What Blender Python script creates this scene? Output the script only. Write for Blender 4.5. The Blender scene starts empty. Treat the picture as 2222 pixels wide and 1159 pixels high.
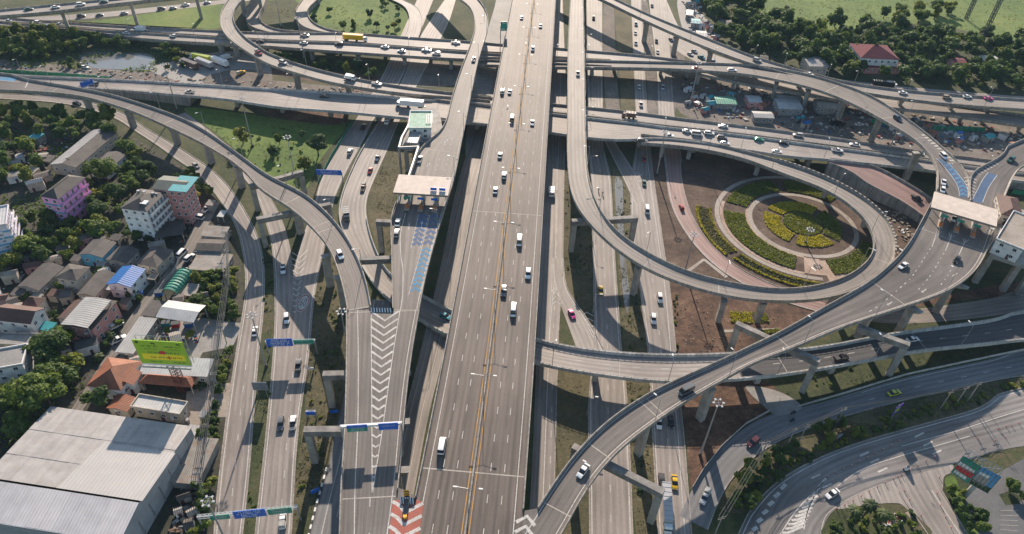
import bpy, math, random
import numpy as np
from mathutils import Vector, Matrix
random.seed(7); np.random.seed(7)
scene = bpy.context.scene
COL = scene.collection
# ------------------------------------------------------------------ camera
F_PX, CX, CY = 1529.0, 1111.0, 579.5
PITCH, ROLL, CAM_H = math.radians(40.5), math.radians(2.59), 172.0
_h = np.array([1.0, 0, 0]); _u = np.array([0, math.sin(PITCH), math.cos(PITCH)])
FWD = np.array([0, math.cos(PITCH), -math.sin(PITCH)])
RT = _h * math.cos(ROLL) + _u * math.sin(ROLL); UPV = -_h * math.sin(ROLL) + _u * math.cos(ROLL)
cam_d = bpy.data.cameras.new('camera'); cam = bpy.data.objects.new('camera', cam_d); COL.objects.link(cam)
cam_d.sensor_width = 36.0; cam_d.lens = 36.0 * F_PX / 2222.0; cam_d.clip_end = 6000; cam_d.clip_start = 1
_m = Matrix.Identity(4)
for i in range(3):
    _m[i][0] = RT[i]; _m[i][1] = UPV[i]; _m[i][2] = -FWD[i]
_m[2][3] = CAM_H
cam.matrix_world = _m
scene.camera = cam
# ------------------------------------------------------------------ sky, sun, exposure
SUN_EL, SUN_AZ = math.radians(25.0), math.radians(3.0)
w = bpy.data.worlds.new('World'); scene.world = w; w.use_nodes = True
nt = w.node_tree; nt.nodes.clear()
sky = nt.nodes.new('ShaderNodeTexSky'); sky.sky_type = 'NISHITA'; sky.sun_disc = False
sky.sun_elevation = SUN_EL; sky.sun_rotation = -SUN_AZ; sky.air_density = 1.4; sky.dust_density = 0.8; sky.ozone_density = 2.5
bg = nt.nodes.new('ShaderNodeBackground'); bg.inputs['Strength'].default_value = 0.09
ow = nt.nodes.new('ShaderNodeOutputWorld')
nt.links.new(sky.outputs[0], bg.inputs[0]); nt.links.new(bg.outputs[0], ow.inputs[0])
sl = bpy.data.lights.new('sun', 'SUN'); sl.energy = 5.0; sl.angle = math.radians(0.6); sl.color = (1.0, 0.84, 0.69)
so = bpy.data.objects.new('sun', sl); COL.objects.link(so); so.location = (0, 0, 300)
so.rotation_euler = Vector((math.sin(SUN_AZ) * math.cos(SUN_EL), -math.cos(SUN_AZ) * math.cos(SUN_EL), -math.sin(SUN_EL))).to_track_quat('-Z', 'Y').to_euler()
scene.view_settings.view_transform = 'Standard'; scene.view_settings.look = 'None'
scene.view_settings.exposure = 0.84; scene.view_settings.gamma = 1.0
# ------------------------------------------------------------------ helpers
def U(x, y, z=0.0):
    """photo pixel -> point of the horizontal plane at height z"""
    d = RT * ((x - CX) / F_PX) + FWD + UPV * ((CY - y) / F_PX)
    t = (z - CAM_H) / d[2]
    return np.array([d[0] * t, d[1] * t, z])
KX = {'1': 0, '2': 540, '3': 1080, '4': 1622}; KY = {'a': 0, 'b': 380, 'c': 759}
def q(k, *pts):
    """points read off an enlarged crop of the photograph"""
    return [(KX[k[1]] + x / 2.8967, KY[k[0]] + y / 2.8967) for x, y in pts]
def lin(c):
    return tuple((v / 12.92 if v <= 0.04045 else ((v + 0.055) / 1.055) ** 2.4) for v in c)
def tag(o, label=None, cat=None, group=None, kind=None):
    if label: o['label'] = label
    if cat: o['category'] = cat
    if group: o['group'] = group
    if kind: o['kind'] = kind
    return o
def empty(name, loc, rz=0.0, label=None, cat=None, group=None):
    o = bpy.data.objects.new(name, None); COL.objects.link(o); o.location = loc; o.rotation_euler = (0, 0, rz)
    o.empty_display_size = 0.5
    return tag(o, label, cat, group)
def link(name, mesh, parent=None, loc=None, rz=0.0, scale=None):
    o = bpy.data.objects.new(name, mesh); COL.objects.link(o)
    if parent is not None: o.parent = parent
    if loc is not None: o.location = loc
    if rz: o.rotation_euler = (0, 0, rz)
    if scale is not None: o.scale = scale if hasattr(scale, '__len__') else (scale,) * 3
    return o
class MB:
    """collects shapes for ONE mesh object"""
    def __init__(s): s.v = []; s.f = []; s.m = []; s.uv = []; s.smooth = False
    def quad(s, a, b, c, d, m=0, uv=None):
        i = len(s.v); s.v += [tuple(a), tuple(b), tuple(c), tuple(d)]; s.f.append((i, i + 1, i + 2, i + 3)); s.m.append(m)
        s.uv.append(uv or [(p[0], p[1]) for p in (a, b, c, d)])
    def poly(s, pts, m=0):
        i = len(s.v); s.v += [tuple(p) for p in pts]; s.f.append(tuple(range(i, i + len(pts)))); s.m.append(m)
        s.uv.append([(p[0], p[1]) for p in pts])
    def box(s, c, size, rz=0.0, m=0, taper=(1, 1)):
        x, y, z = size[0] / 2, size[1] / 2, size[2] / 2; cr, sr = math.cos(rz), math.sin(rz)
        P = []
        for k, (sx, sy, sz) in enumerate([(-1,-1,-1),(1,-1,-1),(1,1,-1),(-1,1,-1),(-1,-1,1),(1,-1,1),(1,1,1),(-1,1,1)]):
            tx, ty = taper if sz > 0 else (1, 1)
            a, b = sx * x * tx, sy * y * ty
            P.append((c[0] + a * cr - b * sr, c[1] + a * sr + b * cr, c[2] + sz * z))
        for f in ((0,3,2,1),(4,5,6,7),(0,1,5,4),(1,2,6,5),(2,3,7,6),(3,0,4,7)): s.quad(*[P[j] for j in f], m=m)
    def bar(s, a, b, r, m=0, n=6, r2=None):
        a = Vector(a); b = Vector(b); d = (b - a)
        if d.length < 1e-6: return
        k = d.to_track_quat('Z', 'Y'); r2 = r if r2 is None else r2
        A = [a + k @ Vector((r * math.cos(t), r * math.sin(t), 0)) for t in [2 * math.pi * i / n for i in range(n)]]
        B = [b + k @ Vector((r2 * math.cos(t), r2 * math.sin(t), 0)) for t in [2 * math.pi * i / n for i in range(n)]]
        for i in range(n): j = (i + 1) % n; s.quad(A[i], A[j], B[j], B[i], m=m)
        s.poly(A[::-1], m); s.poly(B, m)
    def prism(s, pts, z0, z1, m=0, mt=None):
        """vertical prism over a counter-clockwise or clockwise outline"""
        ar = sum(pts[i][0] * pts[(i + 1) % len(pts)][1] - pts[(i + 1) % len(pts)][0] * pts[i][1] for i in range(len(pts)))
        if ar < 0: pts = pts[::-1]
        n = len(pts)
        for i in range(n):
            a, b = pts[i], pts[(i + 1) % n]
            s.quad((a[0], a[1], z0), (b[0], b[1], z0), (b[0], b[1], z1), (a[0], a[1], z1), m)
        s.poly([(p[0], p[1], z1) for p in pts], m if mt is None else mt); s.poly([(p[0], p[1], z0) for p in pts[::-1]], m)
    def mesh(s, name, mats):
        me = bpy.data.meshes.new(name); me.from_pydata([tuple(float(c) for c in v) for v in s.v], [], s.f)
        for mt in (mats if isinstance(mats, (list, tuple)) else [mats]): me.materials.append(mt)
        if s.f:
            me.polygons.foreach_set('material_index', s.m)
            ul = me.uv_layers.new(name='UVMap'); ul.data.foreach_set('uv', [float(c) for f in s.uv for p in f for c in p])
            if s.smooth: me.polygons.foreach_set('use_smooth', [True] * len(s.f))
        me.update(); return me
    def build(s, name, mats, parent=None, **k):
        o = link(name, s.mesh(name, mats), parent)
        return tag(o, **k) if k else o
# ------------------------------------------------------------------ materials
class NT:
    def __init__(s, name):
        s.mat = bpy.data.materials.new(name); s.mat.use_nodes = True; s.t = s.mat.node_tree; s.b = s.t.nodes['Principled BSDF']
    def n(s, ty, **k):
        nd = s.t.nodes.new(ty)
        for a, v in k.items(): setattr(nd, a, v)
        return nd
    def l(s, a, b): s.t.links.new(a, b)
    def noise(s, vec, scale, detail=4, rough=0.55):
        nd = s.n('ShaderNodeTexNoise'); nd.inputs['Scale'].default_value = scale; nd.inputs['Detail'].default_value = detail
        nd.inputs['Roughness'].default_value = rough; s.l(vec, nd.inputs['Vector']); return nd.outputs['Fac']
    def ramp(s, fac, stops):
        nd = s.n('ShaderNodeValToRGB'); cr = nd.color_ramp
        while len(cr.elements) < len(stops): cr.elements.new(0.5)
        for e, (p, c) in zip(cr.elements, stops): e.position = p; e.color = (*c, 1) if len(c) == 3 else c
        s.l(fac, nd.inputs[0]); return nd.outputs[0]
    def mul(s, a, b, f=1.0, mode='MULTIPLY'):
        nd = s.n('ShaderNodeMix', data_type='RGBA', blend_type=mode)
        if hasattr(f, 'node'): s.l(f, nd.inputs[0])
        else: nd.inputs[0].default_value = f
        for i, x in ((6, a), (7, b)):
            if hasattr(x, 'node'): s.l(x, nd.inputs[i])
            else: nd.inputs[i].default_value = (*x, 1)
        return nd.outputs[2]
    def math(s, op, a, b=0.0):
        nd = s.n('ShaderNodeMath', operation=op)
        for i, x in ((0, a), (1, b)):
            if hasattr(x, 'node'): s.l(x, nd.inputs[i])
            else: nd.inputs[i].default_value = x
        return nd.outputs[0]
    def bump(s, h, dist, strength=0.5):
        nd = s.n('ShaderNodeBump'); nd.inputs['Distance'].default_value = dist; nd.inputs['Strength'].default_value = strength
        s.l(h, nd.inputs['Height']); s.l(nd.outputs[0], s.b.inputs['Normal'])
    def col(s, c): s.l(c, s.b.inputs['Base Color'])
def flat(name, c, rough=0.6, metal=0.0, var=0.12, scale=0.6):
    """plain paint / concrete with mottling"""
    t = NT(name); t.b.inputs['Roughness'].default_value = rough; t.b.inputs['Metallic'].default_value = metal
    if var > 0:
        g = t.n('ShaderNodeNewGeometry').outputs['Position']
        n = t.noise(g, scale, 5); k = t.ramp(n, [(0.25, (1 - var * 2,) * 3), (0.75, (1 + var,) * 3)])
        t.col(t.mul(k, c))
    else: t.b.inputs['Base Color'].default_value = (*c, 1)
    return t.mat
def road_mat(name, c, streak=0.3, patch=0.3, lane=3.5):
    t = NT(name); t.b.inputs['Roughness'].default_value = 0.7; t.b.inputs['Specular IOR Level'].default_value = 0.38
    uv = t.n('ShaderNodeUVMap', uv_map='UVMap').outputs[0]
    mp = t.n('ShaderNodeMapping'); mp.inputs['Scale'].default_value = (1.1, 0.012, 1); t.l(uv, mp.inputs[0])
    st = t.ramp(t.noise(mp.outputs[0], 1.0, 3), [(0.3, (1 - streak,) * 3), (0.7, (1 + streak * 0.7,) * 3)])
    sx = t.n('ShaderNodeSeparateXYZ'); t.l(uv, sx.inputs[0])
    wv = t.math('COSINE', t.math('MULTIPLY', sx.outputs[0], 2 * math.pi * 2 / lane))
    wt = t.math('ADD', t.math('MULTIPLY', wv, 0.11), 1.0)
    g = t.n('ShaderNodeNewGeometry').outputs['Position']
    pt = t.ramp(t.noise(g, 0.035, 4), [(0.3, (1 - patch,) * 3), (0.7, (1 + patch * 0.5,) * 3)])
    fn = t.ramp(t.noise(g, 1.3, 6, 0.7), [(0.3, (0.9,) * 3), (0.7, (1.07,) * 3)])
    cc = t.mul(t.mul(t.mul(t.mul(c, st), pt), fn), wt)
    # slab joints across the road and dark repair patches
    mp2 = t.n('ShaderNodeMapping'); mp2.inputs['Scale'].default_value = (0.14, 0.05, 1); t.l(uv, mp2.inputs[0])
    vo = t.n('ShaderNodeTexVoronoi'); vo.distance = 'CHEBYCHEV'; vo.inputs['Scale'].default_value = 1.0; t.l(mp2.outputs[0], vo.inputs['Vector'])
    pc = t.ramp(vo.outputs['Color'], [(0.0, (0.86,) * 3), (0.25, (0.97,) * 3), (1.0, (1.05,) * 3)])
    mp3 = t.n('ShaderNodeMapping'); mp3.inputs['Scale'].default_value = (0.55, 0.05, 1); t.l(uv, mp3.inputs[0])
    ob = t.ramp(t.noise(mp3.outputs[0], 1.0, 6, 0.7), [(0.36, (0.74,) * 3), (0.5, (1.0,) * 3)])
    t.col(t.mul(t.mul(cc, pc), ob))
    t.bump(t.noise(g, 6.0, 3), 0.01, 0.3)
    return t.mat
def paint_mat(name, c, wear=0.35):
    """road paint scuffed through to the asphalt"""
    t = NT(name); t.b.inputs['Roughness'].default_value = 0.8; t.b.inputs['Specular IOR Level'].default_value = 0.15
    g = t.n('ShaderNodeNewGeometry').outputs['Position']
    f = t.ramp(t.noise(g, 2.3, 8, 0.8), [(0.44 - wear * 0.2, (0.85,) * 3), (0.5, (0.12,) * 3), (0.62, (0,) * 3)])
    d = t.ramp(t.noise(g, 0.25, 4, 0.6), [(0.3, (0.72,) * 3), (0.7, (1.05,) * 3)])
    t.col(t.mul(t.mul(c, d), (0.16, 0.148, 0.138), f, 'MIX')); return t.mat
def cast_mat(name, c, seg=4.0, stain=0.45):
    """cast concrete in segments with dark joints and run-off stains; v runs along the road"""
    t = NT(name); t.b.inputs['Roughness'].default_value = 0.85; uv = t.n('ShaderNodeUVMap', uv_map='UVMap').outputs[0]; sx = t.n('ShaderNodeSeparateXYZ'); t.l(uv, sx.inputs[0]); g = t.n('ShaderNodeNewGeometry').outputs['Position']
    fr = t.math('FRACT', t.math('DIVIDE', sx.outputs[1], seg)); j = t.ramp(fr, [(0.0, (0.45,) * 3), (0.03, (1,) * 3), (0.97, (1,) * 3), (1.0, (0.45,) * 3)])
    wn = t.n('ShaderNodeTexWhiteNoise', noise_dimensions='1D'); t.l(t.math('FLOOR', t.math('DIVIDE', sx.outputs[1], seg)), wn.inputs['W']); sg = t.ramp(wn.outputs[0], [(0, (0.86,) * 3), (1, (1.1,) * 3)])
    mp = t.n('ShaderNodeMapping'); mp.inputs['Scale'].default_value = (0.9, 0.9, 0.06); t.l(g, mp.inputs[0]); st = t.ramp(t.noise(mp.outputs[0], 1.1, 5, 0.65), [(0.32, (1 - stain,) * 3), (0.6, (1.06,) * 3)]); n_ = t.ramp(t.noise(g, 0.35, 5), [(0.25, (0.72,) * 3), (0.75, (1.15,) * 3)])
    t.col(t.mul(t.mul(t.mul(t.mul(c, j), sg), st), n_)); return t.mat
M = {}
M['main'] = road_mat('main_asphalt', (0.116, 0.094, 0.082), 0.4, 0.3)
M['ramp'] = road_mat('ramp_asphalt', (0.142, 0.126, 0.116), 0.3, 0.3)
M['loop'] = road_mat('loop_concrete', (0.245, 0.218, 0.192), 0.22, 0.25)
M['concrete_road'] = road_mat('concrete_road', (0.28, 0.25, 0.225), 0.2, 0.3)
M['ground_road'] = road_mat('ground_asphalt', (0.25, 0.22, 0.198), 0.22, 0.3)
M['old_road'] = road_mat('old_asphalt', (0.17, 0.17, 0.172), 0.12, 0.3)
M['fresh_asphalt_and_ramp_shade'] = road_mat('fresh_asphalt_and_ramp_shade', (0.07, 0.07, 0.074), 0.2, 0.25)  # dark asphalt, deepened to carry the shade of the toll ramp
M['corner_lane'] = road_mat('corner_lane_asphalt', (0.2, 0.188, 0.18), 0.25, 0.35)
M['corner'] = road_mat('corner_asphalt', (0.30, 0.268, 0.24), 0.18, 0.3)
M['pink_road'] = road_mat('pink_paving', (0.29, 0.185, 0.162), 0.2, 0.3)
M['lane'] = road_mat('village_lane', (0.2, 0.178, 0.155), 0.15, 0.35)
M['concrete'] = flat('weathered_concrete', (0.34, 0.32, 0.29), 0.85, 0, 0.22, 0.35)
M['concrete_dark'] = flat('stained_concrete', (0.25, 0.235, 0.215), 0.85, 0, 0.3, 0.4)
M['barrier'] = cast_mat('barrier_concrete', (0.34, 0.31, 0.275)); M['deck_concrete'] = cast_mat('deck_concrete', (0.34, 0.32, 0.29), 8.0)
M['white_barrier'] = cast_mat('pale_barrier', (0.5, 0.485, 0.46), 3.0, 0.3)
M['white_paint'] = paint_mat('white_road_paint', (0.62, 0.60, 0.56))
M['yellow_paint'] = paint_mat('yellow_road_paint', (0.58, 0.31, 0.06), 0.25)
M['blue_paint'] = paint_mat('blue_road_paint', (0.045, 0.125, 0.26), 0.1)
M['light_blue_paint'] = paint_mat('light_blue_road_paint', (0.06, 0.31, 0.56), -0.2)
M['vivid_blue_paint'] = paint_mat('vivid_blue_road_paint', (0.0, 0.13, 0.4), -0.4)
M['red_paint'] = paint_mat('red_road_paint', (0.42, 0.12, 0.085), 0.45)
M['joint'] = paint_mat('pale_joint', (0.5, 0.46, 0.4), 0.35)
M['black'] = flat('black_paint', (0.018, 0.018, 0.02), 0.5, 0, 0.0)
M['yellow'] = flat('yellow_sheet', (0.75, 0.42, 0.03), 0.5, 0, 0.05)
M['white'] = flat('white_coat', (0.72, 0.71, 0.69), 0.5, 0, 0.08)
M['steel'] = flat('galvanised_steel', (0.42, 0.43, 0.44), 0.45, 0.5, 0.12)
M['dark_steel'] = flat('dark_steel', (0.09, 0.095, 0.1), 0.5, 0.4, 0.1)
# ------------------------------------------------------------------ ribbons: roads and decks traced by their two edges
def cat_rom(P, per=14):
    P = np.asarray(P, float)
    if len(P) == 2: return np.array([P[0] + (P[1] - P[0]) * t for t in np.linspace(0, 1, 40)])
    Q = np.vstack([2 * P[0] - P[1], P, 2 * P[-1] - P[-2]]); out = []
    for i in range(1, len(Q) - 2):
        a, b, c, d = Q[i - 1], Q[i], Q[i + 1], Q[i + 2]
        for t in np.linspace(0, 1, per, endpoint=False):
            out.append(0.5 * ((2 * b) + (c - a) * t + (2 * a - 5 * b + 4 * c - d) * t * t + (3 * b - a - 3 * c + d) * t ** 3))
    out.append(P[-1]); return np.array(out)
def resample(P, step):
    s = np.concatenate([[0], np.cumsum(np.linalg.norm(np.diff(P[:, :2], axis=0), axis=1))])
    n = max(2, int(s[-1] / step) + 1); t = np.linspace(0, s[-1], n)
    return np.stack([np.interp(t, s, P[:, k]) for k in range(P.shape[1])], 1)
def smooth(A, sig):
    n = len(A); k = max(1, int(3 * sig)); k = min(k, n - 1)
    pre = 2 * A[0] - A[1:k + 1][::-1]; post = 2 * A[-1] - A[-k - 1:-1][::-1]
    B = np.concatenate([pre, A, post]); g = np.exp(-0.5 * (np.arange(-k, k + 1) / sig) ** 2); g /= g.sum()
    return np.stack([np.convolve(B[:, j], g, 'valid') for j in range(B.shape[1])], 1)
def zat(zp, f):
    if not hasattr(zp, '__len__'): return float(zp)
    return float(np.interp(f, [a for a, _ in zp], [b for _, b in zp]))
class Rib:
    def __init__(s, L, R, zp, ext=(0, 0), step=2.0, sig=3.0, width=None, grow=0.0):
        E = []
        for pts in (L, R):
            P = np.array(pts, float); d = np.concatenate([[0], np.cumsum(np.linalg.norm(np.diff(P, axis=0), axis=1))]); d /= d[-1]
            E.append(resample(cat_rom([U(x, y, zat(zp, f)) for (x, y), f in zip(pts, d)]), 0.8))
        A, B = E; mid = []
        for i, a in enumerate(A):
            D = np.linalg.norm(B[:, :2] - a[:2], axis=1); j = int(D.argmin())
            if (j == 0 or j == len(B) - 1) and 0 < i < len(A) - 1 and D[j] > 1.15 * np.linalg.norm(A[0 if j == 0 else -1][:2] - B[j][:2]): continue
            m = (a + B[j]) / 2; mid.append((*m, D[j] / 2))
        X = resample(np.array(mid), step); X = smooth(X, sig)
        if ext[0]:
            d = X[0] - X[min(4, len(X) - 1)]; d[2:] = 0; d /= np.linalg.norm(d); n = int(ext[0] / step)
            X = np.vstack([[X[0] + d * step * (n - k) for k in range(n)], X])
        if ext[1]:
            d = X[-1] - X[max(-5, -len(X))]; d[2:] = 0; d /= np.linalg.norm(d); n = int(ext[1] / step)
            X = np.vstack([X, [X[-1] + d * step * (k + 1) for k in range(n)]])
        X = resample(X, step); s.c = X[:, :3]; s.w = X[:, 3] + grow
        if width: s.w = np.full(len(X), width / 2.0)
        s.s = np.concatenate([[0], np.cumsum(np.linalg.norm(np.diff(X[:, :2], axis=0), axis=1))]); s.len = s.s[-1]
        t = np.gradient(X[:, :2], axis=0); t /= np.linalg.norm(t, axis=1)[:, None]; s.t = t
        s.n = np.stack([-t[:, 1], t[:, 0]], 1)
        k = len(A) // 2; jj = int(np.linalg.norm(s.c[:, :2] - A[k][:2], axis=1).argmin())
        if np.dot(A[k][:2] - s.c[jj][:2], s.n[jj]) < 0: s.n = -s.n      # n points to the L edge
    def i(s, arr, x): return np.array([np.interp(x, s.s, arr[:, k]) for k in range(arr.shape[1])])
    def hw(s, x): return float(np.interp(x, s.s, s.w))
    def pt(s, x, off=0.0, dz=0.0):
        c = s.i(s.c, x); n = s.i(s.n, x); n = n / np.linalg.norm(n)
        ex = 0.0
        if x < 0 or x > s.len: ex = x if x < 0 else x - s.len
        t = s.i(s.t, x)
        return np.array([c[0] + n[0] * off + t[0] * ex, c[1] + n[1] * off + t[1] * ex, c[2] + dz])
    def ang(s, x): t = s.i(s.t, x); return math.atan2(t[1], t[0])
    def near(s, p):
        D = np.linalg.norm(s.c[:, :2] - np.asarray(p)[:2], axis=1); j = int(D.argmin()); return s.s[j], float(s.c[j][2]), j
    def at_px(s, x, y, dz=0.0):
        """pixel -> (arc length, offset) on this road"""
        z = float(s.c[len(s.c) // 2][2])
        for _ in range(6):
            p = U(x, y, z + dz); a, z, j = s.near(p)
        d = p[:2] - s.c[j][:2]; return a + float(np.dot(d, s.t[j])), float(np.dot(d, s.n[j])), z
    def grid(s, s0=None, s1=None, step=2.0):
        s0 = 0 if s0 is None else max(0, s0); s1 = s.len if s1 is None else min(s.len, s1)
        return np.linspace(s0, s1, max(2, int((s1 - s0) / step) + 1))
    def strip(s, mb, s0, s1, oa, ob, dz, m=0, step=2.0):
        """sheet on the road between two offsets (numbers or functions of arc length)"""
        g = s.grid(s0, s1, step); fa = oa if callable(oa) else (lambda x: oa); fb = ob if callable(ob) else (lambda x: ob)
        A = [s.pt(x, fa(x), dz) for x in g]; B = [s.pt(x, fb(x), dz) for x in g]
        for k in range(len(g) - 1):
            P = [A[k], A[k + 1], B[k + 1], B[k]]
            uv = [(fa(g[k]), g[k]), (fa(g[k + 1]), g[k + 1]), (fb(g[k + 1]), g[k + 1]), (fb(g[k]), g[k])]
            e1 = P[1] - P[0]; e2 = P[3] - P[0]
            if e1[0] * e2[1] - e1[1] * e2[0] < 0: P = P[::-1]; uv = uv[::-1]
            mb.quad(*P, m=m, uv=uv)
    def loft(s, mb, prof, s0=None, s1=None, m=0, caps=True, step=2.0, mats=None):
        """extrude a closed (offset, dz) outline, prof(x) -> list, along the road"""
        g = s.grid(s0, s1, step); rings = []
        for x in g: pr = prof(x); rings.append([s.pt(x, o, d) for o, d in pr]); 
        n = len(rings[0]); pr0 = prof(g[0])
        for k in range(len(g) - 1):
            for j in range(n):
                jj = (j + 1) % n
                mb.quad(rings[k][j], rings[k + 1][j], rings[k + 1][jj], rings[k][jj], m=(mats[j] if mats else m),
                        uv=[(pr0[j][0], g[k]), (pr0[j][0], g[k + 1]), (pr0[jj][0], g[k + 1]), (pr0[jj][0], g[k])])
        if caps: mb.poly(rings[0][::-1], m); mb.poly(rings[-1], m)
def fixn(o):
    import bmesh
    bm = bmesh.new(); bm.from_mesh(o.data); bmesh.ops.recalc_face_normals(bm, faces=bm.faces); bm.to_mesh(o.data); bm.free()
RIB = {}
# ------------------------------------------------------------------ every road traced from the photograph (edges, heights in metres)
def R_(key, L, R, zp, **k): RIB[key] = Rib(L, R, zp, **k); return RIB[key]
# main expressway, straight
R_('main', [(1111, 0), (1036, 380), (963, 759), (912.8, 1018)], [(1206, 0), (1184.5, 388), (1162.5, 775), (1142, 1040)], 17.0, ext=(240, 60), sig=8, width=26.6)
# upper left ramp down to the gore
R_('left_ramp', q('a1', (0,478),(200,510),(500,560),(700,600),(900,660),(1100,730),(1250,800),(1400,900),(1550,1010),(1700,1120)) + q('b2', (330,110),(480,230),(600,370),(690,530),(745,690),(770,835)),
   q('a1', (0,570),(350,592),(520,612),(700,662),(850,712),(1050,802),(1200,872),(1400,982),(1550,1092)) + q('b2', (75,105),(250,205),(430,370),(520,490),(590,700),(620,850)),
   [(0,10.5),(0.42,10.6),(0.6,13),(0.78,15.4),(0.9,16.7),(1,17)], ext=(60, 0))
R_('toll_road', q('a2', (1330,0),(1380,40),(1410,90),(1420,180),(1390,290),(1340,420),(1300,540),(1265,660),(1250,740),(1210,830),(1140,890),(1060,960),(1030,1100)) + q('b2', (905,215),(900,500),(905,840)),
   q('a2', (1440,0),(1480,50),(1505,120),(1500,200),(1470,300),(1440,400),(1410,540),(1375,720),(1330,950),(1285,1159)) + q('b2', (1250,160),(1170,430),(1110,660),(1068,875)), 17.0, ext=(60, 0), sig=2.5)
R_('merged', [(754, 673), (753, 759), (748, 952), (740, 1035), (737, 1159)], [(908.5, 688), (893.8, 770), (880, 880), (873, 966), (866, 1063), (852, 1159)], 16.985, ext=(2.1, 30), sig=4)
R_('right_ramp', q('c3', (250,1000),(300,930),(380,790),(500,640),(640,490),(800,370),(960,270),(1130,190),(1300,115),(1450,50),(1550,0)) + q('b4', (0,1085),(180,1005),(400,880),(620,760),(800,655),(920,550),(1010,440),(1090,290),(1150,180)),
   q('c3', (440,1100),(480,1010),(560,880),(670,730),(800,600),(950,490),(1080,395),(1250,290),(1450,180),(1600,90)) + q('b4', (300,1090),(560,975),(850,880),(1080,805),(1230,755),(1330,695),(1430,615),(1500,490),(1590,220)),
   [(0,17),(1,17)], ext=(34, 0), sig=3)
R_('ramp_north', [(2033,412),(2034,372)] + q('a4', (1160,1000),(1060,890),(900,790),(700,680),(500,590),(300,530),(100,490),(0,470)) + [(1459.7,151), (1270,148.4), (1201,148)],
   [(2104,440),(2098,378)] + q('a4', (1250,960),(1100,830),(950,720),(780,610),(600,540),(400,480),(200,440),(0,415)) + [(1459.7,138), (1270,133), (1201,131)],
   [(0,17),(0.1,16.5),(0.3,15),(0.55,11.5),(0.75,8.5),(1,7.5)], sig=3, ext=(0, 40))
R_('ramp_east', [(2104,440),(2104,378),(2118,370.4),(2156.8,349.7),(2190,330.4),(2222,320.7)], [(2169,454.7),(2179,430),(2192.7,396.7),(2206.5,371.8),(2222,356.6)], 17.0, ext=(0, 60), sig=2.5)
R_('ramp_far_east', q('a3', (690,20),(850,100),(1000,170),(1200,260),(1400,340),(1600,410)) + q('a4', (300,485),(500,535),(700,585),(1000,630),(1300,665),(1738,695)),
   q('a3', (740,0),(900,75),(1050,140),(1250,220),(1450,300),(1600,360)) + q('a4', (200,410),(400,465),(600,520),(800,550),(1000,575),(1300,600),(1738,630)),
   [(0,14.5),(0.3,12.5),(0.6,11),(1,10)], ext=(70, 40), sig=4)
R_('loop', q('a3', (455,0),(440,300),(437,700),(435,950)) + q('b3', (448,70),(480,180),(540,270),(650,390),(780,500),(900,580),(1050,650),(1250,720),(1450,770)) + q('b4', (0,790),(200,800),(400,795),(560,770),(700,725),(790,675),(870,610),(920,550),(935,460),(915,360),(870,270),(800,200),(700,125),(600,70)) + q('a4', (400,1080),(150,1000),(0,965)) + q('a3', (1500,940),(1300,897),(1100,872),(900,850)),
   q('a3', (538,0),(545,300),(550,600),(555,900)) + q('b3', (572,30),(610,160),(660,260),(740,360),(860,450),(1000,530),(1150,600),(1300,650),(1500,690)) + q('b4', (0,705),(150,725),(300,722),(450,700),(600,655),(720,580),(785,500),(800,440),(785,370),(740,290),(650,200),(530,120),(400,60)) + q('a4', (250,1110),(0,1010)) + q('a3', (1500,990),(1300,947),(1100,920),(900,905)),
   [(0,17),(0.25,17),(0.36,14.8),(0.45,12.3),(0.58,9.8),(0.7,8.6),(0.85,7.9),(1,7.6)], ext=(120, 0), sig=3)
R_('cross_north', q('a3', (340,660),(555,680),(850,710),(1100,745),(1400,780)) + q('a4', (0,800),(300,840),(600,880),(900,930),(1300,985),(1738,1040)),
   q('a3', (340,712),(555,737),(850,772),(1100,802),(1400,832)) + q('a4', (0,852),(300,892),(600,932),(900,972),(1300,1030),(1738,1090)), [(0,7.5),(0.5,7.5),(0.8,5),(1,3.5)], ext=(60, 40), sig=5)
R_('cross_south', q('a3', (340,722),(555,747),(850,782),(1100,812),(1400,842)) + q('a4', (0,862),(300,902),(600,942),(900,982),(1300,1040),(1738,1100)),
   q('a3', (335,840),(555,872),(800,890),(1000,875),(1300,907),(1500,942)) + q('a4', (0,950),(250,990),(500,1010),(800,1040),(1150,1080),(1738,1150)), [(0,7.5),(0.5,7.5),(0.8,5),(1,3.5)], ext=(60, 40), sig=3)
R_('cross_west', q('a2', (1520,662),(1270,640),(1000,625),(700,600),(400,580)) + q('a1', (1738,570),(1400,545),(1000,520),(750,508),(300,490),(0,478)),
   q('a2', (1520,790),(1270,772),(1000,752),(700,720),(400,695)) + q('a1', (1738,688),(1500,640),(1100,605),(800,580),(500,560),(0,540)), [(0,7.5),(0.35,7.2),(0.55,6),(0.75,3),(1,0.8)], ext=(16, 60), sig=5)
R_('far_cross_n', q('a3', (1150,385),(900,352),(550,325),(350,305)) + q('a2', (1590,288),(1400,265),(1200,255),(860,230),(700,213),(520,212)) + q('a1', (1738,213),(1400,200),(1000,180),(700,165),(400,145),(0,115)),
   q('a3', (1150,425),(900,402),(550,378),(350,360)) + q('a2', (1590,338),(1370,326),(1100,308),(860,288),(700,276),(500,268)) + q('a1', (1738,258),(1400,238),(1000,212),(700,195),(400,168),(0,138)), [(0,7.4),(0.4,7.5),(0.6,6.5),(0.8,3),(1,0.8)], ext=(10, 80), sig=5)
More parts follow.
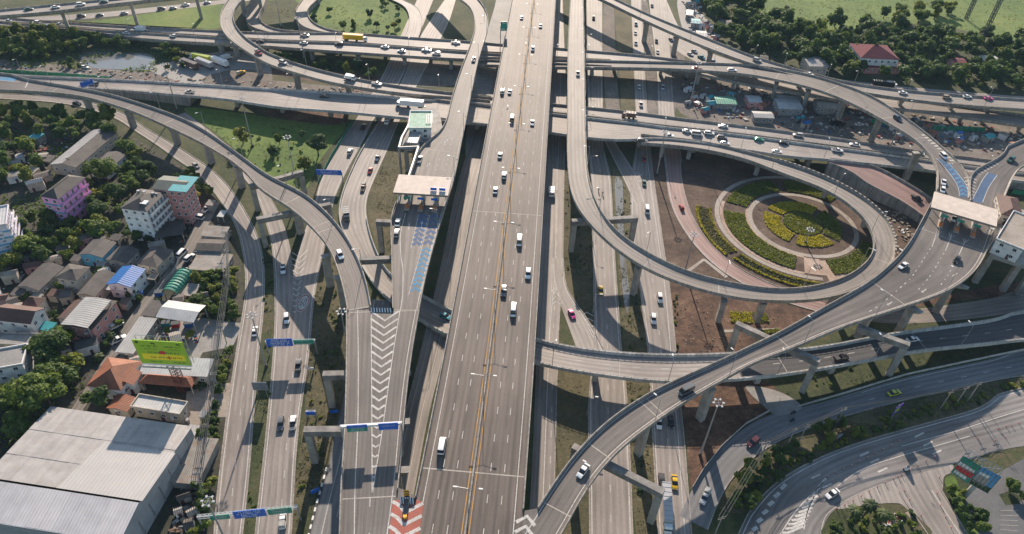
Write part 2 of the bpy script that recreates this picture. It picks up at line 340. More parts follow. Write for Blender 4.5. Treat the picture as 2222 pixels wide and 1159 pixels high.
R_('far_cross_s', q('a2', (1590,348),(1370,334),(1100,314),(860,294),(700,282),(500,274)) + q('a1', (1738,264),(1400,244),(1000,218),(700,201),(400,174),(0,144)),
   q('a2', (1590,388),(1370,380),(1100,366),(800,346),(500,326),(300,312)) + q('a1', (1738,300),(1400,281),(1100,266),(750,236),(500,196),(0,166)), [(0,7.4),(0.4,7.5),(0.6,6.5),(0.8,3),(1,0.8)], ext=(60, 80), sig=5)
R_('low_east', [(1440,128),(1622,158),(1740,176),(1900,205),(2010,222),(2222,252)], [(1440,146),(1622,186),(1740,207),(1900,233),(2010,246),(2222,276)], 5.5, ext=(0, 40))
R_('curl_ramp', q('a1', (1440,0),(1400,60),(1382,130),(1400,200),(1450,260),(1550,330),(1650,390)) + q('a2', (120,412),(300,467),(500,522),(700,558),(900,587),(1100,607),(1290,618),(1520,640)),
   q('a1', (1530,0),(1480,60),(1465,110),(1490,180),(1560,255),(1650,310)) + q('a2', (100,330),(300,405),(500,460),(700,505),(900,540),(1100,568),(1290,590),(1520,612)), [(0,13.5),(0.35,12.5),(0.6,10.5),(0.85,8.2),(1,7.6)], ext=(60, 0), sig=2.5)
R_('far_viaduct', q('a1', (0,70),(300,40),(600,10),(720,0)), q('a1', (0,107),(300,86),(600,46),(900,10)), 15.0, ext=(60, 120), sig=6)
R_('infield_loop_a', q('a1', (1560,50),(1545,110),(1560,160),(1620,192)) + q('a2', (200,222),(420,228)), q('a2', (130,0),(75,70),(65,120),(110,165),(200,193),(350,206),(420,212)), [(0,2),(1,6)], ext=(40, 0), sig=2)
R_('infield_loop_b', q('a2', (340,0),(295,70),(300,130),(350,180),(450,207),(560,222)), q('a2', (440,0),(380,50),(370,90),(400,140),(480,183),(570,205)), [(0,2),(1,6.5)], ext=(40, 0), sig=2)
R_('infield_loop_c', q('a2', (910,0),(980,40),(1010,100),(1005,170),(985,228),(960,280)), q('a2', (960,0),(1050,40),(1085,110),(1080,190),(1065,232),(1040,280)), 1.0, ext=(60, 0), sig=2)
# curved flyover that rises from the street, runs under the expressway and off to the right
R_('underpass', q('a2', (1130,390),(1060,530),(950,750),(880,920)) + q('b2', (800,0),(760,90),(735,170),(740,280),(770,400),(810,500),(890,640),(1095,765),(1265,858)) + q('b3', (250,1045),(500,1100),(800,1130),(1100,1140),(1450,1130)) + [(1760, 758), (1932.7, 726), (2070.8, 708), (2222, 687)],
   q('a2', (1010,390),(950,530),(830,750),(700,960)) + q('b2', (635,0),(590,110),(560,250),(575,330),(610,395),(720,598),(800,720),(890,810),(1060,900),(1230,1010)) + q('c3', (240,88),(500,142),(800,187),(1080,212)) + q('c4', (0,190),(400,140),(800,70),(1100,15)) + q('b4', (1600,1062),(1738,1032)),
   [(0,0.05),(0.3,0.1),(0.36,1.2),(0.46,6.0),(0.52,7.4),(0.75,7.4),(0.9,5.5),(1,4)], ext=(0, 40), sig=3)
# ground level
R_('west_frontage', q('a1', (0,620),(400,650),(700,730),(830,810),(1000,920),(1150,1030)) + q('b1', (1260,0),(1400,180),(1490,330),(1540,550),(1545,760)) + q('c1', (1490,0),(1430,400),(1370,900),(1350,1159)),
   q('a1', (0,590),(450,615),(780,715),(900,800),(1060,890),(1250,1010)) + q('b1', (1370,0),(1480,130),(1590,320),(1640,450),(1660,600),(1655,850)) + q('c1', (1625,0),(1600,300),(1560,800),(1520,1159)), 0.05, ext=(60, 30))
R_('west_second', [(440,300),(500,352)] + q('b2', (40,110),(100,270),(150,450),(165,700),(165,1000)) + q('c2', (120,450),(60,1000),(45,1159)),
   [(470,298),(530,345)] + q('b2', (130,130),(210,280),(270,500),(275,700),(280,900)) + q('c2', (300,30),(245,560),(215,1000),(190,1159)), 0.05, ext=(30, 30))
R_('west_third', q('a2', (880,390),(820,510),(680,740),(570,900),(440,1159)) + q('b2', (420,170),(340,380),(275,640),(240,1000)) + q('c2', (200,450),(170,1000),(160,1159)),
   q('a2', (1000,390),(940,530),(790,740),(720,880),(590,1120)) + q('b2', (520,200),(470,470),(410,750),(375,1120)) + q('c2', (300,560),(270,1100),(262,1159)), 0.054, ext=(120, 30))
R_('street_far', q('a2', (1230,0),(1140,130),(1080,225),(1000,390)), q('a2', (1300,0),(1260,130),(1215,225),(1130,390)), 0.04, ext=(80, 10))
R_('under_left', [(1062,200),(1000,380),(962,560),(925,720),(880,900),(845,1060)], [(1110,200),(1045,400),(1005,580),(965,760),(930,900),(900,1060)], 0.045, ext=(200, 40))
R_('under_right', [(1168,200),(1175,400),(1170,587),(1165,746),(1160,897),(1150,1100)], [(1228,200),(1222.5,420),(1220,587),(1212,700),(1208,811),(1203,1000),(1200,1100)], 0.045, ext=(260, 30))
R_('under_right_branch', [(1196,560),(1205,630),(1222,675),(1240,725),(1258,775),(1278,830)], [(1221.5,560),(1226,618),(1247,656),(1268,684),(1290,720),(1312,770)], 0.07, sig=2)
R_('street_a', [(1273,14),(1276,200),(1277,317)] + q('b3', (590,0),(600,400),(605,700),(610,1100)) + q('c3', (573,300),(575,500),(582,1159)), [(1306,14),(1307,200),(1308,317)] + q('b3', (705,0),(730,460),(750,750),(775,1100)) + q('c3', (800,190),(825,600),(845,1159)), 0.05, ext=(150, 30))
R_('street_b', [(1370,0),(1378,193),(1383,300)] + q('b3', (840,40),(850,450),(885,650),(950,1120)) + q('c3', (960,200),(990,780),(1012,1159)), [(1391,0),(1401,193),(1408,300)] + q('b3', (975,0),(1000,170),(1040,450),(1080,720),(1120,1130)) + q('c3', (1140,300),(1165,500),(1190,850),(1215,1159)), 0.058, ext=(150, 30))
R_('street_link', [(1308,300),(1330,345),(1352,385),(1376,440)], [(1330,300),(1356,340),(1384,385),(1400,440)], 0.075)
R_('garden_street', [(1408,0),(1425,150),(1429,250),(1440,335)], [(1446,0),(1456,150),(1462,250),(1476,335)], 0.048, ext=(150, 6))
R_('pink_lane', [(1440,325)] + q('b3', (1062,0),(1075,120),(1110,240),(1180,360),(1270,480),(1400,600),(1550,690)) + [(1700,655),(1790,680)], [(1476,325)] + q('b3', (1150,0),(1180,150),(1220,260),(1290,380),(1400,500),(1550,610),(1738,695)) + [(1790,655)], 0.05)
R_('pink_ramp', q('a4', (520,1003),(700,1030),(850,1080),(1000,1159)) + q('b4', (1150,155),(1300,260)), q('a4', (480,1022),(640,1085)) + q('b4', (700,45),(850,110),(1000,190),(1100,262),(1230,370)), [(0,6.8),(0.5,5),(1,2.5)], sig=2)
R_('east_frontage', [(1474,1120)] + q('c3', (1215,885),(1280,772),(1400,622),(1550,482),(1700,402)) + q('c4', (310,372),(600,292),(1000,172),(1738,18)), [(1530,1159)] + q('c3', (1350,1045),(1400,900),(1500,760)) + q('c4', (150,590),(500,450),(1000,310),(1738,150)), 0.066, ext=(0, 60), sig=3)
R_('corner_road', q('c4', (0,1159),(40,1000),(150,860),(350,730),(600,620),(1000,500),(1738,300)), q('c4', (460,1159),(480,1050),(600,960),(800,860),(1000,790),(1230,740),(1450,672),(1738,590)), 0.062, ext=(40, 60), sig=3)
R_('corner_branch', [(1950,1062),(1962,1092),(1988,1118),(2014,1159)], [(2037,1036),(2041,1062),(2054,1085),(2098,1159)], 0.07, ext=(0, 40), sig=2)
R_('under_toll', [(1850,662),(1932,676),(2105,655),(2222,636)], [(1850,690),(1932,704),(2105,692),(2222,676)], 0.05, ext=(0, 40))
R_('south_road', [(723,960),(715,1010),(695,1070),(673,1159)], [(790,960),(780,1010),(765,1070),(748,1159)], 0.046, ext=(60, 30))
R_('far_street', q('a1', (150,110),(400,96),(700,72),(1000,42),(1400,0)), q('a1', (150,122),(400,128),(700,104),(1000,72),(1450,18)), 0.05, ext=(60, 60), sig=4)
R_('east_highway', [(1446,0),(1480,70),(1530,110),(1622,140),(1760,163),(1900,182),(2050,196),(2222,210)], [(1408,0),(1440,80),(1500,130),(1622,168),(1760,186),(1900,200),(2050,212),(2222,226)], 0.045, ext=(60, 40))
R_('village_lane', [(430,470),(395,540),(345,610),(300,660),(262,720),(225,780),(180,850)], [(462,470),(420,545),(372,612),(325,668),(285,725),(250,782),(205,850)], 0.03, ext=(10, 20))
# ------------------------------------------------------------------ ground
def ground_mat(name, stops, s1=0.03, s2=0.5, rough=0.95, bump=0.25, mix=0.45):
    t = NT(name); t.b.inputs['Roughness'].default_value = rough
    g = t.n('ShaderNodeNewGeometry').outputs['Position']
    a = t.noise(g, s1, 6, 0.6); b = t.noise(g, s2, 8, 0.7)
    f = t.math('ADD', t.math('MULTIPLY', a, 1 - mix), t.math('MULTIPLY', b, mix))
    c = t.ramp(f, stops); k = t.ramp(t.noise(g, s2 * 5, 4, 0.7), [(0.3, (0.72,) * 3), (0.7, (1.18,) * 3)])
    t.col(t.mul(c, k)); t.bump(t.noise(g, s2 * 2.5, 6, 0.7), bump, 0.8); return t.mat
M['grass'] = ground_mat('rough_grass', [(0.36, (0.0174, 0.0236, 0.0074)), (0.46, (0.0341, 0.0471, 0.0124)), (0.53, (0.0558, 0.0651, 0.0211)), (0.58, (0.0806, 0.0713, 0.0341)), (0.66, (0.1178, 0.0961, 0.0558))], 0.05, 0.5)
M['field'] = ground_mat('field_grass', [(0.36, (0.0425, 0.0765, 0.0127)), (0.46, (0.0765, 0.1318, 0.0187)), (0.55, (0.1190, 0.1742, 0.0289)), (0.66, (0.1785, 0.1997, 0.0467))], 0.02, 0.35)
M['dry_grass'] = ground_mat('dry_grass', [(0.36, (0.0330, 0.0360, 0.0150)), (0.47, (0.0720, 0.0660, 0.0300)), (0.55, (0.1140, 0.0960, 0.0480)), (0.66, (0.1380, 0.1200, 0.0720))], 0.06, 0.6)
M['soil'] = ground_mat('bare_soil', [(0.34, (0.0340, 0.0204, 0.0136)), (0.46, (0.0748, 0.0469, 0.0313)), (0.56, (0.1122, 0.0734, 0.0503)), (0.66, (0.1904, 0.1360, 0.0986))], 0.09, 0.45)
M['red_soil'] = ground_mat('red_soil', [(0.34, (0.0300, 0.0180, 0.0120)), (0.45, (0.0750, 0.0390, 0.0240)), (0.55, (0.1237, 0.0690, 0.0420)), (0.66, (0.2025, 0.1312, 0.0863))], 0.1, 0.4)
M['dirt'] = ground_mat('packed_dirt', [(0.34, (0.06, 0.05, 0.042)), (0.46, (0.13, 0.112, 0.096)), (0.56, (0.2, 0.172, 0.145)), (0.68, (0.3, 0.26, 0.22))], 0.07, 0.7)
M['village'] = ground_mat('village_ground', [(0.36, (0.0176, 0.0256, 0.0112)), (0.46, (0.0360, 0.0400, 0.0240)), (0.56, (0.0680, 0.0608, 0.0480)), (0.68, (0.1280, 0.1120, 0.0960))], 0.09, 0.8)
M['yard'] = ground_mat('concrete_yard', [(0.34, (0.17, 0.165, 0.155)), (0.5, (0.25, 0.24, 0.225)), (0.66, (0.32, 0.31, 0.29))], 0.08, 0.6, 0.8, 0.03)
M['lot'] = ground_mat('parking_asphalt', [(0.34, (0.08, 0.08, 0.082)), (0.5, (0.115, 0.115, 0.117)), (0.66, (0.15, 0.15, 0.15))], 0.08, 0.8, 0.8, 0.02)
M['sand'] = ground_mat('pinkish_sand', [(0.34, (0.2, 0.13, 0.09)), (0.48, (0.34, 0.245, 0.185)), (0.66, (0.46, 0.36, 0.29))], 0.12, 0.7, 0.9, 0.05)
M['paving'] = ground_mat('pale_paving', [(0.34, (0.2, 0.165, 0.135)), (0.5, (0.29, 0.25, 0.21)), (0.66, (0.37, 0.33, 0.285))], 0.1, 0.8, 0.8, 0.02)
t = NT('pond_water'); t.b.inputs['Base Color'].default_value = (0.16, 0.16, 0.15, 1); t.b.inputs['Roughness'].default_value = 0.08; t.b.inputs['IOR'].default_value = 1.7
t.bump(t.noise(t.n('ShaderNodeNewGeometry').outputs['Position'], 0.8, 3), 0.02, 0.3); M['water'] = t.mat
mb = MB(); n = 26
for i in range(n):
    for j in range(n):
        x0, x1 = -1600 + 3200 * i / n, -1600 + 3200 * (i + 1) / n; y0, y1 = -300 + 3300 * j / n, -300 + 3300 * (j + 1) / n
        mb.quad((x0, y0, 0), (x1, y0, 0), (x1, y1, 0), (x0, y1, 0))
mb.build('ground', M['grass'], kind='structure')
_pz = [0.004]
def patch(name, mat, pts, closed=True, smooth_=True, kind='structure', z=None):
    """sheet of ground, outlined in photo pixels"""
    P = [U(x, y, 0)[:2] for x, y in pts]
    if smooth_:
        P3 = np.array([(*p, 0) for p in P]); C2 = cat_rom(np.vstack([P3[-1:], P3, P3[:2]]), 6); P = [c[:2] for c in C2[6:-6]]
    ar = sum(P[i][0] * P[(i + 1) % len(P)][1] - P[(i + 1) % len(P)][0] * P[i][1] for i in range(len(P)))
    if ar < 0: P = P[::-1]
    if z is None: z = _pz[0]; _pz[0] += 0.0012
    m_ = MB(); m_.poly([(p[0], p[1], z) for p in P])
    return m_.build(name, M[mat], kind=kind)
patch('village_ground', 'village', [(-150,250),(0,255),(130,262),(260,285),(420,380),(495,480),(525,600),(520,760),(490,900),(460,1220),(-150,1300)])
patch('concrete_yard', 'yard', [(345,700),(440,690),(528,702),(505,752),(440,765),(420,800),(350,790),(330,740)], smooth_=False)
patch('house_drive', 'paving', [(405,850),(440,840),(500,830),(498,905),(462,905),(440,940),(400,925)], smooth_=False)
patch('garden_soil', 'soil', [(1412,338),(1560,335),(1680,372),(1800,395),(1910,432),(2005,478),(2010,560),(1930,640),(1790,662),(1640,640),(1500,612),(1440,610),(1420,470)])
patch('lower_garden_soil', 'red_soil', [(1458,610),(1530,615),(1600,650),(1700,660),(1790,672),(1690,760),(1580,790),(1466,790)])
patch('excavated_soil', 'red_soil', [(1482,830),(1560,826),(1650,826),(1690,852),(1668,896),(1615,926),(1563,976),(1522,1028),(1500,1062),(1490,960)])
patch('toll_soil', 'red_soil', [(1700,664),(1850,664),(1990,650),(2222,610),(2222,640),(2105,650),(1932,674),(1740,700)])
patch('work_site_east', 'dirt', [(1478,160),(1560,170),(1720,205),(1900,235),(2222,278),(2260,350),(2100,345),(1900,312),(1650,275),(1478,246)])
patch('work_site_west', 'dirt', [(-80,128),(120,140),(250,152),(400,160),(520,168),(700,185),(900,205),(900,222),(600,200),(300,190),(-80,186)])
patch('truck_yard', 'yard', [(325,152),(370,135),(480,112),(560,120),(590,160),(545,205),(420,185)])
patch('east_field', 'field', [(1618,-20),(1660,34),(1730,52),(1810,66),(1900,58),(2010,52),(2120,72),(2300,110),(2400,-60),(1600,-80)])
patch('infield_lawn', 'field', [(560,5),(640,0),(660,60),(700,76),(860,84),(900,60),(880,10),(850,-20),(600,-20)])
patch('far_west_lawn', 'field', [(-40,50),(200,45),(480,10),(478,60),(360,62),(200,52),(60,42)])
patch('mid_lawn', 'field', [(400,235),(520,245),(640,262),(750,268),(700,340),(655,420),(600,396),(540,350),(470,290)])
patch('dry_verge', 'dry_grass', [(690,560),(742,560),(752,680),(748,900),(735,960),(690,1060),(640,1180),(632,1100),(660,900)])
patch('toll_verge', 'dry_grass', [(818,300),(880,300),(900,330),(870,400),(850,470),(856,600),(810,510),(800,430)])
patch('street_verge', 'dry_grass', [(1212,380),(1282,380),(1288,600),(1290,720),(1262,680),(1228,620),(1220,560)])
patch('east_verge', 'dry_grass', [(1560,1100),(1600,1020),(1690,962),(1800,918),(1980,872),(2222,816),(2222,858),(1967,928),(1830,970),(1740,1008),(1670,1055),(1630,1110)])
patch('canal_bank', 'dry_grass', [(1330,360),(1372,400),(1400,600),(1420,800),(1424,1159),(1380,1159),(1350,700)])
patch('corner_apron', 'corner', q('c4', (560,1000),(700,905),(900,820),(1230,700),(1300,760),(1235,800),(1215,900),(1060,1040),(1000,1000),(940,965),(760,975)), z=0.058)
patch('street_median', 'dirt', [(1310,10),(1330,10),(1336,120),(1346,250),(1352,290),(1330,290),(1312,200)]); patch('street_median', 'dry_grass', [(1334,10),(1368,10),(1374,120),(1378,250),(1352,260),(1342,120)]); patch('street_verge_far', 'dirt', [(1392,10),(1406,10),(1424,150),(1428,260),(1410,280),(1402,150)]); patch('street_edge_far', 'dirt', [(1450,20),(1470,60),(1486,120),(1478,170),(1462,250),(1458,150)]); patch('stall_yard', 'yard', [(1470,0),(1500,0),(1530,40),(1560,95),(1500,100),(1480,60)])
patch('west_strip', 'grass', [(520,400),(560,470),(590,560),(592,760),(575,900),(545,1060),(530,1180),(520,1180),(545,900),(572,700),(574,580),(540,470)]); patch('under_viaduct_soil', 'soil', [(600,150),(820,165),(820,185),(640,172)]); patch('far_shade_soil', 'dirt', [(880,135),(1000,140),(1010,180),(900,185)]); patch('main_verge', 'dry_grass', [(1222,300),(1272,300),(1276,380),(1222,380)])
patch('lower_verge', 'dry_grass', [(1208,790),(1276,800),(1280,1000),(1282,1180),(1202,1180),(1205,950)])
patch('far_apron', 'yard', [(1026,150),(1056,70),(1072,20),(1084,-20),(1114,-20),(1090,120),(1060,240),(1030,330),(1010,330)]); patch('truck_yard_dirt', 'dirt', [(440,170),(520,150),(590,165),(560,206),(470,196)])
patch('parking_lot', 'lot', [(2090,1080),(2110,1058),(2240,985),(2330,1159),(2300,1300),(2150,1240)], smooth_=False)
patch('pond', 'water', [(172,120),(215,113),(262,116),(322,117),(336,132),(322,151),(262,151),(195,146)])
patch('small_pond', 'water', [(20,92),(40,88),(56,92),(52,101),(28,102)])
patch('canal', 'water', [(1334,392),(1350,396),(1352,460),(1358,560),(1366,640),(1362,680),(1352,640),(1342,520)])
patch('dry_canal', 'yard', [(478,400),(520,470),(545,560),(541,640),(536,560),(512,490),(465,405)])
patch('red_strip', 'red_soil', [(590,238),(740,248),(735,270),(660,266),(580,252)])
# ------------------------------------------------------------------ ground roads
def lines_on(rb, parent, dz, spec):
    """spec: list of (kind, offset, mat[, s0, s1]); offset: number, or ('L'|'R', inset), kind 'solid' | 'dash' """
    groups = {}
    for sp in spec:
        kind, off, mat = sp[:3]; s0 = sp[3] if len(sp) > 3 else 0; s1 = sp[4] if len(sp) > 4 else rb.len
        if isinstance(off, tuple):
            sg = 1 if off[0] == 'L' else -1; ins = off[1]; f = lambda x, sg=sg, ins=ins: sg * (rb.hw(x) - ins)
        else: f = lambda x, off=off: off
        hwid = 0.11 if kind == 'solid' else 0.09
        if kind == 'solid':
            m_ = MB(); rb.strip(m_, s0, s1, lambda x: f(x) + hwid, lambda x: f(x) - hwid, dz); m_.build('edge_line', M[mat], parent)
        else:
            per, ln = (9.0, 2.4) if kind == 'dash' else (4.0, 1.2)
            m_ = groups.setdefault(mat, MB()); x = s0
            while x + ln < s1:
                rb.strip(m_, x, x + ln, lambda x: f(x) + hwid, lambda x: f(x) - hwid, dz, step=1.3); x += per
    for mat, m_ in groups.items(): m_.build('lane_dashes', M[mat], parent, kind='stuff')
def ground_road(key, name, mat, spec=(), kerb=None):
    rb = RIB[key]; m_ = MB(); rb.strip(m_, 0, rb.len, lambda x: rb.hw(x), lambda x: -rb.hw(x), 0.0)
    o = m_.build(name, M[mat], kind='structure'); lines_on(rb, o, 0.006, spec)
    for sd in (kerb or ''):
        sg = 1 if sd == 'L' else -1; k = MB()
        rb.loft(k, lambda x: [(sg * rb.hw(x), -0.06), (sg * (rb.hw(x) + 0.3), -0.06), (sg * (rb.hw(x) + 0.3), 0.16), (sg * rb.hw(x), 0.16)]); ko = k.build('kerb', M['barrier'], o); fixn(ko)
    return o
EL, ER = ('L', 0.5), ('R', 0.5)
W = 'white_paint'
ground_road('west_frontage', 'road_west_frontage', 'ground_road', [('solid', EL, W), ('solid', ER, W), ('dash', 0, W, 250, 410)], 'LR')
ground_road('west_second', 'road_west_second', 'ground_road', [('solid', EL, W), ('dash', -2.8, W, 190, 275)], 'L')
ground_road('west_third', 'road_west_third', 'ground_road', [('solid', ER, W), ('solid', EL, W, 90, 300)], 'R')
ground_road('street_far', 'road_far_street', 'concrete_road', [('solid', EL, W), ('solid', ER, W)])
ground_road('under_left', 'road_under_left', 'ground_road', [('solid', 2.2, 'joint'), ('solid', -1.2, 'joint')], 'L')
ground_road('under_right', 'road_under_right', 'ground_road', [('solid', ('R', 2.8), W), ('dash', -2, W)], 'R')
ground_road('street_a', 'road_street_inner', 'ground_road', [('solid', EL, W), ('solid', ER, W), ('dash', 0, W)], 'LR')
ground_road('street_b', 'road_street_outer', 'ground_road', [('solid', EL, W), ('solid', ('R', 1.6), W), ('dash', 0.3, W)], 'LR')
ground_road('under_right_branch', 'road_branch', 'concrete_road', [('solid', ER, W)], 'R')
ground_road('street_link', 'road_link', 'ground_road', [('solid', EL, W), ('solid', ER, W)])
ground_road('east_highway', 'road_east_highway', 'concrete_road', [('dash', 0, W), ('solid', EL, W)])
ground_road('garden_street', 'road_garden_street', 'ground_road', [('solid', EL, W), ('dash', 0, W)], 'R')
ground_road('pink_lane', 'road_pink_lane', 'pink_road', [('solid', EL, W)], 'LR')
ground_road('east_frontage', 'road_east_frontage', 'old_road', [('solid', ('L', 0.8), W, 80, 202), ('dash', -0.5, W, 80, 202)], 'R')
ground_road('corner_road', 'road_corner', 'corner_lane', [('solid', ('L', 0.8), W)], 'L')
ground_road('corner_branch', 'road_corner_branch', 'corner', [('solid', -3.4, W)], 'LR')
ground_road('under_toll', 'road_under_toll', 'ground_road')
ground_road('south_road', 'road_south', 'old_road', [('solid', 1.5, W), ('dash', -1.5, W)])
ground_road('far_street', 'road_far_west', 'concrete_road', [('dash', 0, W)])
ground_road('village_lane', 'road_village_lane', 'lane')
ground_road('infield_loop_c', 'road_infield_loop', 'concrete_road', [('solid', EL, W), ('solid', ER, W)], 'LR')
patch('side_road', 'yard', [(1618,838),(1690,850),(1740,884),(1690,902),(1655,880)], z=0.075)
# ------------------------------------------------------------------ elevated roads
def viaduct(key, name, label, mat, depth=2.0, solid_below=1.2, spec=(), par='LR', parmat='barrier', ranges=None, ph=0.95, deck_rng=None):
    rb = RIB[key]; mid = rb.pt(rb.len / 2)
    root = empty(name, (mid[0], mid[1], 0), 0, label, 'elevated road')
    P = lambda o: setattr(o, 'matrix_parent_inverse', Matrix.Translation((-mid[0], -mid[1], 0))) or o
    m_ = MB()
    def prof(x):
        h = rb.hw(x); z = float(np.interp(x, rb.s, rb.c[:, 2])); dd = depth
        if z < solid_below: return [(h, 0), (h, -z - 0.1), (h - 0.01, -z - 0.12), (h * .5, -z - 0.14), (-h * .5, -z - 0.14), (-h + 0.01, -z - 0.12), (-h, -z - 0.1), (-h, 0)]
        return [(h, 0), (h, -0.45), (h * 0.62, -0.8), (h * 0.5, -dd), (-h * 0.5, -dd), (-h * 0.62, -0.8), (-h, -0.45), (-h, 0)]
    rb.loft(m_, prof, *(deck_rng or (None, None)), m=1, mats=[1, 1, 1, 1, 1, 1, 1, 0]); o = m_.build('deck', [M[mat], M['deck_concrete']], root); fixn(o); P(o)
    # the road surface needs offsets as its u coordinate
    root['_key'] = key; VIA[key] = (root, P)
    hold = empty('tmp', (0, 0, 0)); lines_on(rb, hold, 0.006, spec)
    for c in list(hold.children): c.parent = root; P(c)
    bpy.data.objects.remove(hold)
    for sd in par:
        sg = 1 if sd == 'L' else -1
        for (a, b) in (ranges or {}).get(sd, [(0, rb.len)]):
            k = MB(); rb.loft(k, lambda x: [(sg * (rb.hw(x) + 0.02), -0.3), (sg * (rb.hw(x) + 0.02), ph), (sg * (rb.hw(x) - 0.25), ph), (sg * (rb.hw(x) - 0.42), 0.003), (sg * (rb.hw(x) - 0.42), -0.3)], a, b); ko = k.build('parapet', M[parmat], root); fixn(ko); P(ko)
    return root
VIA = {}
def cap_uv(o): pass
def pier(key, xy=None, s=None, wid=2.6, dep=1.8, cap=True, off=0.0, zoff=2.0):
    """single column pier with a flared head, under the deck"""
    rb = RIB[key]; root, P = VIA[key]
    if xy is not None: s, off, _ = rb.at_px(*xy)
    p = rb.pt(s, off); a = rb.ang(s); top = p[2] - zoff; m_ = MB()
    if top < 1.0: return
    h = min(2.0, top * 0.3); hw = rb.hw(s) * 0.95
    m_.box((p[0], p[1], (top - h) / 2 - 0.2), (dep, wid, top - h + 0.4), a)
    if cap:
        c, sn = math.cos(a), math.sin(a)
        A = [(-dep * .5, -wid / 2, top - h), (dep * .5, -wid / 2, top - h), (dep * .5, wid / 2, top - h), (-dep * .5, wid / 2, top - h)]
        B = [(-dep * .55, -hw * .5, top), (dep * .55, -hw * .5, top), (dep * .55, hw * .5, top), (-dep * .55, hw * .5, top)]
        T = lambda v: (p[0] + v[0] * c - v[1] * sn, p[1] + v[0] * sn + v[1] * c, v[2])
        A = [T(v) for v in A]; B = [T(v) for v in B]
        for i in range(4): j = (i + 1) % 4; m_.quad(A[i], A[j], B[j], B[i])
        m_.poly(B)
    o = m_.build('pier', M['concrete'], root); fixn(o); P(o); return o
def piers(key, step, a=None, b=None, skip=(), **k):
    rb = RIB[key]; x = a if a is not None else step / 2; b = b if b is not None else rb.len
    while x < b:
        if not any(abs(x - y) < step * 0.4 for y in skip): pier(key, s=x, **k)
        x += step
def portal(key, pa, pb, z, cols='AB', wid=1.9, dep=2.1, colw=1.9):
    """portal bent: a beam between two photo points at height z with columns at the named ends"""
    root, P = VIA[key]; A = U(*pa, z); B = U(*pb, z); d = B - A; L = np.linalg.norm(d); a = math.atan2(d[1], d[0]); c = (A + B) / 2
    m_ = MB(); m_.box((c[0], c[1], z - dep / 2), (L, wid, dep), a); o = m_.build('crossbeam', M['concrete_dark'], root); P(o)
    for e, pnt in (('A', A), ('B', B)):
        if e in cols:
            s_ = 1 if e == 'A' else -1; x = pnt[0] + math.cos(a) * s_ * (colw / 2 + 0.02); y = pnt[1] + math.sin(a) * s_ * (colw / 2 + 0.02)
            k = MB(); k.box((x, y, (z - dep) / 2 - 0.1), (colw, wid - 0.1, z - dep + 0.19), a); o = k.build('column', M['concrete'], root); P(o)
def joint(key, s, w=0.32, inset=0.45, dz=0.009):
    rb = RIB[key]; root, P = VIA[key]; m_ = MB()
    rb.strip(m_, s - w / 2, s + w / 2, lambda x: rb.hw(x) - inset, lambda x: -rb.hw(x) + inset, dz, step=0.3); P(m_.build('expansion_joint', M['joint'], root))
main = viaduct('main', 'elevated_expressway', 'wide straight six-lane elevated expressway running up the middle of the picture', 'main', 2.4,
    spec=[('solid', ('L', 2.1), W), ('solid', ('R', 2.1), W), ('solid', 0.85, 'yellow_paint'), ('solid', -0.85, 'yellow_paint')] + [('dash', o, W) for o in (4.25, 7.75, -4.25, -7.75)],
    ranges={'L': [(0, RIB['main'].at_px(900, 1080)[0])], 'R': [(0, RIB['main'].at_px(1140, 1107)[0])]})
# median barrier down the centre line
rb = RIB['main']; k = MB(); rb.loft(k, lambda x: [(0.3, 0.004), (0.3, 0.3), (0.13, 0.9), (-0.13, 0.9), (-0.3, 0.3), (-0.3, 0.004)]); o = k.build('median_barrier', M['barrier'], main); fixn(o); VIA['main'][1](o)
for y in (176, 460, 1028): joint('main', RIB['main'].at_px(1060, y)[0])
x = RIB['main'].at_px(1060, 176)[0] - 60
while x > 0: joint('main', x, 0.25); x -= 60
for k_ in range(9):
    s_ = 60 + k_ * 48
    for o_ in (-6.5, 6.5): pier('main', s=s_, off=o_, wid=2.4, dep=2.4, cap=False, zoff=2.4)
viaduct('left_ramp', 'curved_ramp', 'curving elevated ramp from the upper left over the canal to the striped gore', 'ramp', spec=[('solid', EL, W), ('solid', ('R', 1.1), W), ('solid', ('R', 1.1), W)])
viaduct('toll_road', 'toll_viaduct', 'elevated road with the pale toll canopy and blue lane chevrons left of the expressway', 'ramp', spec=[('solid', ('R', 0.9), W)],
    ranges={'L': [(0, RIB['toll_road'].at_px(906, 331)[0]), (RIB['toll_road'].at_px(853, 440)[0], 999)]})
viaduct('merged', 'merged_viaduct', 'elevated road with the long white chevron gore beside the expressway', 'ramp', spec=[('solid', ('L', 3.4), W, 0, 130), ('solid', ('R', 1.3), W, 0, 130)], ranges={'R': [(0, RIB['merged'].at_px(874, 1063)[0])], 'L': [(0, 999)]})
viaduct('right_ramp', 'toll_ramp', 'wide elevated ramp sweeping from the expressway up to the right toll plaza', 'ramp', spec=[('solid', ('L', 0.8), W), ('solid', ('R', 1.2), W)], ranges={'L': [(RIB['right_ramp'].at_px(1166, 1104)[0], 999)], 'R': [(0, 999)]})
viaduct('ramp_north', 'curved_ramp', 'elevated ramp curving up and left from the right toll plaza', 'ramp', spec=[('solid', EL, W), ('solid', ER, W)])
viaduct('ramp_east', 'short_ramp', 'elevated ramp leaving the right edge beyond the toll canopy', 'ramp', spec=[('solid', ER, W), ('solid', EL, W)])
viaduct('ramp_far_east', 'slender_ramp', 'slender elevated ramp along the woods in the upper right', 'loop', spec=[('solid', EL, W), ('solid', ER, W)])
viaduct('loop', 'loop_ramp', 'pale loop ramp circling the round garden', 'loop', spec=[('solid', ('R', 0.8), W)])
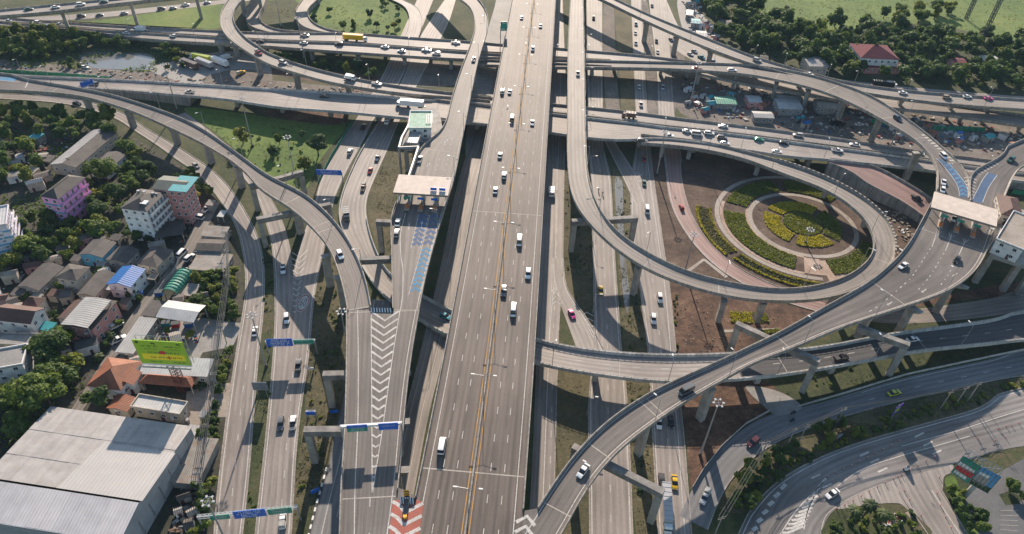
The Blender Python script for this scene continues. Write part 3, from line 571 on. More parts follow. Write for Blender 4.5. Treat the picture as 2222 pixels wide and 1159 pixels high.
viaduct('cross_north', 'cross_viaduct', 'narrow far carriageway of the busy crossing viaduct on the right', 'concrete_road', solid_below=4.2, spec=[('dash', 0, W)])
viaduct('cross_south', 'cross_viaduct', 'wide busy carriageway of the crossing viaduct on the right', 'concrete_road', solid_below=4.2, spec=[('dash', 1.5, W), ('dash', -2.0, W)], parmat='white_barrier')
viaduct('cross_west', 'cross_viaduct', 'crossing viaduct with a pale parapet left of the expressway', 'concrete_road', solid_below=5.2, spec=[('dash', 2, W), ('dash', -1.6, W), ('solid', EL, W)], parmat='white_barrier')
viaduct('far_cross_n', 'far_viaduct', 'far carriageway of the second crossing viaduct near the top', 'concrete_road', solid_below=4.0, spec=[('dash', 0, W)])
viaduct('far_cross_s', 'far_viaduct', 'near carriageway of the second crossing viaduct carrying the yellow truck', 'concrete_road', solid_below=4.0, spec=[('dash', 0, W)])
viaduct('low_east', 'low_viaduct', 'low viaduct half hidden beneath the right ramps', 'concrete_road', spec=[('dash', 0, W)])
viaduct('curl_ramp', 'curled_ramp', 'elevated ramp curling round at the upper left', 'loop', spec=[('solid', EL, W)])
viaduct('far_viaduct', 'high_viaduct', 'high viaduct on tall piers in the far upper left corner', 'concrete_road', spec=[('dash', 0, W)])
viaduct('infield_loop_a', 'infield_ramp', 'outer loop ramp on the far infield lawn', 'loop', solid_below=5, spec=[('solid', EL, W)])
viaduct('infield_loop_b', 'infield_ramp', 'inner loop ramp on the far infield lawn', 'loop', solid_below=5, spec=[('solid', EL, W)])
viaduct('underpass', 'curved_flyover', 'curved low flyover passing under the expressway and the toll ramp', 'concrete_road', solid_below=3.0, spec=[('solid', EL, W), ('solid', ('R', 0.7), W), ('dash', 0.2, W)], parmat='white_barrier', ranges={'L': [(150, 999)], 'R': [(60, 999)]})
rb = RIB['underpass']; k = MB(); rb.strip(k, rb.at_px(1600, 800)[0], rb.len, lambda x: rb.hw(x) - .5, lambda x: -rb.hw(x) + .5, .004); VIA['underpass'][1](k.build('resurfacing_and_ramp_shade', M['fresh_asphalt_and_ramp_shade'], VIA['underpass'][0]))  # dark asphalt sheet, its tone also painting in the shadow of the toll ramp
viaduct('pink_ramp', 'pink_ramp', 'short red paved ramp dropping behind the right toll canopy', 'pink_road', solid_below=9, spec=[])
# ------------------------------------------------------------------ piers, portal bents, joints
for xy in [(183,205),(275,232),(372,268),(446,305),(512,352),(640,440),(735,590)]: pier('left_ramp', xy)
portal('left_ramp', (541,402), (657,370), 12.6, 'AB'); portal('left_ramp', (556,474), (718,441), 13.6, 'AB'); portal('left_ramp', (779,561), (852,558), 14.9, '')
pier('left_ramp', (704,545)); portal('toll_road', (816,478), (900,482), 15.0, 'A'); portal('merged', (700,810), (790,808), 15.0, 'A'); portal('merged', (659,931), (780,930), 15.0, 'A')
for xy in [(1010,200),(985,290),(945,340),(1040,80),(1028,130)]: pier('toll_road', xy)
for y in (700, 800, 905, 1010, 1100): pier('merged', (858, y), wid=2.2, off=0)
for xy in [(1405,905),(1545,830)]: pier('right_ramp', xy, wid=2.4)
portal('right_ramp', (1243,966), (1441,1067), 15.0, 'AB'); portal('right_ramp', (1598,699), (1780,783), 15.0, 'AB'); portal('right_ramp', (1862,706), (1975,747), 15.0, 'B')
for xy in [(1900,655),(1985,655),(2075,600),(2040,560),(2110,520),(2050,480),(2130,470)]: pier('right_ramp', xy, wid=2.2)
for xy in [(1995,322),(1915,245),(1838,205),(1760,182),(1690,166),(1600,152),(1520,146)]: pier('ramp_north', xy)
for xy in [(1470,72),(1545,102),(1405,42),(1640,138),(1740,165),(1840,186),(1960,207),(2070,217),(2145,222)]: pier('ramp_far_east', xy)
for xy in [(2200,350),(2150,380)]: pier('ramp_east', xy)
for xy in [(1388,568),(1575,640),(1660,645),(1820,625),(1893,575),(1920,520),(1890,455),(1800,395),(1650,346),(1500,312),(1440,308),(1247,330),(1248,200),(1250,90)]: pier('loop', xy, wid=2.2)
portal('loop', (1241,478), (1384,470), 15.0, 'AB')
piers('cross_north', 26, 20, 200); piers('cross_south', 26, 24, 200, wid=3.2); piers('cross_west', 24, 70, 190, wid=3.0)
piers('far_cross_n', 26, 20, 250); piers('far_cross_s', 26, 10, 240); piers('low_east', 28); piers('curl_ramp', 30, 50, 225)
piers('far_viaduct', 36); piers('underpass', 26, 225, 440, wid=2.8); piers('infield_loop_a', 24, 60); piers('infield_loop_b', 24, 60)
for key, ys in (('left_ramp', [(118,196),(280,232),(368,263),(440,298),(470,318),(500,340),(640,432),(695,487),(705,500),(773,670)]), ('toll_road', [(1010,250),(1005,255),(985,300),(975,330),(1030,145),(1020,170),(1015,180),(1045,98),(1042,110),(955,671)]),
    ('merged', [(800,677),(800,1080)]), ('right_ramp', [(1230,1117),(1300,978),(1415,895),(1425,885),(1700,743),(1950,652),(2010,500)]), ('loop', [(1250,115),(1262,462),(1910,565),(1810,405),(1560,635),(1400,575)]), ('ramp_north', [(2040,352),(2045,372),(1990,300),(1930,255),(1800,195),(1690,160)])):
    for xy in ys: joint(key, RIB[key].at_px(*xy)[0], 0.28)
for key in ('cross_west', 'cross_south', 'cross_north', 'underpass', 'far_cross_s', 'far_cross_n', 'ramp_far_east', 'curl_ramp'):
    x = 24
    while x < RIB[key].len - 20:
        if RIB[key].pt(x)[2] > 3: joint(key, x, 0.22)
        x += 52
# handrail with posts on the flyover's parapets
def handrail(key, sd, a, b, h=0.95):
    rb = RIB[key]; root, P = VIA[key]; sg = 1 if sd == 'L' else -1; m_ = MB()
    rb.loft(m_, lambda x: [(sg * (rb.hw(x) - 0.12) - .05, h + .32), (sg * (rb.hw(x) - 0.12) + .05, h + .32), (sg * (rb.hw(x) - 0.12) + .05, h + .42), (sg * (rb.hw(x) - 0.12) - .05, h + .42)], a, b)
    x = a
    while x < b:
        p = rb.pt(x, sg * (rb.hw(x) - 0.12)); m_.box((p[0], p[1], p[2] + h + .2), (0.22, 0.22, 0.45), rb.ang(x)); x += 2.0
    P(m_.build('handrail', M['white_barrier'], root))
s0 = RIB['underpass'].at_px(1166, 760)[0]; handrail('underpass', 'L', s0 - 70, 460); handrail('underpass', 'R', s0 - 70, 460)
handrail('cross_north', 'R', 5, 200); handrail('cross_west', 'L', 60, 330); handrail('cross_west', 'R', 150, 330)
# black and yellow kerb blocks on the outside of the loop
rb = RIB['loop']; root, P = VIA['loop']; a = rb.at_px(1943, 550)[0]; b = rb.at_px(1690, 345)[0]; x = a; k_ = 0
while x < b:
    p = rb.pt(x, rb.hw(x) - 0.05); m_ = MB(); m_.box((p[0], p[1], p[2] + 1.12), (1.0, 0.5, 0.3), rb.ang(x)); P(m_.build('marker_block', M['joint'] if k_ % 2 else M['black'], root)); x += 1.02; k_ += 1
rb = RIB['ramp_north']; root, P = VIA['ramp_north']; a = rb.at_px(2092, 385)[0]; b = rb.at_px(2000, 290)[0]; x = min(a, b)
while x < max(a, b):
    m_ = MB(); rb.strip(m_, x, x + 0.9, -(rb.hw(x) - 0.6), -(rb.hw(x) - 2.4), 0.012, step=0.45); P(m_.build('hatch_bar', M[W], root)); x += 2.4
# ------------------------------------------------------------------ painted markings read off the photo
def paint(key, pts, mat, name='marking', dz=0.012, z=None):
    root, P = VIA[key]; zz = (RIB[key].c[-1][2] if z is None else z) + dz
    pw = [U(x, y, zz) for x, y in pts]; ar = sum(pw[i][0] * pw[(i + 1) % len(pw)][1] - pw[(i + 1) % len(pw)][0] * pw[i][1] for i in range(len(pw)))
    m_ = MB(); m_.poly(pw if ar > 0 else pw[::-1]); o = m_.build(name, M[mat], root); P(o); return o
def stroke(key, pts, wid, mat, name='edge_line', dz=0.014, z=None, smooth_=True, dash=None, parent=None):
    zz = (RIB[key].c[-1][2] if z is None else z) + dz; C3 = np.array([U(x, y, zz) for x, y in pts])
    if smooth_ and len(pts) > 2: C3 = cat_rom(C3, 8)
    C3 = resample(C3, 0.6) if (smooth_ or dash) else C3; t = np.gradient(C3[:, :2], axis=0); t /= np.linalg.norm(t, axis=1)[:, None]; n_ = np.stack([-t[:, 1], t[:, 0]], 1) * wid / 2
    m_ = MB(); s_ = np.concatenate([[0], np.cumsum(np.linalg.norm(np.diff(C3[:, :2], axis=0), axis=1))])
    for i in range(len(C3) - 1):
        if dash and (s_[i] % dash[0]) > dash[1]: continue
        m_.quad((*(C3[i][:2] - n_[i]), zz), (*(C3[i + 1][:2] - n_[i + 1]), zz), (*(C3[i + 1][:2] + n_[i + 1]), zz), (*(C3[i][:2] + n_[i]), zz))
    root, P = VIA[key] if parent is None else (parent, lambda o: o)
    o = m_.build(name, M[mat], root); P(o)
    if dash: o['kind'] = 'stuff'
    return o
def chevron(key, a, apex, b, wid, mat, dz=0.016, z=None):
    return stroke(key, [a, apex, b], wid, mat, 'chevron', dz, z, False)
GL = lambda y: 805 + (807.5 - 805) * (y - 684) / (1073 - 684); GR = lambda y: 868 - (868 - 807.5) * (y - 673) / (1073 - 673)
stroke('merged', [(805.5,684),(806,780),(807,930),(807.5,1073)], 0.22, W); stroke('merged', [(868,673),(851,780),(830,930),(807.5,1073)], 0.22, W)
y = 692.0
while y < 1040:
    xl, xr = GL(y), GR(y); wdt = xr - xl
    chevron('merged', (xl, y - wdt * 0.28), ((xl + xr) / 2, y + wdt * 0.06), (xr, y - wdt * 0.28), 0.7 if wdt > 25 else 0.5, W); y += 19.5 * (0.82 + 0.36 * (y - 690) / 350)
stroke('merged', [(803,1080),(801,1159),(799,1200)], 0.2, W, dash=(9, 2.4))
TR = 'toll_road'
stroke(TR, q('b2', (985,240),(955,360),(953,480),(968,600),(966,750),(952,850)), 0.24, W)
blue1 = q('b2', (1070,250),(1133,250),(1082,462),(1020,455)); blue2 = q('b2', (1146,250),(1204,250),(1076,752),(1006,750))
pass
for pl in (q('b2', (1066,250),(1018,460)), q('b2', (1138,250),(1083,470),(1004,752)), q('b2', (1208,250),(1145,480),(1078,752)), q('b2', (1130,250),(1076,462))): stroke(TR, pl, 0.2, W)
def chev_lane(key, l0, r0, l1, r1, n, wid, mat, up=0.35, z=None):
    for i in range(n):
        f = (i + 0.5) / n; a = (l0[0] + (l1[0] - l0[0]) * f, l0[1] + (l1[1] - l0[1]) * f); b = (r0[0] + (r1[0] - r0[0]) * f, r0[1] + (r1[1] - r0[1]) * f)
        w_ = b[0] - a[0]; chevron(key, (a[0] + 1, a[1]), ((a[0] + b[0]) / 2, (a[1] + b[1]) / 2 - w_ * up), (b[0] - 1, b[1]), wid, mat, z=z)
Q1 = lambda x, y: q('b2', (x, y))[0]
chev_lane(TR, Q1(1070,255), Q1(1130,255), Q1(1022,455), Q1(1080,455), 7, 1.5, 'vivid_blue_paint'); chev_lane(TR, Q1(1146,255), Q1(1204,255), Q1(1092,450), Q1(1150,450), 6, 1.5, 'vivid_blue_paint'); chev_lane(TR, Q1(1090,462), Q1(1148,462), Q1(1010,745), Q1(1074,745), 9, 1.15, 'light_blue_paint')
for x_, y_ in ((1005,320),(1085,310)):
    paint(TR, q('b2', (x_-2,y_+25),(x_+2,y_+25),(x_+4,y_-5),(x_,y_-5)), W, 'arrow_marking', 0.02); paint(TR, q('b2', (x_-6,y_-4),(x_+9,y_-4),(x_+4,y_-22)), W, 'arrow_marking', 0.02)
stroke(TR, q('a2', (1140,920),(1080,1010),(1060,1090)), 0.22, W); stroke(TR, q('a2', (1250,730),(1215,810),(1150,900)), 0.2, W)
for pl in (q('a2', (1290,760),(1240,880),(1210,970),(1165,1100)), q('a2', (1275,870),(1255,990),(1215,1110))): stroke(TR, pl, 0.2, W, 'lane_dashes', dash=(4, 1.1))
for x_, y_ in ((1235,885),(1125,1035)): paint(TR, q('a2', (x_-10,y_+15),(x_-5,y_+15),(x_+8,y_-3),(x_+2,y_-5)), W, 'arrow_marking', 0.02); paint(TR, q('a2', (x_-5,y_-4),(x_+14,y_+3),(x_+14,y_-9)), W, 'arrow_marking', 0.02)
# gore between merged road and expressway: red with white bars, and the one at the right ramp
def deck_poly(key, pts, z, mat, name='gore_deck', th=0.6):
    root, P = VIA[key]; m_ = MB(); pw = [U(x, y, z)[:2] for x, y in pts]; m_.prism([tuple(p) for p in pw], z - th, z, 1, 0); o = m_.build(name, [M[mat], M['concrete']], root); P(o); return o
deck_poly('merged', [(862,1058),(874,1062),(904,1078),(893,1130),(872,1235),(800,1235)], 16.965, 'ramp')
deck_poly('right_ramp', [(1139,1108),(1167,1103),(1188,1120),(1170,1235),(1090,1235)], 16.968, 'ramp')
deck_poly('right_ramp', [(1996,484),(2016,446),(2034,412),(2035,378),(2072,352),(2102,374),(2130,372),(2194,396),(2173,452),(2146,540)], 16.962, 'ramp', 'plaza_deck', 1.6)
paint('merged', [(852,1086),(903,1083),(920,1091),(909,1160),(897,1230),(836,1230),(845,1159)], 'red_paint', 'red_gore', 0.01, 17.0)
for i in range(4):
    dx, dy = -4.2 * i, 27 * i
    stroke('merged', [(851 + dx * .8, 1088 + dy), (866 + dx, 1096 + dy), (880 + dx, 1112 + dy)], 0.9, W, 'gore_bar', 0.016, 17.0, False); stroke('merged', [(880 + dx, 1112 + dy), (918 + dx * .7, 1092 + dy)], 0.9, W, 'gore_bar', 0.018, 17.0, False)
for i in range(3): stroke('right_ramp', [(1120 - 3 * i, 1133 + 22 * i), (1144 - 3 * i, 1120 + 22 * i), (1161 - 5 * i, 1141 + 22 * i)], 0.9, W, 'chevron', 0.016, 17.0, False)
RR = 'right_ramp'
for pl in (q('b4', (1150,460),(1040,630),(980,690),(840,810),(745,870)), q('b4', (1235,490),(1150,630),(1070,725)), q('b4', (1318,510),(1260,630),(1215,690))): stroke(RR, pl, 0.24, W, 'lane_dashes', dash=(3.2, 1.0))
for pl in (q('b4', (1198,342),(1160,450)), q('b4', (1286,370),(1245,475)), q('b4', (1372,405),(1330,500))): stroke(RR, pl, 0.24, W)
for a_, b_, c_ in (((1198,342),(1180,400),(1222,352)), ((1268,362),(1275,400),(1305,378)), ((1355,395),(1362,430),(1393,405)), ((1060,375),(1075,350),(1110,325))): stroke(RR, q('b4', a_, b_, c_), 0.2, W, 'nose_marking', smooth_=False)
for x_, y_ in ((1305,630),(1110,730),(895,810)):
    paint(RR, q('b4', (x_-12,y_+2),(x_-8,y_+8),(x_+16,y_-12),(x_+12,y_-16)), W, 'arrow_marking', 0.02); paint(RR, q('b4', (x_-20,y_+6),(x_-2,y_+11),(x_-12,y_-7)), W, 'arrow_marking', 0.02)
C3_ = lambda *p: [(1980 + x / 3.62, 300 + y / 3.62) for x, y in p]
paint(RR, C3_((190,158),(235,165),(300,215),(350,275),(395,330),(432,390),(437,468),(372,458),(358,385),(320,315),(270,250),(225,195)), 'blue_paint', 'blue_lane', 0.012, 17.0)
paint(RR, C3_((595,270),(665,292),(600,385),(548,512),(468,490),(512,400),(555,322)), 'blue_paint', 'blue_lane', 0.012, 17.0)
for pl in (C3_((190,158),(270,250),(320,315),(358,385),(370,455)), C3_((265,175),(350,270),(395,325),(432,390),(437,470)), C3_((595,268),(555,320),(512,400),(466,490)), C3_((665,290),(600,385),(550,505))): stroke(RR, pl, 0.22, W, z=17.0)
for a_, b_, c_ in (((262,215),(300,205),(300,225)), ((290,250),(325,235),(330,258)), ((312,285),(350,270),(355,290)), ((335,320),(375,305),(385,325)), ((350,350),(390,335),(405,360)), ((360,385),(400,370),(420,392)), ((368,415),(405,402),(428,425)), ((372,445),(405,432),(430,455))): stroke(RR, C3_(a_, b_, c_), 0.8, 'light_blue_paint', 'chevron', 0.02, 17.0, False)
for i in range(6): stroke(RR, C3_((405 + 8 * i, 312 + 27 * i), (455 + 3 * i, 305 + 27 * i), (505 - 5 * i, 330 + 24 * i)), 0.55, W, 'chevron', 0.02, 17.0, False)
for i in range(7): stroke(RR, C3_((498 + 24 * i, 268 - 14 * i), (530 + 24 * i, 285 - 13 * i)), 0.5, W, 'hatch_bar', 0.02, 17.0, False)
for i in range(2): paint('left_ramp', [(-40 + 48 * i, 163 + 4 * i), (6 + 32 * i, 168 + 3 * i), (-2 + 30 * i, 174 + 3 * i), (-50 + 48 * i, 171 + 3 * i)], 'light_blue_paint', 'blue_lane', 0.012, 10.5)
stroke('left_ramp', [(-30,172),(8,175),(42,178)], 0.25, W, z=10.5); stroke('left_ramp', [(62,172),(58,184),(54,192)], 0.6, W, 'stop_line', z=10.5)
# ground markings: chevron gores
for i in range(11):
    f = i / 10; y_ = 548 + 128 * f; xl, xr = 634 + 3 * f, 668 - 26 * f
    o = stroke('merged', [(xl, y_), ((xl + xr) / 2, y_ + (xr - xl) * .32), (xr, y_ - 6 * (1 - f))], 0.5, W, 'chevron', 0.03, 0.06, False)
    o.parent = bpy.data.objects['road_west_third']; o.matrix_parent_inverse = Matrix.Identity(4)
GR_ = bpy.data.objects['road_street_inner']
def gstroke(road, pts, wid, mat, name, sm=False, z=0.09): return stroke('merged', pts, wid, mat, name, 0.0, z, sm, None, bpy.data.objects[road])
for i in range(5): gstroke('road_street_inner', q('b3', (535 + 16 * i, 880 + 32 * i), (558 + 11 * i, 862 + 38 * i), (602, 885 + 34 * i)), 0.4, W, 'chevron')
gstroke('road_street_inner', q('b3', (530,880),(575,970),(606,1035)), 0.2, W, 'edge_line', True)
for i in range(4): gstroke('road_under_right', q('b3', (340, 735 + 27 * i), (355 + 4 * i, 708 + 28 * i), (378 + 6 * i, 735 + 26 * i)), 0.4, W, 'chevron')
gstroke('road_under_right', q('b3', (342,560),(340,690),(330,820),(322,1050)), 0.2, W, 'edge_line', True); gstroke('road_under_right', q('b3', (352,560),(360,680),(405,810)), 0.2, W, 'edge_line', True)
for i in range(3): gstroke('road_street_outer', q('b3', (862 + 10 * i, -2 + 22 * i), (880 + 6 * i, -16 + 22 * i), (898, 0 + 22 * i)), 0.4, W, 'chevron')
# corner road: hatched shoulders and the painted speed circle
for i in range(6): gstroke('road_corner', q('c4', (30 + 30 * i + 4 * i * i * .3, 1135 - 52 * i), (62 + 30 * i + 4 * i * i * .3, 1115 - 54 * i)), 1.0, W, 'hatch_bar')
for i in range(13): gstroke('road_corner', q('c4', (215 + 21 * i, 1150 - 26 * i), (255 + 20 * i, 1150 - 27.5 * i), (350 + 11.5 * i, 1110 - 24 * i)) if i < 9 else q('c4', (215 + 21 * i, 1150 - 26 * i), (255 + 20 * i, 1138 - 27.5 * i)), 0.65, W, 'hatch_bar')
gstroke('road_corner', q('c4', (565,858),(720,752),(950,672),(1200,600),(1400,542)), 0.22, W, 'edge_line', True); gstroke('road_corner', q('c4', (970,605),(1150,555),(1350,500),(1560,430),(1738,375)), 0.22, W, 'edge_line', True); gstroke('road_corner', q('c4', (460,1150),(490,1050),(560,985),(700,905),(850,845)), 0.2, 'joint', 'edge_line', True)
gstroke('road_corner', q('c4', (205,1159),(300,1020),(400,910),(490,825)), 0.25, W, 'edge_line', True); gstroke('road_corner', q('c4', (355,1130),(380,1010),(430,900)), 0.25, W, 'edge_line', True)
for x_, y_ in ((430,795),(500,855),(735,655),(800,698),(1080,535),(1135,590),(850,755),(1190,645)): gstroke('road_corner', q('c4', (x_-28,y_+13),(x_+28,y_-13)), 0.5, W, 'lane_mark')
M['pale_red'] = paint_mat('faded_red', (0.35, 0.12, 0.1), 0.3)
for (r_, mt, zz) in ((2.6, 'white_paint', 0.085), (2.4, 'pale_red', 0.088), (2.0, 'white_paint', 0.091)):
    c_ = U(658, 657, zz); mb = MB(); mb.poly([(c_[0] + r_ * 0.8 * math.cos(a), c_[1] + r_ * 1.8 * math.sin(a), zz) for a in [2 * math.pi * i / 28 for i in range(28)]]); mb.build('speed_circle', M[mt], bpy.data.objects['road_west_third'])
cu = bpy.data.curves.new('speed_number', 'FONT'); cu.body = '60'; cu.size = 2.6; cu.align_x = 'CENTER'; cu.align_y = 'CENTER'; cu.fill_mode = 'BOTH'
tmp = bpy.data.objects.new('tmp', cu); COL.objects.link(tmp); dg = bpy.context.evaluated_depsgraph_get(); me = bpy.data.meshes.new_from_object(tmp.evaluated_get(dg)); bpy.data.objects.remove(tmp)
me.materials.clear(); me.materials.append(M['dark_steel']); o = link('speed_number', me, bpy.data.objects['road_west_third'], tuple(U(658, 657, 0.095))); o.scale = (0.9, 2.0, 1)
# black and white striped noses at the gores
def striped_nose(key, a, b, z, h, n, label, c1='black', c2='white'):
    A = U(*a, z); B = U(*b, z); d = B - A; ang = math.atan2(d[1], d[0]); L = np.linalg.norm(d); root = empty('gore_barrier', tuple((A + B) / 2), ang, label, 'barrier')
    for i in range(n):
        m_ = MB(); x0 = -L / 2 + L * i / n; x1 = x0 + L / n; m_.quad((x0, -0.9, 0.02), (x1, -0.9, 0.02), (x1 - .25, 0.3, h), (x0 - .25, 0.3, h)); m_.quad((x0 - .25, 0.3, h), (x1 - .25, 0.3, h), (x1, 0.9, 0.02), (x0, 0.9, 0.02)); m_.build('stripe_panel', M[c1 if i % 2 else c2], root)
    return root
striped_nose('merged', (806, 673), (853, 674), 17.0, 0.8, 16, 'black and white striped barrier at the tip between the curved ramp and the toll road')
striped_nose('merged', (870, 1086), (902, 1088), 17.0, 1.1, 12, 'black and white striped barrier at the red gore beside the expressway')
root = empty('crash_cushion', tuple(U(882, 1105, 17.0)), 0, 'dark crash cushion with a yellow nose lying on the red gore', 'crash cushion')
for i in range(5): m_ = MB(); m_.box((0, -1.4 + i * 0.85, 0.45), (1.0 + 0.03 * i, 0.8, 0.85)); m_.build('cushion_bay', M['dark_steel'], root)
m_ = MB(); m_.bar((0, -2.2, 0.02), (0, -2.2, 0.85), 0.5, n=12); m_.build('nose', M['yellow'], root)
root = empty('chevron_board', tuple(U(883, 1079, 17.0)), 0, 'yellow and black chevron board standing behind the striped gore barrier', 'sign')
for i in range(5):
    m_ = MB(); z_ = 0.5 + i * 0.5
    m_.poly([(-.7, 0, z_), (0, 0, z_ + .3), (0, 0, z_ + .8), (-.7, 0, z_ + .5)]); m_.poly([(0, 0, z_ + .3), (.7, 0, z_), (.7, 0, z_ + .5), (0, 0, z_ + .8)]); m_.build('chevron_stripe', M['yellow' if i % 2 == 0 else 'black'], root)
m_ = MB(); m_.box((0, .1, 1.4), (1.3, .08, 2.8)); m_.build('board', M['dark_steel'], root)
# ------------------------------------------------------------------ signs on gantries
M['sign_blue'] = flat('sign_blue', (0.012, 0.13, 0.58), 0.4, 0, 0.05); M['sign_green'] = flat('sign_green', (0.015, 0.26, 0.19), 0.4, 0, 0.05)
def scribble(mb, x0, x1, z, h, rnd, y=-0.03):
    """a row of small illegible letters"""
    x = x0
    while x < x1:
        w_ = rnd.uniform(0.5, 0.95) * h; mb.quad((x, y, z), (x + w_ * .35, y, z), (x + w_ * .35, y, z + h), (x, y, z + h))
        if rnd.random() < .7: mb.quad((x + w_ * .35, y, z + h * .7), (x + w_ * .8, y, z + h * .7), (x + w_ * .8, y, z + h), (x + w_ * .35, y, z + h))
        if rnd.random() < .6: mb.quad((x + w_ * .5, y, z), (x + w_ * .8, y, z), (x + w_ * .8, y, z + h * .5), (x + w_ * .5, y, z + h * .5))
        x += w_ + (h * .9 if rnd.random() < .15 else h * .15)
def gantry(a, b, z, zb, panels, label, posts='AB', truss=True, rzoff=0.0):
    """sign bridge: beam between two photo points at height z; panels: (u0, u1, below, above, colour, rows)"""
    A = U(*a, z); B = U(*b, z); d = B - A; L = float(np.linalg.norm(d[:2])); ang = math.atan2(d[1], d[0]) + rzoff; rnd = random.Random(int(a[0]))
    root = empty('sign_gantry', (A[0], A[1], zb), ang, label, 'sign gantry'); hz = z - zb
    m_ = MB()
    if truss:
        for (y_, z_) in ((-.35, -.4), (.35, -.4), (-.35, .4), (.35, .4)): m_.bar((0, y_, hz + z_), (L, y_, hz + z_), 0.09, n=5)
        nn = int(L / 1.1)
        for i in range(nn):
            x0, x1 = L * i / nn, L * (i + 1) / nn; m_.bar((x0, -.35, hz - .4), (x1, -.35, hz + .4), 0.06, n=4); m_.bar((x0, .35, hz + .4), (x1, .35, hz - .4), 0.06, n=4); m_.bar((x0, -.35, hz + .4), (x1, .35, hz + .4), 0.06, n=4)
    else: m_.box((L / 2, 0, hz), (L, 0.7, 0.7))
    m_.build('truss_beam' if truss else 'beam', M['white'], root)
    for e, x_ in (('A', 0.15), ('B', L - 0.15)):
        if e in posts: m_ = MB(); m_.bar((x_, 0, 0), (x_, 0, hz + .4), 0.22, n=8); m_.build('post', M['steel'], root)
    for (u0, u1, lo, hi, colr, rows) in panels:
        m_ = MB(); x0, x1 = u0 * L, u1 * L; m_.box(((x0 + x1) / 2, -0.55, hz + (lo + hi) / 2), (x1 - x0, 0.12, hi - lo)); p_ = m_.build('sign_panel', M['sign_' + colr], root)
        m_ = MB()
        for r_ in range(rows):
            zc = hz + hi - (hi - lo) * (0.2 + 0.68 * r_ / max(1, rows - 1)) - .12; k_ = rnd.uniform(0.12, 0.24) * (x1 - x0); scribble(m_, x0 + k_, x1 - k_, zc, (hi - lo) * 0.16, rnd, -0.62)
        m_.build('lettering', M['white'], p_)
    return root
gantry((428,1122), (646,1100), 6.6, 0, [(0.13,0.32,-1.3,0.7,'green',3),(0.36,0.68,-1.7,1.5,'blue',4),(0.7,0.94,-1.5,1.0,'green',3)], 'sign gantry with one blue and two green panels across the lower left roads')
gantry((576,742), (684,739), 6.4, 0, [(0.03,0.55,-1.6,1.8,'blue',4),(0.57,0.97,-1.0,1.0,'green',2)], 'sign gantry with a wide blue and a narrow green panel over the left roads')
gantry((738,926), (872,918), 22.6, 17.0, [(0.11,0.44,-1.7,-.2,'green',3),(0.11,0.44,-.18,1.0,'blue',2),(0.62,0.94,-1.7,.1,'blue',2),(0.62,0.94,.12,1.0,'blue',2)], 'white sign gantry over the chevron gore with green and blue panels', truss=False)
gantry((687,372), (742,374), 5.6, 0, [(0.0,1.0,-1.2,1.4,'blue',3)], 'single wide blue sign over the street beyond the curved ramp')
gantry((172,186), (202,176), 8.0, 2.0, [(0.05,0.95,-1.4,1.6,'blue',2)], 'small blue sign beside the far end of the left curved ramp')
gantry((1086,56), (1100,56), 22.0, 0, [(0.0,1.0,-2.6,2.6,'green',2)], 'tall green sign left of the expressway near the top', posts='A')
gantry((664,894), (685,894), 3.0, 0, [(0.02,0.98,-.7,.8,'blue',0)], 'small notice board on posts beside the left road verge')
bpy.data.objects['sign_gantry.006'].children[-1].data.materials[0] = M['white']
# small grey rear side of a sign board between the two left roads
def board(px, zlo, zhi, wid, rz, label, mat, name='sign_board', cat='sign', zb=0.0, post=True, tilt=0):
    p = U(*px, (zlo + zhi) / 2); root = empty(name, (p[0], p[1], zb), rz, label, cat); m_ = MB(); m_.box((0, 0, (zlo + zhi) / 2 - zb), (wid, .15, zhi - zlo)); m_.build('board', M[mat], root)
    for x_ in (-wid * .3, wid * .3):
        if post: m_ = MB(); m_.bar((x_, .15, 0), (x_, .15, zhi - zb - .3), .1, n=6); m_.build('post', M['steel'], root)
    return root
M['panel_back'] = flat('sign_back_grey', (0.2, 0.22, 0.25), 0.5, 0.2, 0.1)
b_ = board((564,838), 4.2, 7.8, 4.4, 0.06, 'grey back of a tilted board between the two left roads', 'panel_back')
for i in range(5): m_ = MB(); m_.box((0, -.12, 4.6 + i * .7), (4.4, .1, .12)); m_.build('rib', M['steel'], b_)
board((672,799), 2.2, 3.2, 2.6, -0.1, 'thin white board low in the verge beside the left road', 'white')
board((725,893), 0.3, 1.6, 2.4, 0.2, 'small blue hut panel at the foot of the upper portal column', 'sign_blue', post=False)
board((684,1065), 0.2, 1.7, 2.5, 0.6, 'dark blue board leaning near the black and white kerb', 'sign_blue', post=False)
# black and white kerb by the south road
rb = RIB['south_road']; root = bpy.data.objects['road_south']
a = rb.at_px(712, 1020)[0]; x = a
k_ = 0
while x < rb.len - 5:
    p = rb.pt(x, rb.hw(x) + .25); m_ = MB(); m_.box((p[0], p[1], 0.2), (1.2, 0.5, 0.5), rb.ang(x)); m_.build('kerb_stone', M['black' if k_ % 2 else 'white'], root); x += 1.22; k_ += 1
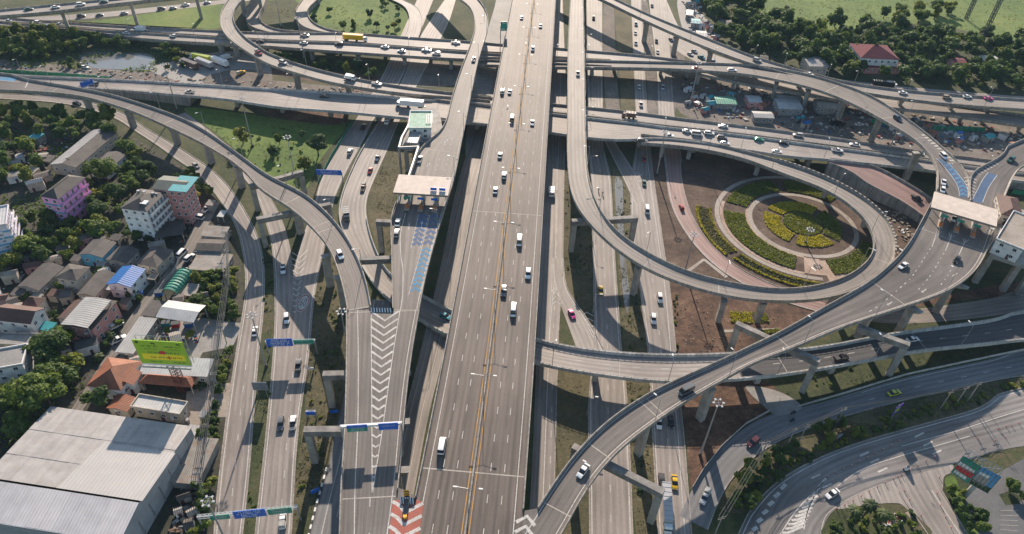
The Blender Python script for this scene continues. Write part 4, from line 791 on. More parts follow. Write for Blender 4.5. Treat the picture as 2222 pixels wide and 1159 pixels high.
# ------------------------------------------------------------------ lamps
M['lamp_grey'] = flat('lamp_housing', (0.45, 0.45, 0.45), 0.4, 0, 0.05)
def mast(base, h, label, zb=0.0, n=6, grp='tall floodlight masts'):
    p = U(*base, zb); root = empty('floodlight_mast', tuple(p), 0, label, 'floodlight', grp); m_ = MB(); m_.bar((0, 0, -0.05), (0, 0, h), 0.32, n=8, r2=0.16); m_.build('pole', M['steel'], root)
    m_ = MB(); m_.bar((0, 0, 0), (0, 0, 1.1), 0.5, n=8); m_.build('base', M['dark_steel'], root); r_ = 1.15; m_ = MB(); P_ = [(r_ * math.cos(2 * math.pi * i / 12), r_ * math.sin(2 * math.pi * i / 12), h) for i in range(12)]
    for i in range(12): m_.bar(P_[i], P_[(i + 1) % 12], .07, n=4)
    for i in range(0, 12, 3): m_.bar((0, 0, h), P_[i], .06, n=4)
    m_.build('ring', M['steel'], root)
    for i in range(n):
        a = 2 * math.pi * i / n; m_ = MB(); m_.box((r_ * math.cos(a) * 1.15, r_ * math.sin(a) * 1.15, h - .1), (0.62, 0.46, 0.3), a); m_.build('floodlight', M['lamp_grey'], root)
mast((1519,988), 24, 'tall floodlight mast rising from the red soil at the lower right'); mast((578,796), 23, 'tall floodlight mast between the two left roads')
mast((648,425), 28, 'tall floodlight mast on the lawn behind the curved ramp'); mast((1486,590), 18, 'floodlight mast beside the pink lane'); mast((1747,528), 7, 'short floodlight mast in the round garden', n=8)
mast((1929,325), 9, 'floodlight mast behind the busy crossing viaduct'); mast((757,772), 20, 'floodlight mast beside the striped gore', 0.0); mast((497,1190), 22, 'floodlight mast at the bottom of the left roads')
mast((548,318), 24, 'tall floodlight mast standing in front of the pale parapet viaduct'); mast((1425,380), 22, 'tall floodlight mast in the shade of the crossing viaduct'); mast((610,60), 26, 'tall floodlight mast on the far infield lawn'); mast((662,140), 26, 'tall floodlight mast under the curling ramp')
mast((1498,222), 22, 'tall floodlight mast at the far work site'); mast((385,240), 24, 'tall floodlight mast by the wall of the pale parapet viaduct')
def lamp_mesh(double, h=9.0, arm=2.2):
    p_ = MB(); p_.bar((0, 0, 0), (0, 0, h), .11, n=6, r2=.07); a_ = MB(); l_ = MB()
    for sg in ((-1, 1) if double else (1,)): a_.bar((0, 0, h), (sg * arm, 0, h + .35), .05, n=5); l_.box((sg * (arm + .4), 0, h + .36), (.95, .34, .16))
    return p_.mesh('pole', M['steel']), a_.mesh('arm', M['steel']), l_.mesh('lamp_head', M['white'])
LM = {True: lamp_mesh(True, 9, 2.6), False: lamp_mesh(False, 9, 1.6)}
def lamp(loc, rz, double, label, group):
    root = empty('street_lamp', tuple(loc), rz, label, 'street lamp', group)
    for nm, me in zip(('pole', 'arm', 'lamp_head'), LM[double]): link(nm, me, root)
rb = RIB['main']
s1 = rb.at_px(1018, 1110)[0]; s2 = rb.at_px(1046, 866)[0]; st = abs(s1 - s2); x = s1; k_ = 0
ORDL = ['first', 'second', 'third', 'fourth', 'fifth', 'sixth', 'seventh', 'eighth', 'ninth', 'tenth', 'eleventh', 'twelfth', 'thirteenth', 'fourteenth', 'fifteenth', 'sixteenth', 'seventeenth', 'eighteenth', 'nineteenth', 'twentieth']
while x > 90: lamp(rb.pt(x, 0, .9), rb.ang(x) + math.pi / 2, True, 'double-armed lamp, %s from the bottom on the expressway median' % ORDL[k_], 'median lamps of the expressway'); x -= st; k_ += 1
for key, sd, step, a, lab in (('left_ramp', 'L', 32, 20, 'single-armed lamp on the outer parapet of the left curved ramp'), ('right_ramp', 'R', 30, 45, 'single-armed lamp on the parapet of the right toll ramp'), ('loop', 'R', 30, 160, 'single-armed lamp on the inner parapet of the loop ramp'),
    ('underpass', 'R', 34, 230, 'single-armed lamp on the curved low flyover'), ('cross_south', 'R', 36, 40, 'single-armed lamp on the busy crossing viaduct'), ('cross_west', 'L', 36, 80, 'single-armed lamp on the pale parapet viaduct'), ('ramp_north', 'R', 34, 30, 'single-armed lamp on the ramp above the right toll plaza'),
    ('ramp_far_east', 'L', 38, 60, 'single-armed lamp on the slender ramp by the woods'), ('curl_ramp', 'R', 36, 30, 'single-armed lamp on the curling ramp'), ('far_cross_s', 'R', 40, 30, 'single-armed lamp on the second crossing viaduct'), ('toll_road', 'R', 36, 40, 'single-armed lamp on the left toll viaduct'), ('street_a', 'L', 45, 220, 'single-armed lamp beside the inner right street')):
    rb = RIB[key]; x = a; sg = 1 if sd == 'L' else -1; ground = key == 'street_a'; k_ = 0; rb_end = rb.len - 12
    while x < rb_end:
        o_ = sg * (rb.hw(x) + (0.7 if ground else -0.14)); p = rb.pt(x, o_, 0 if ground else .9); nn = rb.i(rb.n, x) * -sg
        lamp(p, math.atan2(nn[1], nn[0]), False, 'single-armed lamp, %s along %s' % (ORDL[k_], lab[21:]), 'lamps: ' + lab[18:]); x += step; k_ += 1
# ------------------------------------------------------------------ toll plazas
M['canopy'] = flat('cream_canopy_sheet', (0.6, 0.52, 0.45), 0.8, 0.0, 0.1, 0.4); M['trim'] = flat('brown_fascia', (0.22, 0.17, 0.14), 0.6, 0, 0.1)
M['booth'] = flat('booth_grey', (0.45, 0.46, 0.46), 0.5, 0, 0.1); M['glass'] = NT('dark_glass').mat
_g = M['glass'].node_tree.nodes['Principled BSDF']; _g.inputs['Base Color'].default_value = (0.02, 0.025, 0.03, 1); _g.inputs['Roughness'].default_value = 0.08
M['orange_stripe'] = flat('orange_stripe', (0.5, 0.17, 0.05), 0.6, 0, 0.1); M['island'] = flat('toll_island', (0.4, 0.33, 0.27), 0.8, 0, 0.15)
def canopy(tl, tr, br, bl, z, zb, label, nb, signs, lane_z):
    A, B, Cc, D = [U(*p, z) for p in (tl, tr, br, bl)]; c = (A + B + Cc + D) / 4; xd = ((B - A) + (Cc - D)) / 2; yd = ((A - D) + (B - Cc)) / 2; L, Wd = np.linalg.norm(xd), np.linalg.norm(yd); a = math.atan2(xd[1], xd[0]); h = z - zb
    root = empty('toll_canopy', (c[0], c[1], zb), a, label, 'toll canopy'); m_ = MB(); m_.box((0, 0, h - .45), (L - .1, Wd - .1, .7)); m_.build('fascia', M['trim'], root)
    n_ = int(L / 0.55); rib = MB(); rib.box((0, 0, 0), (L / n_ - .07, Wd, .12)); rm = rib.mesh('roof_sheet', M['canopy'])
    for i in range(n_): link('roof_sheet', rm, root, (-L / 2 + (i + .5) * L / n_, 0, h - .03 + .012 * (i % 2)))
    m_ = MB(); m_.box((0, 0, h - .12), (L - .04, Wd - .04, .1)); m_.build('roof_deck', M['canopy'], root)
    for i in range(nb + 1):
        x_ = -L / 2 + 1.2 + (L - 2.4) * i / nb
        m_ = MB()
        for y_ in (-Wd * .28, Wd * .28): m_.bar((x_, y_, 0), (x_, y_, h - .8), .22, n=8)
        m_.build('support', M['white'], root)
    for i in range(nb - 1):
        x_ = -L / 2 + L * (i + 1) / nb; t_ = empty('toll_booth', (c[0] + x_ * math.cos(a), c[1] + x_ * math.sin(a), zb), a, label.replace('canopy', 'booth').split(' over')[0] + ', number %s from the left' % ('first', 'second', 'third', 'fourth')[i] if False else '%s booth from the left under the %s' % (('first', 'second', 'third', 'fourth')[i], label.split(' with')[0]), 'toll booth')
        m_ = MB(); m_.prism([(-.9, -9), (.9, -9), (.9, 8), (0, 9.5), (-.9, 8)], 0.0, .25); m_.build('island', M['island'], t_)
        m_ = MB(); m_.box((0, 0, 1.3), (1.4, 2.6, 2.1)); m_.build('cabin', M['booth'], t_); m_ = MB(); m_.box((0, 0, 1.75), (1.46, 2.2, .7)); m_.build('window', M['glass'], t_); m_ = MB(); m_.box((0, 0, 2.45), (1.8, 3.0, .2)); m_.build('roof', M['white'], t_)
        m_ = MB(); m_.box((0, -7.2, .75), (1.2, 1.6, 1.0)); m_.build('bumper_block', M['orange_stripe'], t_)
        m_ = MB(); m_.box((0, -Wd / 2 - .4, 4.0), (2.4, .15, .9)); m_.build('lane_sign', M['sign_blue'] if i >= signs else M['sign_green'], t_)
    return root, L, Wd
rt_, L_, W_ = canopy((866,379), (981,385), (972,425), (852,417), 22.8, 17.0, 'cream ribbed canopy over the left toll gates with two small blue roof signs', 4, 1, 17)
for x_ in (L_ * .22, L_ * .38): m_ = MB(); m_.box((x_, -W_ * .28, 6.6), (2.3, .15, 1.2)); m_.build('roof_sign', M['sign_blue'], rt_)
rt_, L_, W_ = canopy((2032,417), (2171,457), (2158,490), (2016,448), 22.8, 17.0, 'cream ribbed canopy across the right toll plaza', 4, 9, 17)
# ------------------------------------------------------------------ buildings
def sheet(name, c, period=0.9, depth=0.16, rough=0.5, var=0.12, rust=None):
    """ribbed metal or tile rows; u runs along the ridge in metres"""
    t = NT(name); t.b.inputs['Roughness'].default_value = rough; uv = t.n('ShaderNodeUVMap', uv_map='UVMap').outputs[0]; sx = t.n('ShaderNodeSeparateXYZ'); t.l(uv, sx.inputs[0])
    wv = t.math('COSINE', t.math('MULTIPLY', sx.outputs[0], 2 * math.pi / period)); k = t.math('ADD', t.math('MULTIPLY', wv, depth * 0.5), 1 - depth * 0.4)
    g = t.n('ShaderNodeNewGeometry').outputs['Position']; n_ = t.ramp(t.noise(g, 0.3, 6, .65), [(0.28, (1 - var * 2,) * 3), (0.7, (1 + var * .6,) * 3)])
    cc = t.mul(t.mul(c, n_), k)
    if rust: cc = t.mul(cc, rust, t.ramp(t.noise(g, 0.5, 7, .7), [(0.5, (0, 0, 0)), (0.68, (0.75,) * 3)]), 'MIX')
    t.col(cc); t.bump(wv, 0.04, 0.6); return t.mat
M['sheet_white'] = sheet('white_sheet_roof', (0.5, 0.5, 0.49)); M['sheet_grey'] = sheet('grey_sheet_roof', (0.36, 0.355, 0.34)); M['sheet_blue'] = sheet('blue_sheet_roof', (0.01, 0.125, 0.4)); M['sheet_teal'] = sheet('teal_sheet_roof', (0.035, 0.3, 0.34)); M['sheet_green'] = sheet('green_vault_sheet', (0.06, 0.3, 0.2), 1.2, .35)
M['tile_orange'] = sheet('orange_tiles', (0.3, 0.105, 0.05), 0.5, .25, .7, .2); M['tile_brown'] = sheet('brown_tiles', (0.12, 0.058, 0.045), 0.5, .25, .7, .2); M['tile_red'] = sheet('dark_red_tiles', (0.17, 0.04, 0.05), 0.6, .2, .95, .12); M['tile_grey'] = sheet('grey_tiles', (0.088, 0.078, 0.072), .6, .2, .75, .22); M['fibre'] = sheet('fibre_cement_roof', (0.125, 0.11, 0.098), .5, .3, .85, .25, (0.12, 0.1, 0.085))
M['rusty'] = sheet('rusty_sheet_roof', (0.3, 0.28, 0.25), .5, .3, .7, .2, (0.2, 0.11, 0.06)); M['slate_green'] = sheet('grey_green_roof', (0.14, 0.16, 0.135), .6, .2, .7, .15); M['roof_green'] = flat('green_roof_membrane', (0.14, 0.32, 0.24), .7, 0, .25)
M['wall_white'] = flat('white_wall', (0.76, 0.75, 0.74), .7, 0, .12); M['wall_cream'] = flat('cream_wall', (0.5, 0.44, 0.36), .75, 0, .18); M['wall_grey'] = flat('grey_wall', (0.33, 0.32, 0.3), .8, 0, .2); M['wall_pink'] = flat('pink_wall', (0.78, 0.36, 0.66), .7, 0, .12); M['wall_salmon'] = flat('salmon_wall', (0.62, 0.3, 0.27), .7, 0, .15); M['band_teal'] = flat('teal_band', (0.1, 0.36, 0.55), .6, 0, .1); M['wall_lilac'] = flat('pale_lilac_wall', (0.7, 0.66, 0.74), .7, 0, .12); M['pipe'] = flat('grey_pipe', (0.2, 0.205, 0.21), .4, .3, .1); M['blue_tank'] = flat('blue_plastic', (0.02, 0.12, 0.42), .5, 0, .1); M['red_plastic'] = flat('red_plastic', (0.5, 0.03, 0.03), .5, 0, .1); M['shutter'] = flat('brown_shutter', (0.1, 0.045, 0.05), .6, 0, .2)
TAKEN = []
WIN = {}
def win_mesh(w_, h_, mat='glass'):
    key = (round(w_, 2), round(h_, 2), mat)
    if key not in WIN:
        m_ = MB(); m_.box((0, 0, 0), (w_, .1, h_)); f_ = MB()
        for a, s_ in (((0, -.02, h_ / 2 + .05), (w_ + .2, .14, .1)), ((0, -.05, -h_ / 2 - .06), (w_ + .3, .26, .12)), ((-w_ / 2 - .05, -.02, 0), (.1, .14, h_)), ((w_ / 2 + .05, -.02, 0), (.1, .14, h_)), ((0, -.03, 0), (.07, .12, h_))): f_.box(a, s_)
        WIN[key] = (m_.mesh('window', M[mat]), f_.mesh('frame', M['wall_white']))
    return WIN[key]
def rect(A, B, C_, z):
    a, b, c = U(*A, z), U(*B, z), U(*C_, z); x = b - a; L = np.linalg.norm(x); x = x / L; y = np.array([-x[1], x[0], 0]); d = float(np.dot(c - b, y))
    if d < 0: y = -y; d = -d
    return a, x, y, L, d
def house(name, label, A, B, C_, z, roof='gable', rise=1.6, wall='wall_cream', top='fibre', cat='house', over=0.4, axis='x', floors=1, wins=True, group=None, top2=None, z0=0.0, openw=False):
    """A, B, C: photo points of three eave corners at height z. Local x runs A->B, y towards C."""
    a, x, y, L, D = rect(A, B, C_, z); ctr = a + x * L / 2 + y * D / 2; ang = math.atan2(x[1], x[0]); fl = 1 if (x[0] * y[1] - x[1] * y[0]) > 0 else -1
    TAKEN.append((ctr[0], ctr[1], max(L, D) * .55)); root = empty(name, (ctr[0], ctr[1], z0), ang, label, cat, group); h = z - z0; hx, hy = L / 2, D / 2
    wx, wy = hx - over, hy - over
    if not openw: m_ = MB(); m_.box((0, 0, (h - .05) / 2), (2 * wx, 2 * wy, h - .05)); m_.build('wall', M[wall], root)
    else:
        for sx in (-1, 1):
            for sy in (-1, 1): m_ = MB(); m_.box((sx * wx, sy * wy, (h - .05) / 2), (.3, .3, h - .05)); m_.build('post', M[wall], root)
    def plane(pts, nm='roof', mat=top, th=.14):
        m_ = MB(); P_ = [np.array(p, float) for p in pts]; n_ = np.cross(P_[1] - P_[0], P_[2] - P_[0]); n_ /= np.linalg.norm(n_)
        if n_[2] < 0: P_ = P_[::-1]; n_ = -n_
        # u along the horizontal direction of the slope
        hd = np.array([-n_[1], n_[0], 0]); hd = hd / np.linalg.norm(hd) if np.linalg.norm(hd) > 1e-3 else np.array([1.0, 0, 0]); vd = np.cross(n_, hd); Q_ = [p - n_ * th for p in P_]
        i = len(m_.v); m_.poly(P_); m_.uv[-1] = [(float(np.dot(p, hd)), float(np.dot(p, vd))) for p in P_]; m_.poly(Q_[::-1])
        for k_ in range(len(P_)): j = (k_ + 1) % len(P_); m_.quad(P_[k_], Q_[k_], Q_[j], P_[j])
        return m_.build(nm, M[mat], root)
    if roof == 'flat':
        m_ = MB(); m_.box((0, 0, h + .05), (2 * hx, 2 * hy, .3)); m_.build('roof', M[top], root)
        for (c_, s_) in (((0, hy - .12, h + .45), (2 * hx, .24, .5)), ((0, -hy + .12, h + .45), (2 * hx, .24, .5)), ((hx - .12, 0, h + .45), (.24, 2 * hy - .5, .5)), ((-hx + .12, 0, h + .45), (.24, 2 * hy - .5, .5))): m_ = MB(); m_.box(c_, s_); m_.build('parapet', M[wall], root)
    elif roof == 'vault':
        ns_ = 8
        for k_ in range(ns_):
            t0, t1 = math.pi * k_ / ns_, math.pi * (k_ + 1) / ns_; plane([(-hx * math.cos(t0), -hy, h + rise * math.sin(t0)), (-hx * math.cos(t1), -hy, h + rise * math.sin(t1)), (-hx * math.cos(t1), hy, h + rise * math.sin(t1)), (-hx * math.cos(t0), hy, h + rise * math.sin(t0))], 'roof_strip', th=.06)
        for k_ in range(9):
            m_ = MB(); y_ = -hy + 2 * hy * k_ / 8
            for j in range(8): t0, t1 = math.pi * j / 8, math.pi * (j + 1) / 8; m_.bar((-hx * 1.02 * math.cos(t0), y_, h + rise * 1.04 * math.sin(t0)), (-hx * 1.02 * math.cos(t1), y_, h + rise * 1.04 * math.sin(t1)), .12, n=4)
            m_.build('arch_rib', M['sheet_green'], root)
    elif roof == 'shed': plane([(-hx, -hy, h + .1), (hx, -hy, h + .1), (hx, hy, h + rise), (-hx, hy, h + rise)])
    elif roof == 'gable':
        if axis == 'x':
            plane([(-hx, -hy * fl, h), (hx, -hy * fl, h), (hx, 0, h + rise), (-hx, 0, h + rise)]); plane([(-hx, hy * fl, h), (hx, hy * fl, h), (hx, 0, h + rise), (-hx, 0, h + rise)], mat=top2 or top)
            for sx in (-1, 1): m_ = MB(); m_.poly([(sx * wx, -wy, h - .1), (sx * wx, wy, h - .1), (sx * wx, 0, h + rise * (1 - over / hy) - .1)]); m_.build('gable', M[wall], root)
        else:
            plane([(-hx, -hy, h), (-hx, hy, h), (0, hy, h + rise), (0, -hy, h + rise)]); plane([(hx, -hy, h), (hx, hy, h), (0, hy, h + rise), (0, -hy, h + rise)], mat=top2 or top)
            for sy in (-1, 1): m_ = MB(); m_.poly([(-wx, sy * wy, h - .1), (wx, sy * wy, h - .1), (0, sy * wy, h + rise * (1 - over / hx) - .1)]); m_.build('gable', M[wall], root)
    elif roof == 'hip':
        k_ = min(hx, hy) * .98
        if hx >= hy: r0, r1 = (-hx + k_, 0, h + rise), (hx - k_, 0, h + rise); plane([(-hx, -hy, h), (hx, -hy, h), r1, r0]); plane([(hx, hy, h), (-hx, hy, h), r0, r1]); plane([(-hx, -hy, h), (-hx, hy, h), r0]); plane([(hx, -hy, h), (hx, hy, h), r1])
        else: r0, r1 = (0, -hy + k_, h + rise), (0, hy - k_, h + rise); plane([(-hx, -hy, h), (-hx, hy, h), r1, r0]); plane([(hx, hy, h), (hx, -hy, h), r0, r1]); plane([(-hx, -hy, h), (hx, -hy, h), r0]); plane([(-hx, hy, h), (hx, hy, h), r1])
        m_ = MB(); m_.bar(r0, r1, .13, n=5); m_.build('ridge_cap', M[top], root)
    if wins and not openw:
        wm, fm = win_mesh(1.1, 1.1)
        fh = h / floors
        for f_ in range(floors):
            for n_, face in ((max(1, int(2 * wx / 3.2)), 'f'), (max(1, int(2 * wy / 3.4)), 's')):
                for i in range(n_):
                    u = (i + .5) / n_ * 2 - 1
                    for sg in ((-1,) if face == 'f' else (-1, 1)):
                        # front faces the camera
                        if face == 'f': loc, rz = (u * wx, -wy * fl - .03 * fl, fh * f_ + fh * .58), 0 if fl > 0 else math.pi
                        else: loc, rz = (sg * (wx + .03), u * wy, fh * f_ + fh * .58), math.pi / 2 * sg
                        o = link('window', wm, root, loc, rz); link('frame', fm, o)
    return root, (a, x, y, L, D, ang, fl)
H = house
# warehouse in the lower left corner
def warehouse():
    zr, ze = 11.0, 8.0; R1 = U(-60, 1035, zr); R2 = U(300, 1090, zr); xd = (R2 - R1); xd /= np.linalg.norm(xd); yd = np.array([-xd[1], xd[0], 0]); BR = U(396, 922, ze); FR = U(250, 1180, ze)
    db = float(np.dot(BR - R2, yd)); xb = float(np.dot(BR - R2, xd)); df = -float(np.dot(FR - R2, yd)); root = empty('warehouse', (R2[0], R2[1], 0), math.atan2(xd[1], xd[0]), 'large warehouse with pale ribbed metal roof filling the lower left corner', 'warehouse'); TAKEN.append((R2[0] - 14 * xd[0], R2[1] - 14 * xd[1], 24)); TAKEN.append((R2[0] - 32 * xd[0], R2[1] - 32 * xd[1], 20))
    Lw = float(np.linalg.norm(U(83, 895, ze) - BR)) + .5
    def sheetq(pts, nm, mat, th=.12):
        m_ = MB(); P_ = [np.array(p, float) for p in pts]; m_.poly(P_); m_.uv[-1] = [(p[0], p[1]) for p in P_]; Q_ = [p - np.array([0, 0, th]) for p in P_]; m_.poly(Q_[::-1])
        for k_ in range(4): j = (k_ + 1) % 4; m_.quad(P_[k_], Q_[k_], Q_[j], P_[j])
        return m_.build(nm, M[mat], root)
    n_ = 3
    for i in range(n_):     # back slope in long runs of sheeting, overlapping
        f0, f1 = i / n_, (i + 1) / n_
        for j in range(12): x0, x1 = -Lw + (Lw + .3) * j / 12, -Lw + (Lw + .3) * (j + 1) / 12 - .03; e_ = .01 * ((i * 5 + j * 3) % 4); sheetq([(x0, db * f0 - .2, zr - (zr - ze) * f0 + .05 + e_), (x1, db * f0 - .2, zr - (zr - ze) * f0 + .05 + e_), (x1, db * f1, zr - (zr - ze) * f1 - .06 + e_), (x0, db * f1, zr - (zr - ze) * f1 - .06 + e_)], 'roof_sheet', ('sheet_wh', 'sheet_wh2', 'sheet_wh3')[(i * 7 + j * 5 + j // 3) % 3])
    for j in range(12): x0, x1 = -Lw + (Lw + .3) * j / 12, -Lw + (Lw + .3) * (j + 1) / 12 - .03; e_ = .012 * (j * 3 % 4); sheetq([(x0, -.15, zr + .17 + e_), (x1, -.15, zr + .17 + e_), (x1, -df, zr - 1.6 + e_), (x0, -df, zr - 1.6 + e_)], 'roof_sheet', ('sheet_blueish', 'sheet_blueish2')[j * 5 // 3 % 2]); m_ = MB(); m_.box((-Lw / 2 + .2, .1, zr + .12), (Lw, .7, .06)); m_.build('ridge_cap', M['wall_cream'], root)
    p0, p1 = U(183, 975, 10.2), U(360, 1000, 10.0); sheetq([(-22, .4, zr + .16), (.9, .4, zr + .16), (.9, db * .62, zr - (zr - ze) * .62 + .2), (-19.5, db * .62, zr - (zr - ze) * .62 + .2)], 'roof_overlay', 'sheet_new')
    m_ = MB(); m_.poly([(0, -df + .3, 0), (0, db - .4, 0), (0, db - .4, ze - .3), (0, 0, zr - .3), (0, -df + .3, zr - 1.9)]); m_.build('end_wall', M['wall_blue_grey'], root)
    m_ = MB(); m_.box((-Lw / 2, -df + .4, (zr - 1.8) / 2), (Lw - .4, .3, zr - 1.8)); m_.build('front_wall', M['wall_blue_grey'], root); m_ = MB(); m_.box((-Lw / 2, db - .5, (ze - .4) / 2), (Lw - .4, .3, ze - .4)); m_.build('back_wall', M['wall_blue_grey'], root)
    m_ = MB(); m_.box((-Lw / 2, -df - .1, zr - 1.75), (Lw, .3, .3)); m_.build('gutter', M['steel'], root)
    for i in range(7): m_ = MB(); m_.box((.08, -df + 2 + i * (db + df - 3) / 6.5, 3.4), (.16, .35, 6.6)); m_.build('wall_post', M['steel'], root)
M['sheet_wh'] = sheet('aged_pale_sheet', (0.34, 0.322, 0.31), 2.4, .05, .45, .12, (0.25, 0.21, 0.18)); M['sheet_wh2'] = sheet('aged_pale_sheet_b', (0.355, 0.335, 0.32), 2.4, .05, .45, .12); M['sheet_wh3'] = sheet('aged_pale_sheet_c', (0.325, 0.31, 0.3), 2.4, .05, .5, .14, (0.27, 0.24, 0.21)); M['sheet_blueish2'] = sheet('grey_blue_sheet_b', (0.62, 0.585, 0.57), .85, .1, .45, .09); M['sheet_new'] = sheet('new_pale_sheet', (0.4, 0.385, 0.37), 1.0, .13, .42, .05); M['sheet_blueish'] = sheet('grey_blue_sheet', (0.66, 0.62, 0.6), .85, .1, .45, .07); M['wall_blue_grey'] = sheet('blue_grey_cladding', (0.42, 0.43, 0.44), .8, .2, .6, .12)
warehouse()
H('flat_house', 'low house with a white flat roof and a curved parapet beside the red lattice tower', (283,884), (391,902), (410,874), 4.6, 'flat', wall='wall_cream', top='sheet_white')
H('sheet_house', 'house with a wide white sheet roof under the green billboard', (300,812), (450,818), (463,782), 4.4, 'shed', .8, top='sheet_white')
H('pavilion', 'orange tiled open pavilion at the foot of the lattice tower', (300,832), (416,841), (407,814), 3.6, 'hip', 1.6, 'wall_cream', 'tile_orange', 'pavilion', openw=True)
H('tiled_house', 'large orange tiled house left of the billboard', (186,838), (262,848), (292,782), 5.4, 'hip', 2.8, 'wall_white', 'tile_orange', axis='y'); H('tiled_wing', 'small orange tiled wing with a gable beside the large tiled house', (252,832), (290,836), (296,806), 4.8, 'gable', 1.4, 'wall_white', 'tile_orange', axis='y'); H('tiled_annex', 'low orange tiled annex behind the pale warehouse', (230,886), (276,894), (290,862), 3.4, 'gable', .9, 'wall_cream', 'tile_orange', axis='y')
H('open_shed', 'large white open shed with coloured bins beneath it', (337,688), (420,700), (435,661), 5.4, 'gable', .9, 'steel', 'sheet_white', 'shed', openw=True, axis='x')
H('long_shed', 'long narrow grey shed beside the village lane', (249,764), (290,768), (345,692), 4.2, 'shed', .2, 'wall_grey', 'sheet_grey', 'shed'); H('low_shed', 'low dark shed left of the white open shed', (305,684), (335,688), (362,655), 3.0, 'shed', .2, 'wall_grey', 'tile_grey', 'shed')
H('row_house', 'pink two-storey row house with a grey metal roof', (140,706), (200,716), (262,655), 7.0, 'shed', .2, 'wall_salmon', 'fibre', floors=2); H('metal_roof', 'broad grey metal roof raised over the pink row house', (131,704), (190,712), (243,652), 8.6, 'gable', .5, 'steel', 'sheet_grey', 'roof', openw=True, axis='y')
H('green_vault', 'green vaulted walkway roof beside the village lane', (352,636), (386,640), (414,593), 3.4, 'vault', 2.2, wall='wall_cream', top='sheet_green', cat='shed', openw=True)
H('blue_house', 'house with a bright blue metal roof', (230,617), (283,624), (311,584), 6.2, 'gable', 1.3, 'wall_white', 'sheet_blue', axis='y', floors=2); H('white_porch', 'white porch roof below the blue-roofed house', (222,628), (270,634), (280,620), 3.4, 'shed', .3, 'steel', 'sheet_white', 'porch', openw=True)
H('grey_house', 'grey roofed house with a pale blue gable', (169,553), (222,560), (242,525), 5.2, 'gable', 1.2, 'band_teal', 'tile_grey', axis='y'); H('grey_house', 'dark grey roofed house between the blue roof and the big canopy', (228,564), (273,572), (300,541), 4.6, 'gable', 1.0, 'wall_grey', 'tile_grey', axis='y'); H('brown_house', 'broad brown roofed house above the white fence of the lane', (293,572), (341,581), (370,541), 4.6, 'hip', 1.1, 'wall_cream', 'fibre', axis='y')
H('fibre_house', 'old fibre roofed house behind the blue-roofed house', (165,640), (206,645), (243,592), 4.6, 'gable', 1.0, 'wall_cream', 'fibre', axis='y'); H('long_house', 'long dark roofed house at the left under the trees', (36,622), (84,631), (128,577), 4.6, 'gable', 1.2, 'wall_grey', 'tile_grey', axis='y'); H('two_storey_house', 'two-storey house with a pale hipped roof', (118,602), (166,610), (187,578), 7.0, 'hip', 1.3, 'wall_cream', 'fibre', floors=2)
H('brown_roof_house', 'two-storey white house with a dark brown gable roof at the left edge', (-20,694), (66,704), (86,667), 7.2, 'gable', 2.2, 'wall_white', 'tile_brown', floors=2); H('brown_hip_house', 'small house with a steep brown hipped roof', (44,664), (82,668), (96,646), 6.0, 'hip', 2.2, 'wall_cream', 'tile_brown'); H('brown_wing', 'brown roofed wing between the white house and the metal roof', (122,692), (150,697), (178,655), 5.4, 'gable', 1.3, 'wall_cream', 'tile_brown', axis='y'); H('blue_lean_to', 'small turquoise lean-to roof beside the white house', (75,714), (108,720), (113,700), 3.0, 'shed', .4, 'wall_grey', 'sheet_teal', 'lean-to')
H('terrace_roof', 'flat grey concrete roof terrace at the left edge', (-20,748), (108,752), (122,727), 4.8, 'flat', wall='wall_grey', top='yard'); H('corner_block', 'white flat-roofed block with a parapet at the left edge', (-60,812), (50,792), (60,748), 9.0, 'flat', wall='wall_white', top='yard', cat='building', floors=3)
H('long_workshop', 'long workshop with a pale sheet roof beyond the pink block', (108,357), (165,364), (247,287), 5.0, 'gable', 1.4, 'wall_cream', 'sheet_wh', axis='y', top2='fibre'); H('white_annex', 'small white annex with a grey roof beside the long workshop', (190,366), (232,372), (262,333), 4.2, 'gable', 1.0, 'wall_white', 'fibre', axis='y')
H('brown_shed', 'brown corrugated shed at the top of the village lane', (422,543), (480,545), (484,520), 4.0, 'gable', .8, 'wall_grey', 'fibre', 'shed'); H('patched_shed', 'low shed with a patched sunlit roof behind the brown shed', (434,512), (486,516), (493,494), 3.6, 'shed', .5, 'wall_grey', 'rusty', 'shed'); H('rubble_shed', 'collapsed dark shed roof beside the green vault', (408,585), (486,590), (490,552), 3.0, 'shed', .2, 'wall_grey', 'rusty', 'shed'); H('dark_canopy', 'wide dark flat canopy below the salmon block', (336,518), (398,508), (436,470), 4.2, 'shed', .2, 'steel', 'tile_grey', 'canopy', openw=True)
H('stall_roof', 'striped grey stall roof beside the green vault', (388,640), (420,644), (428,617), 2.8, 'shed', .2, 'steel', 'rusty', 'stall', openw=True); H('lean_shed', 'long rusty lean-to shed against the warehouse wall', (366,1046), (428,1052), (440,950), 3.4, 'shed', .3, 'wall_grey', 'rusty', 'shed', wins=False); H('cream_lean_to', 'small cream lean-to roof behind the warehouse corner', (400,945), (422,948), (436,925), 3.4, 'shed', .3, 'wall_cream', 'sheet_new', 'shed', wins=False)
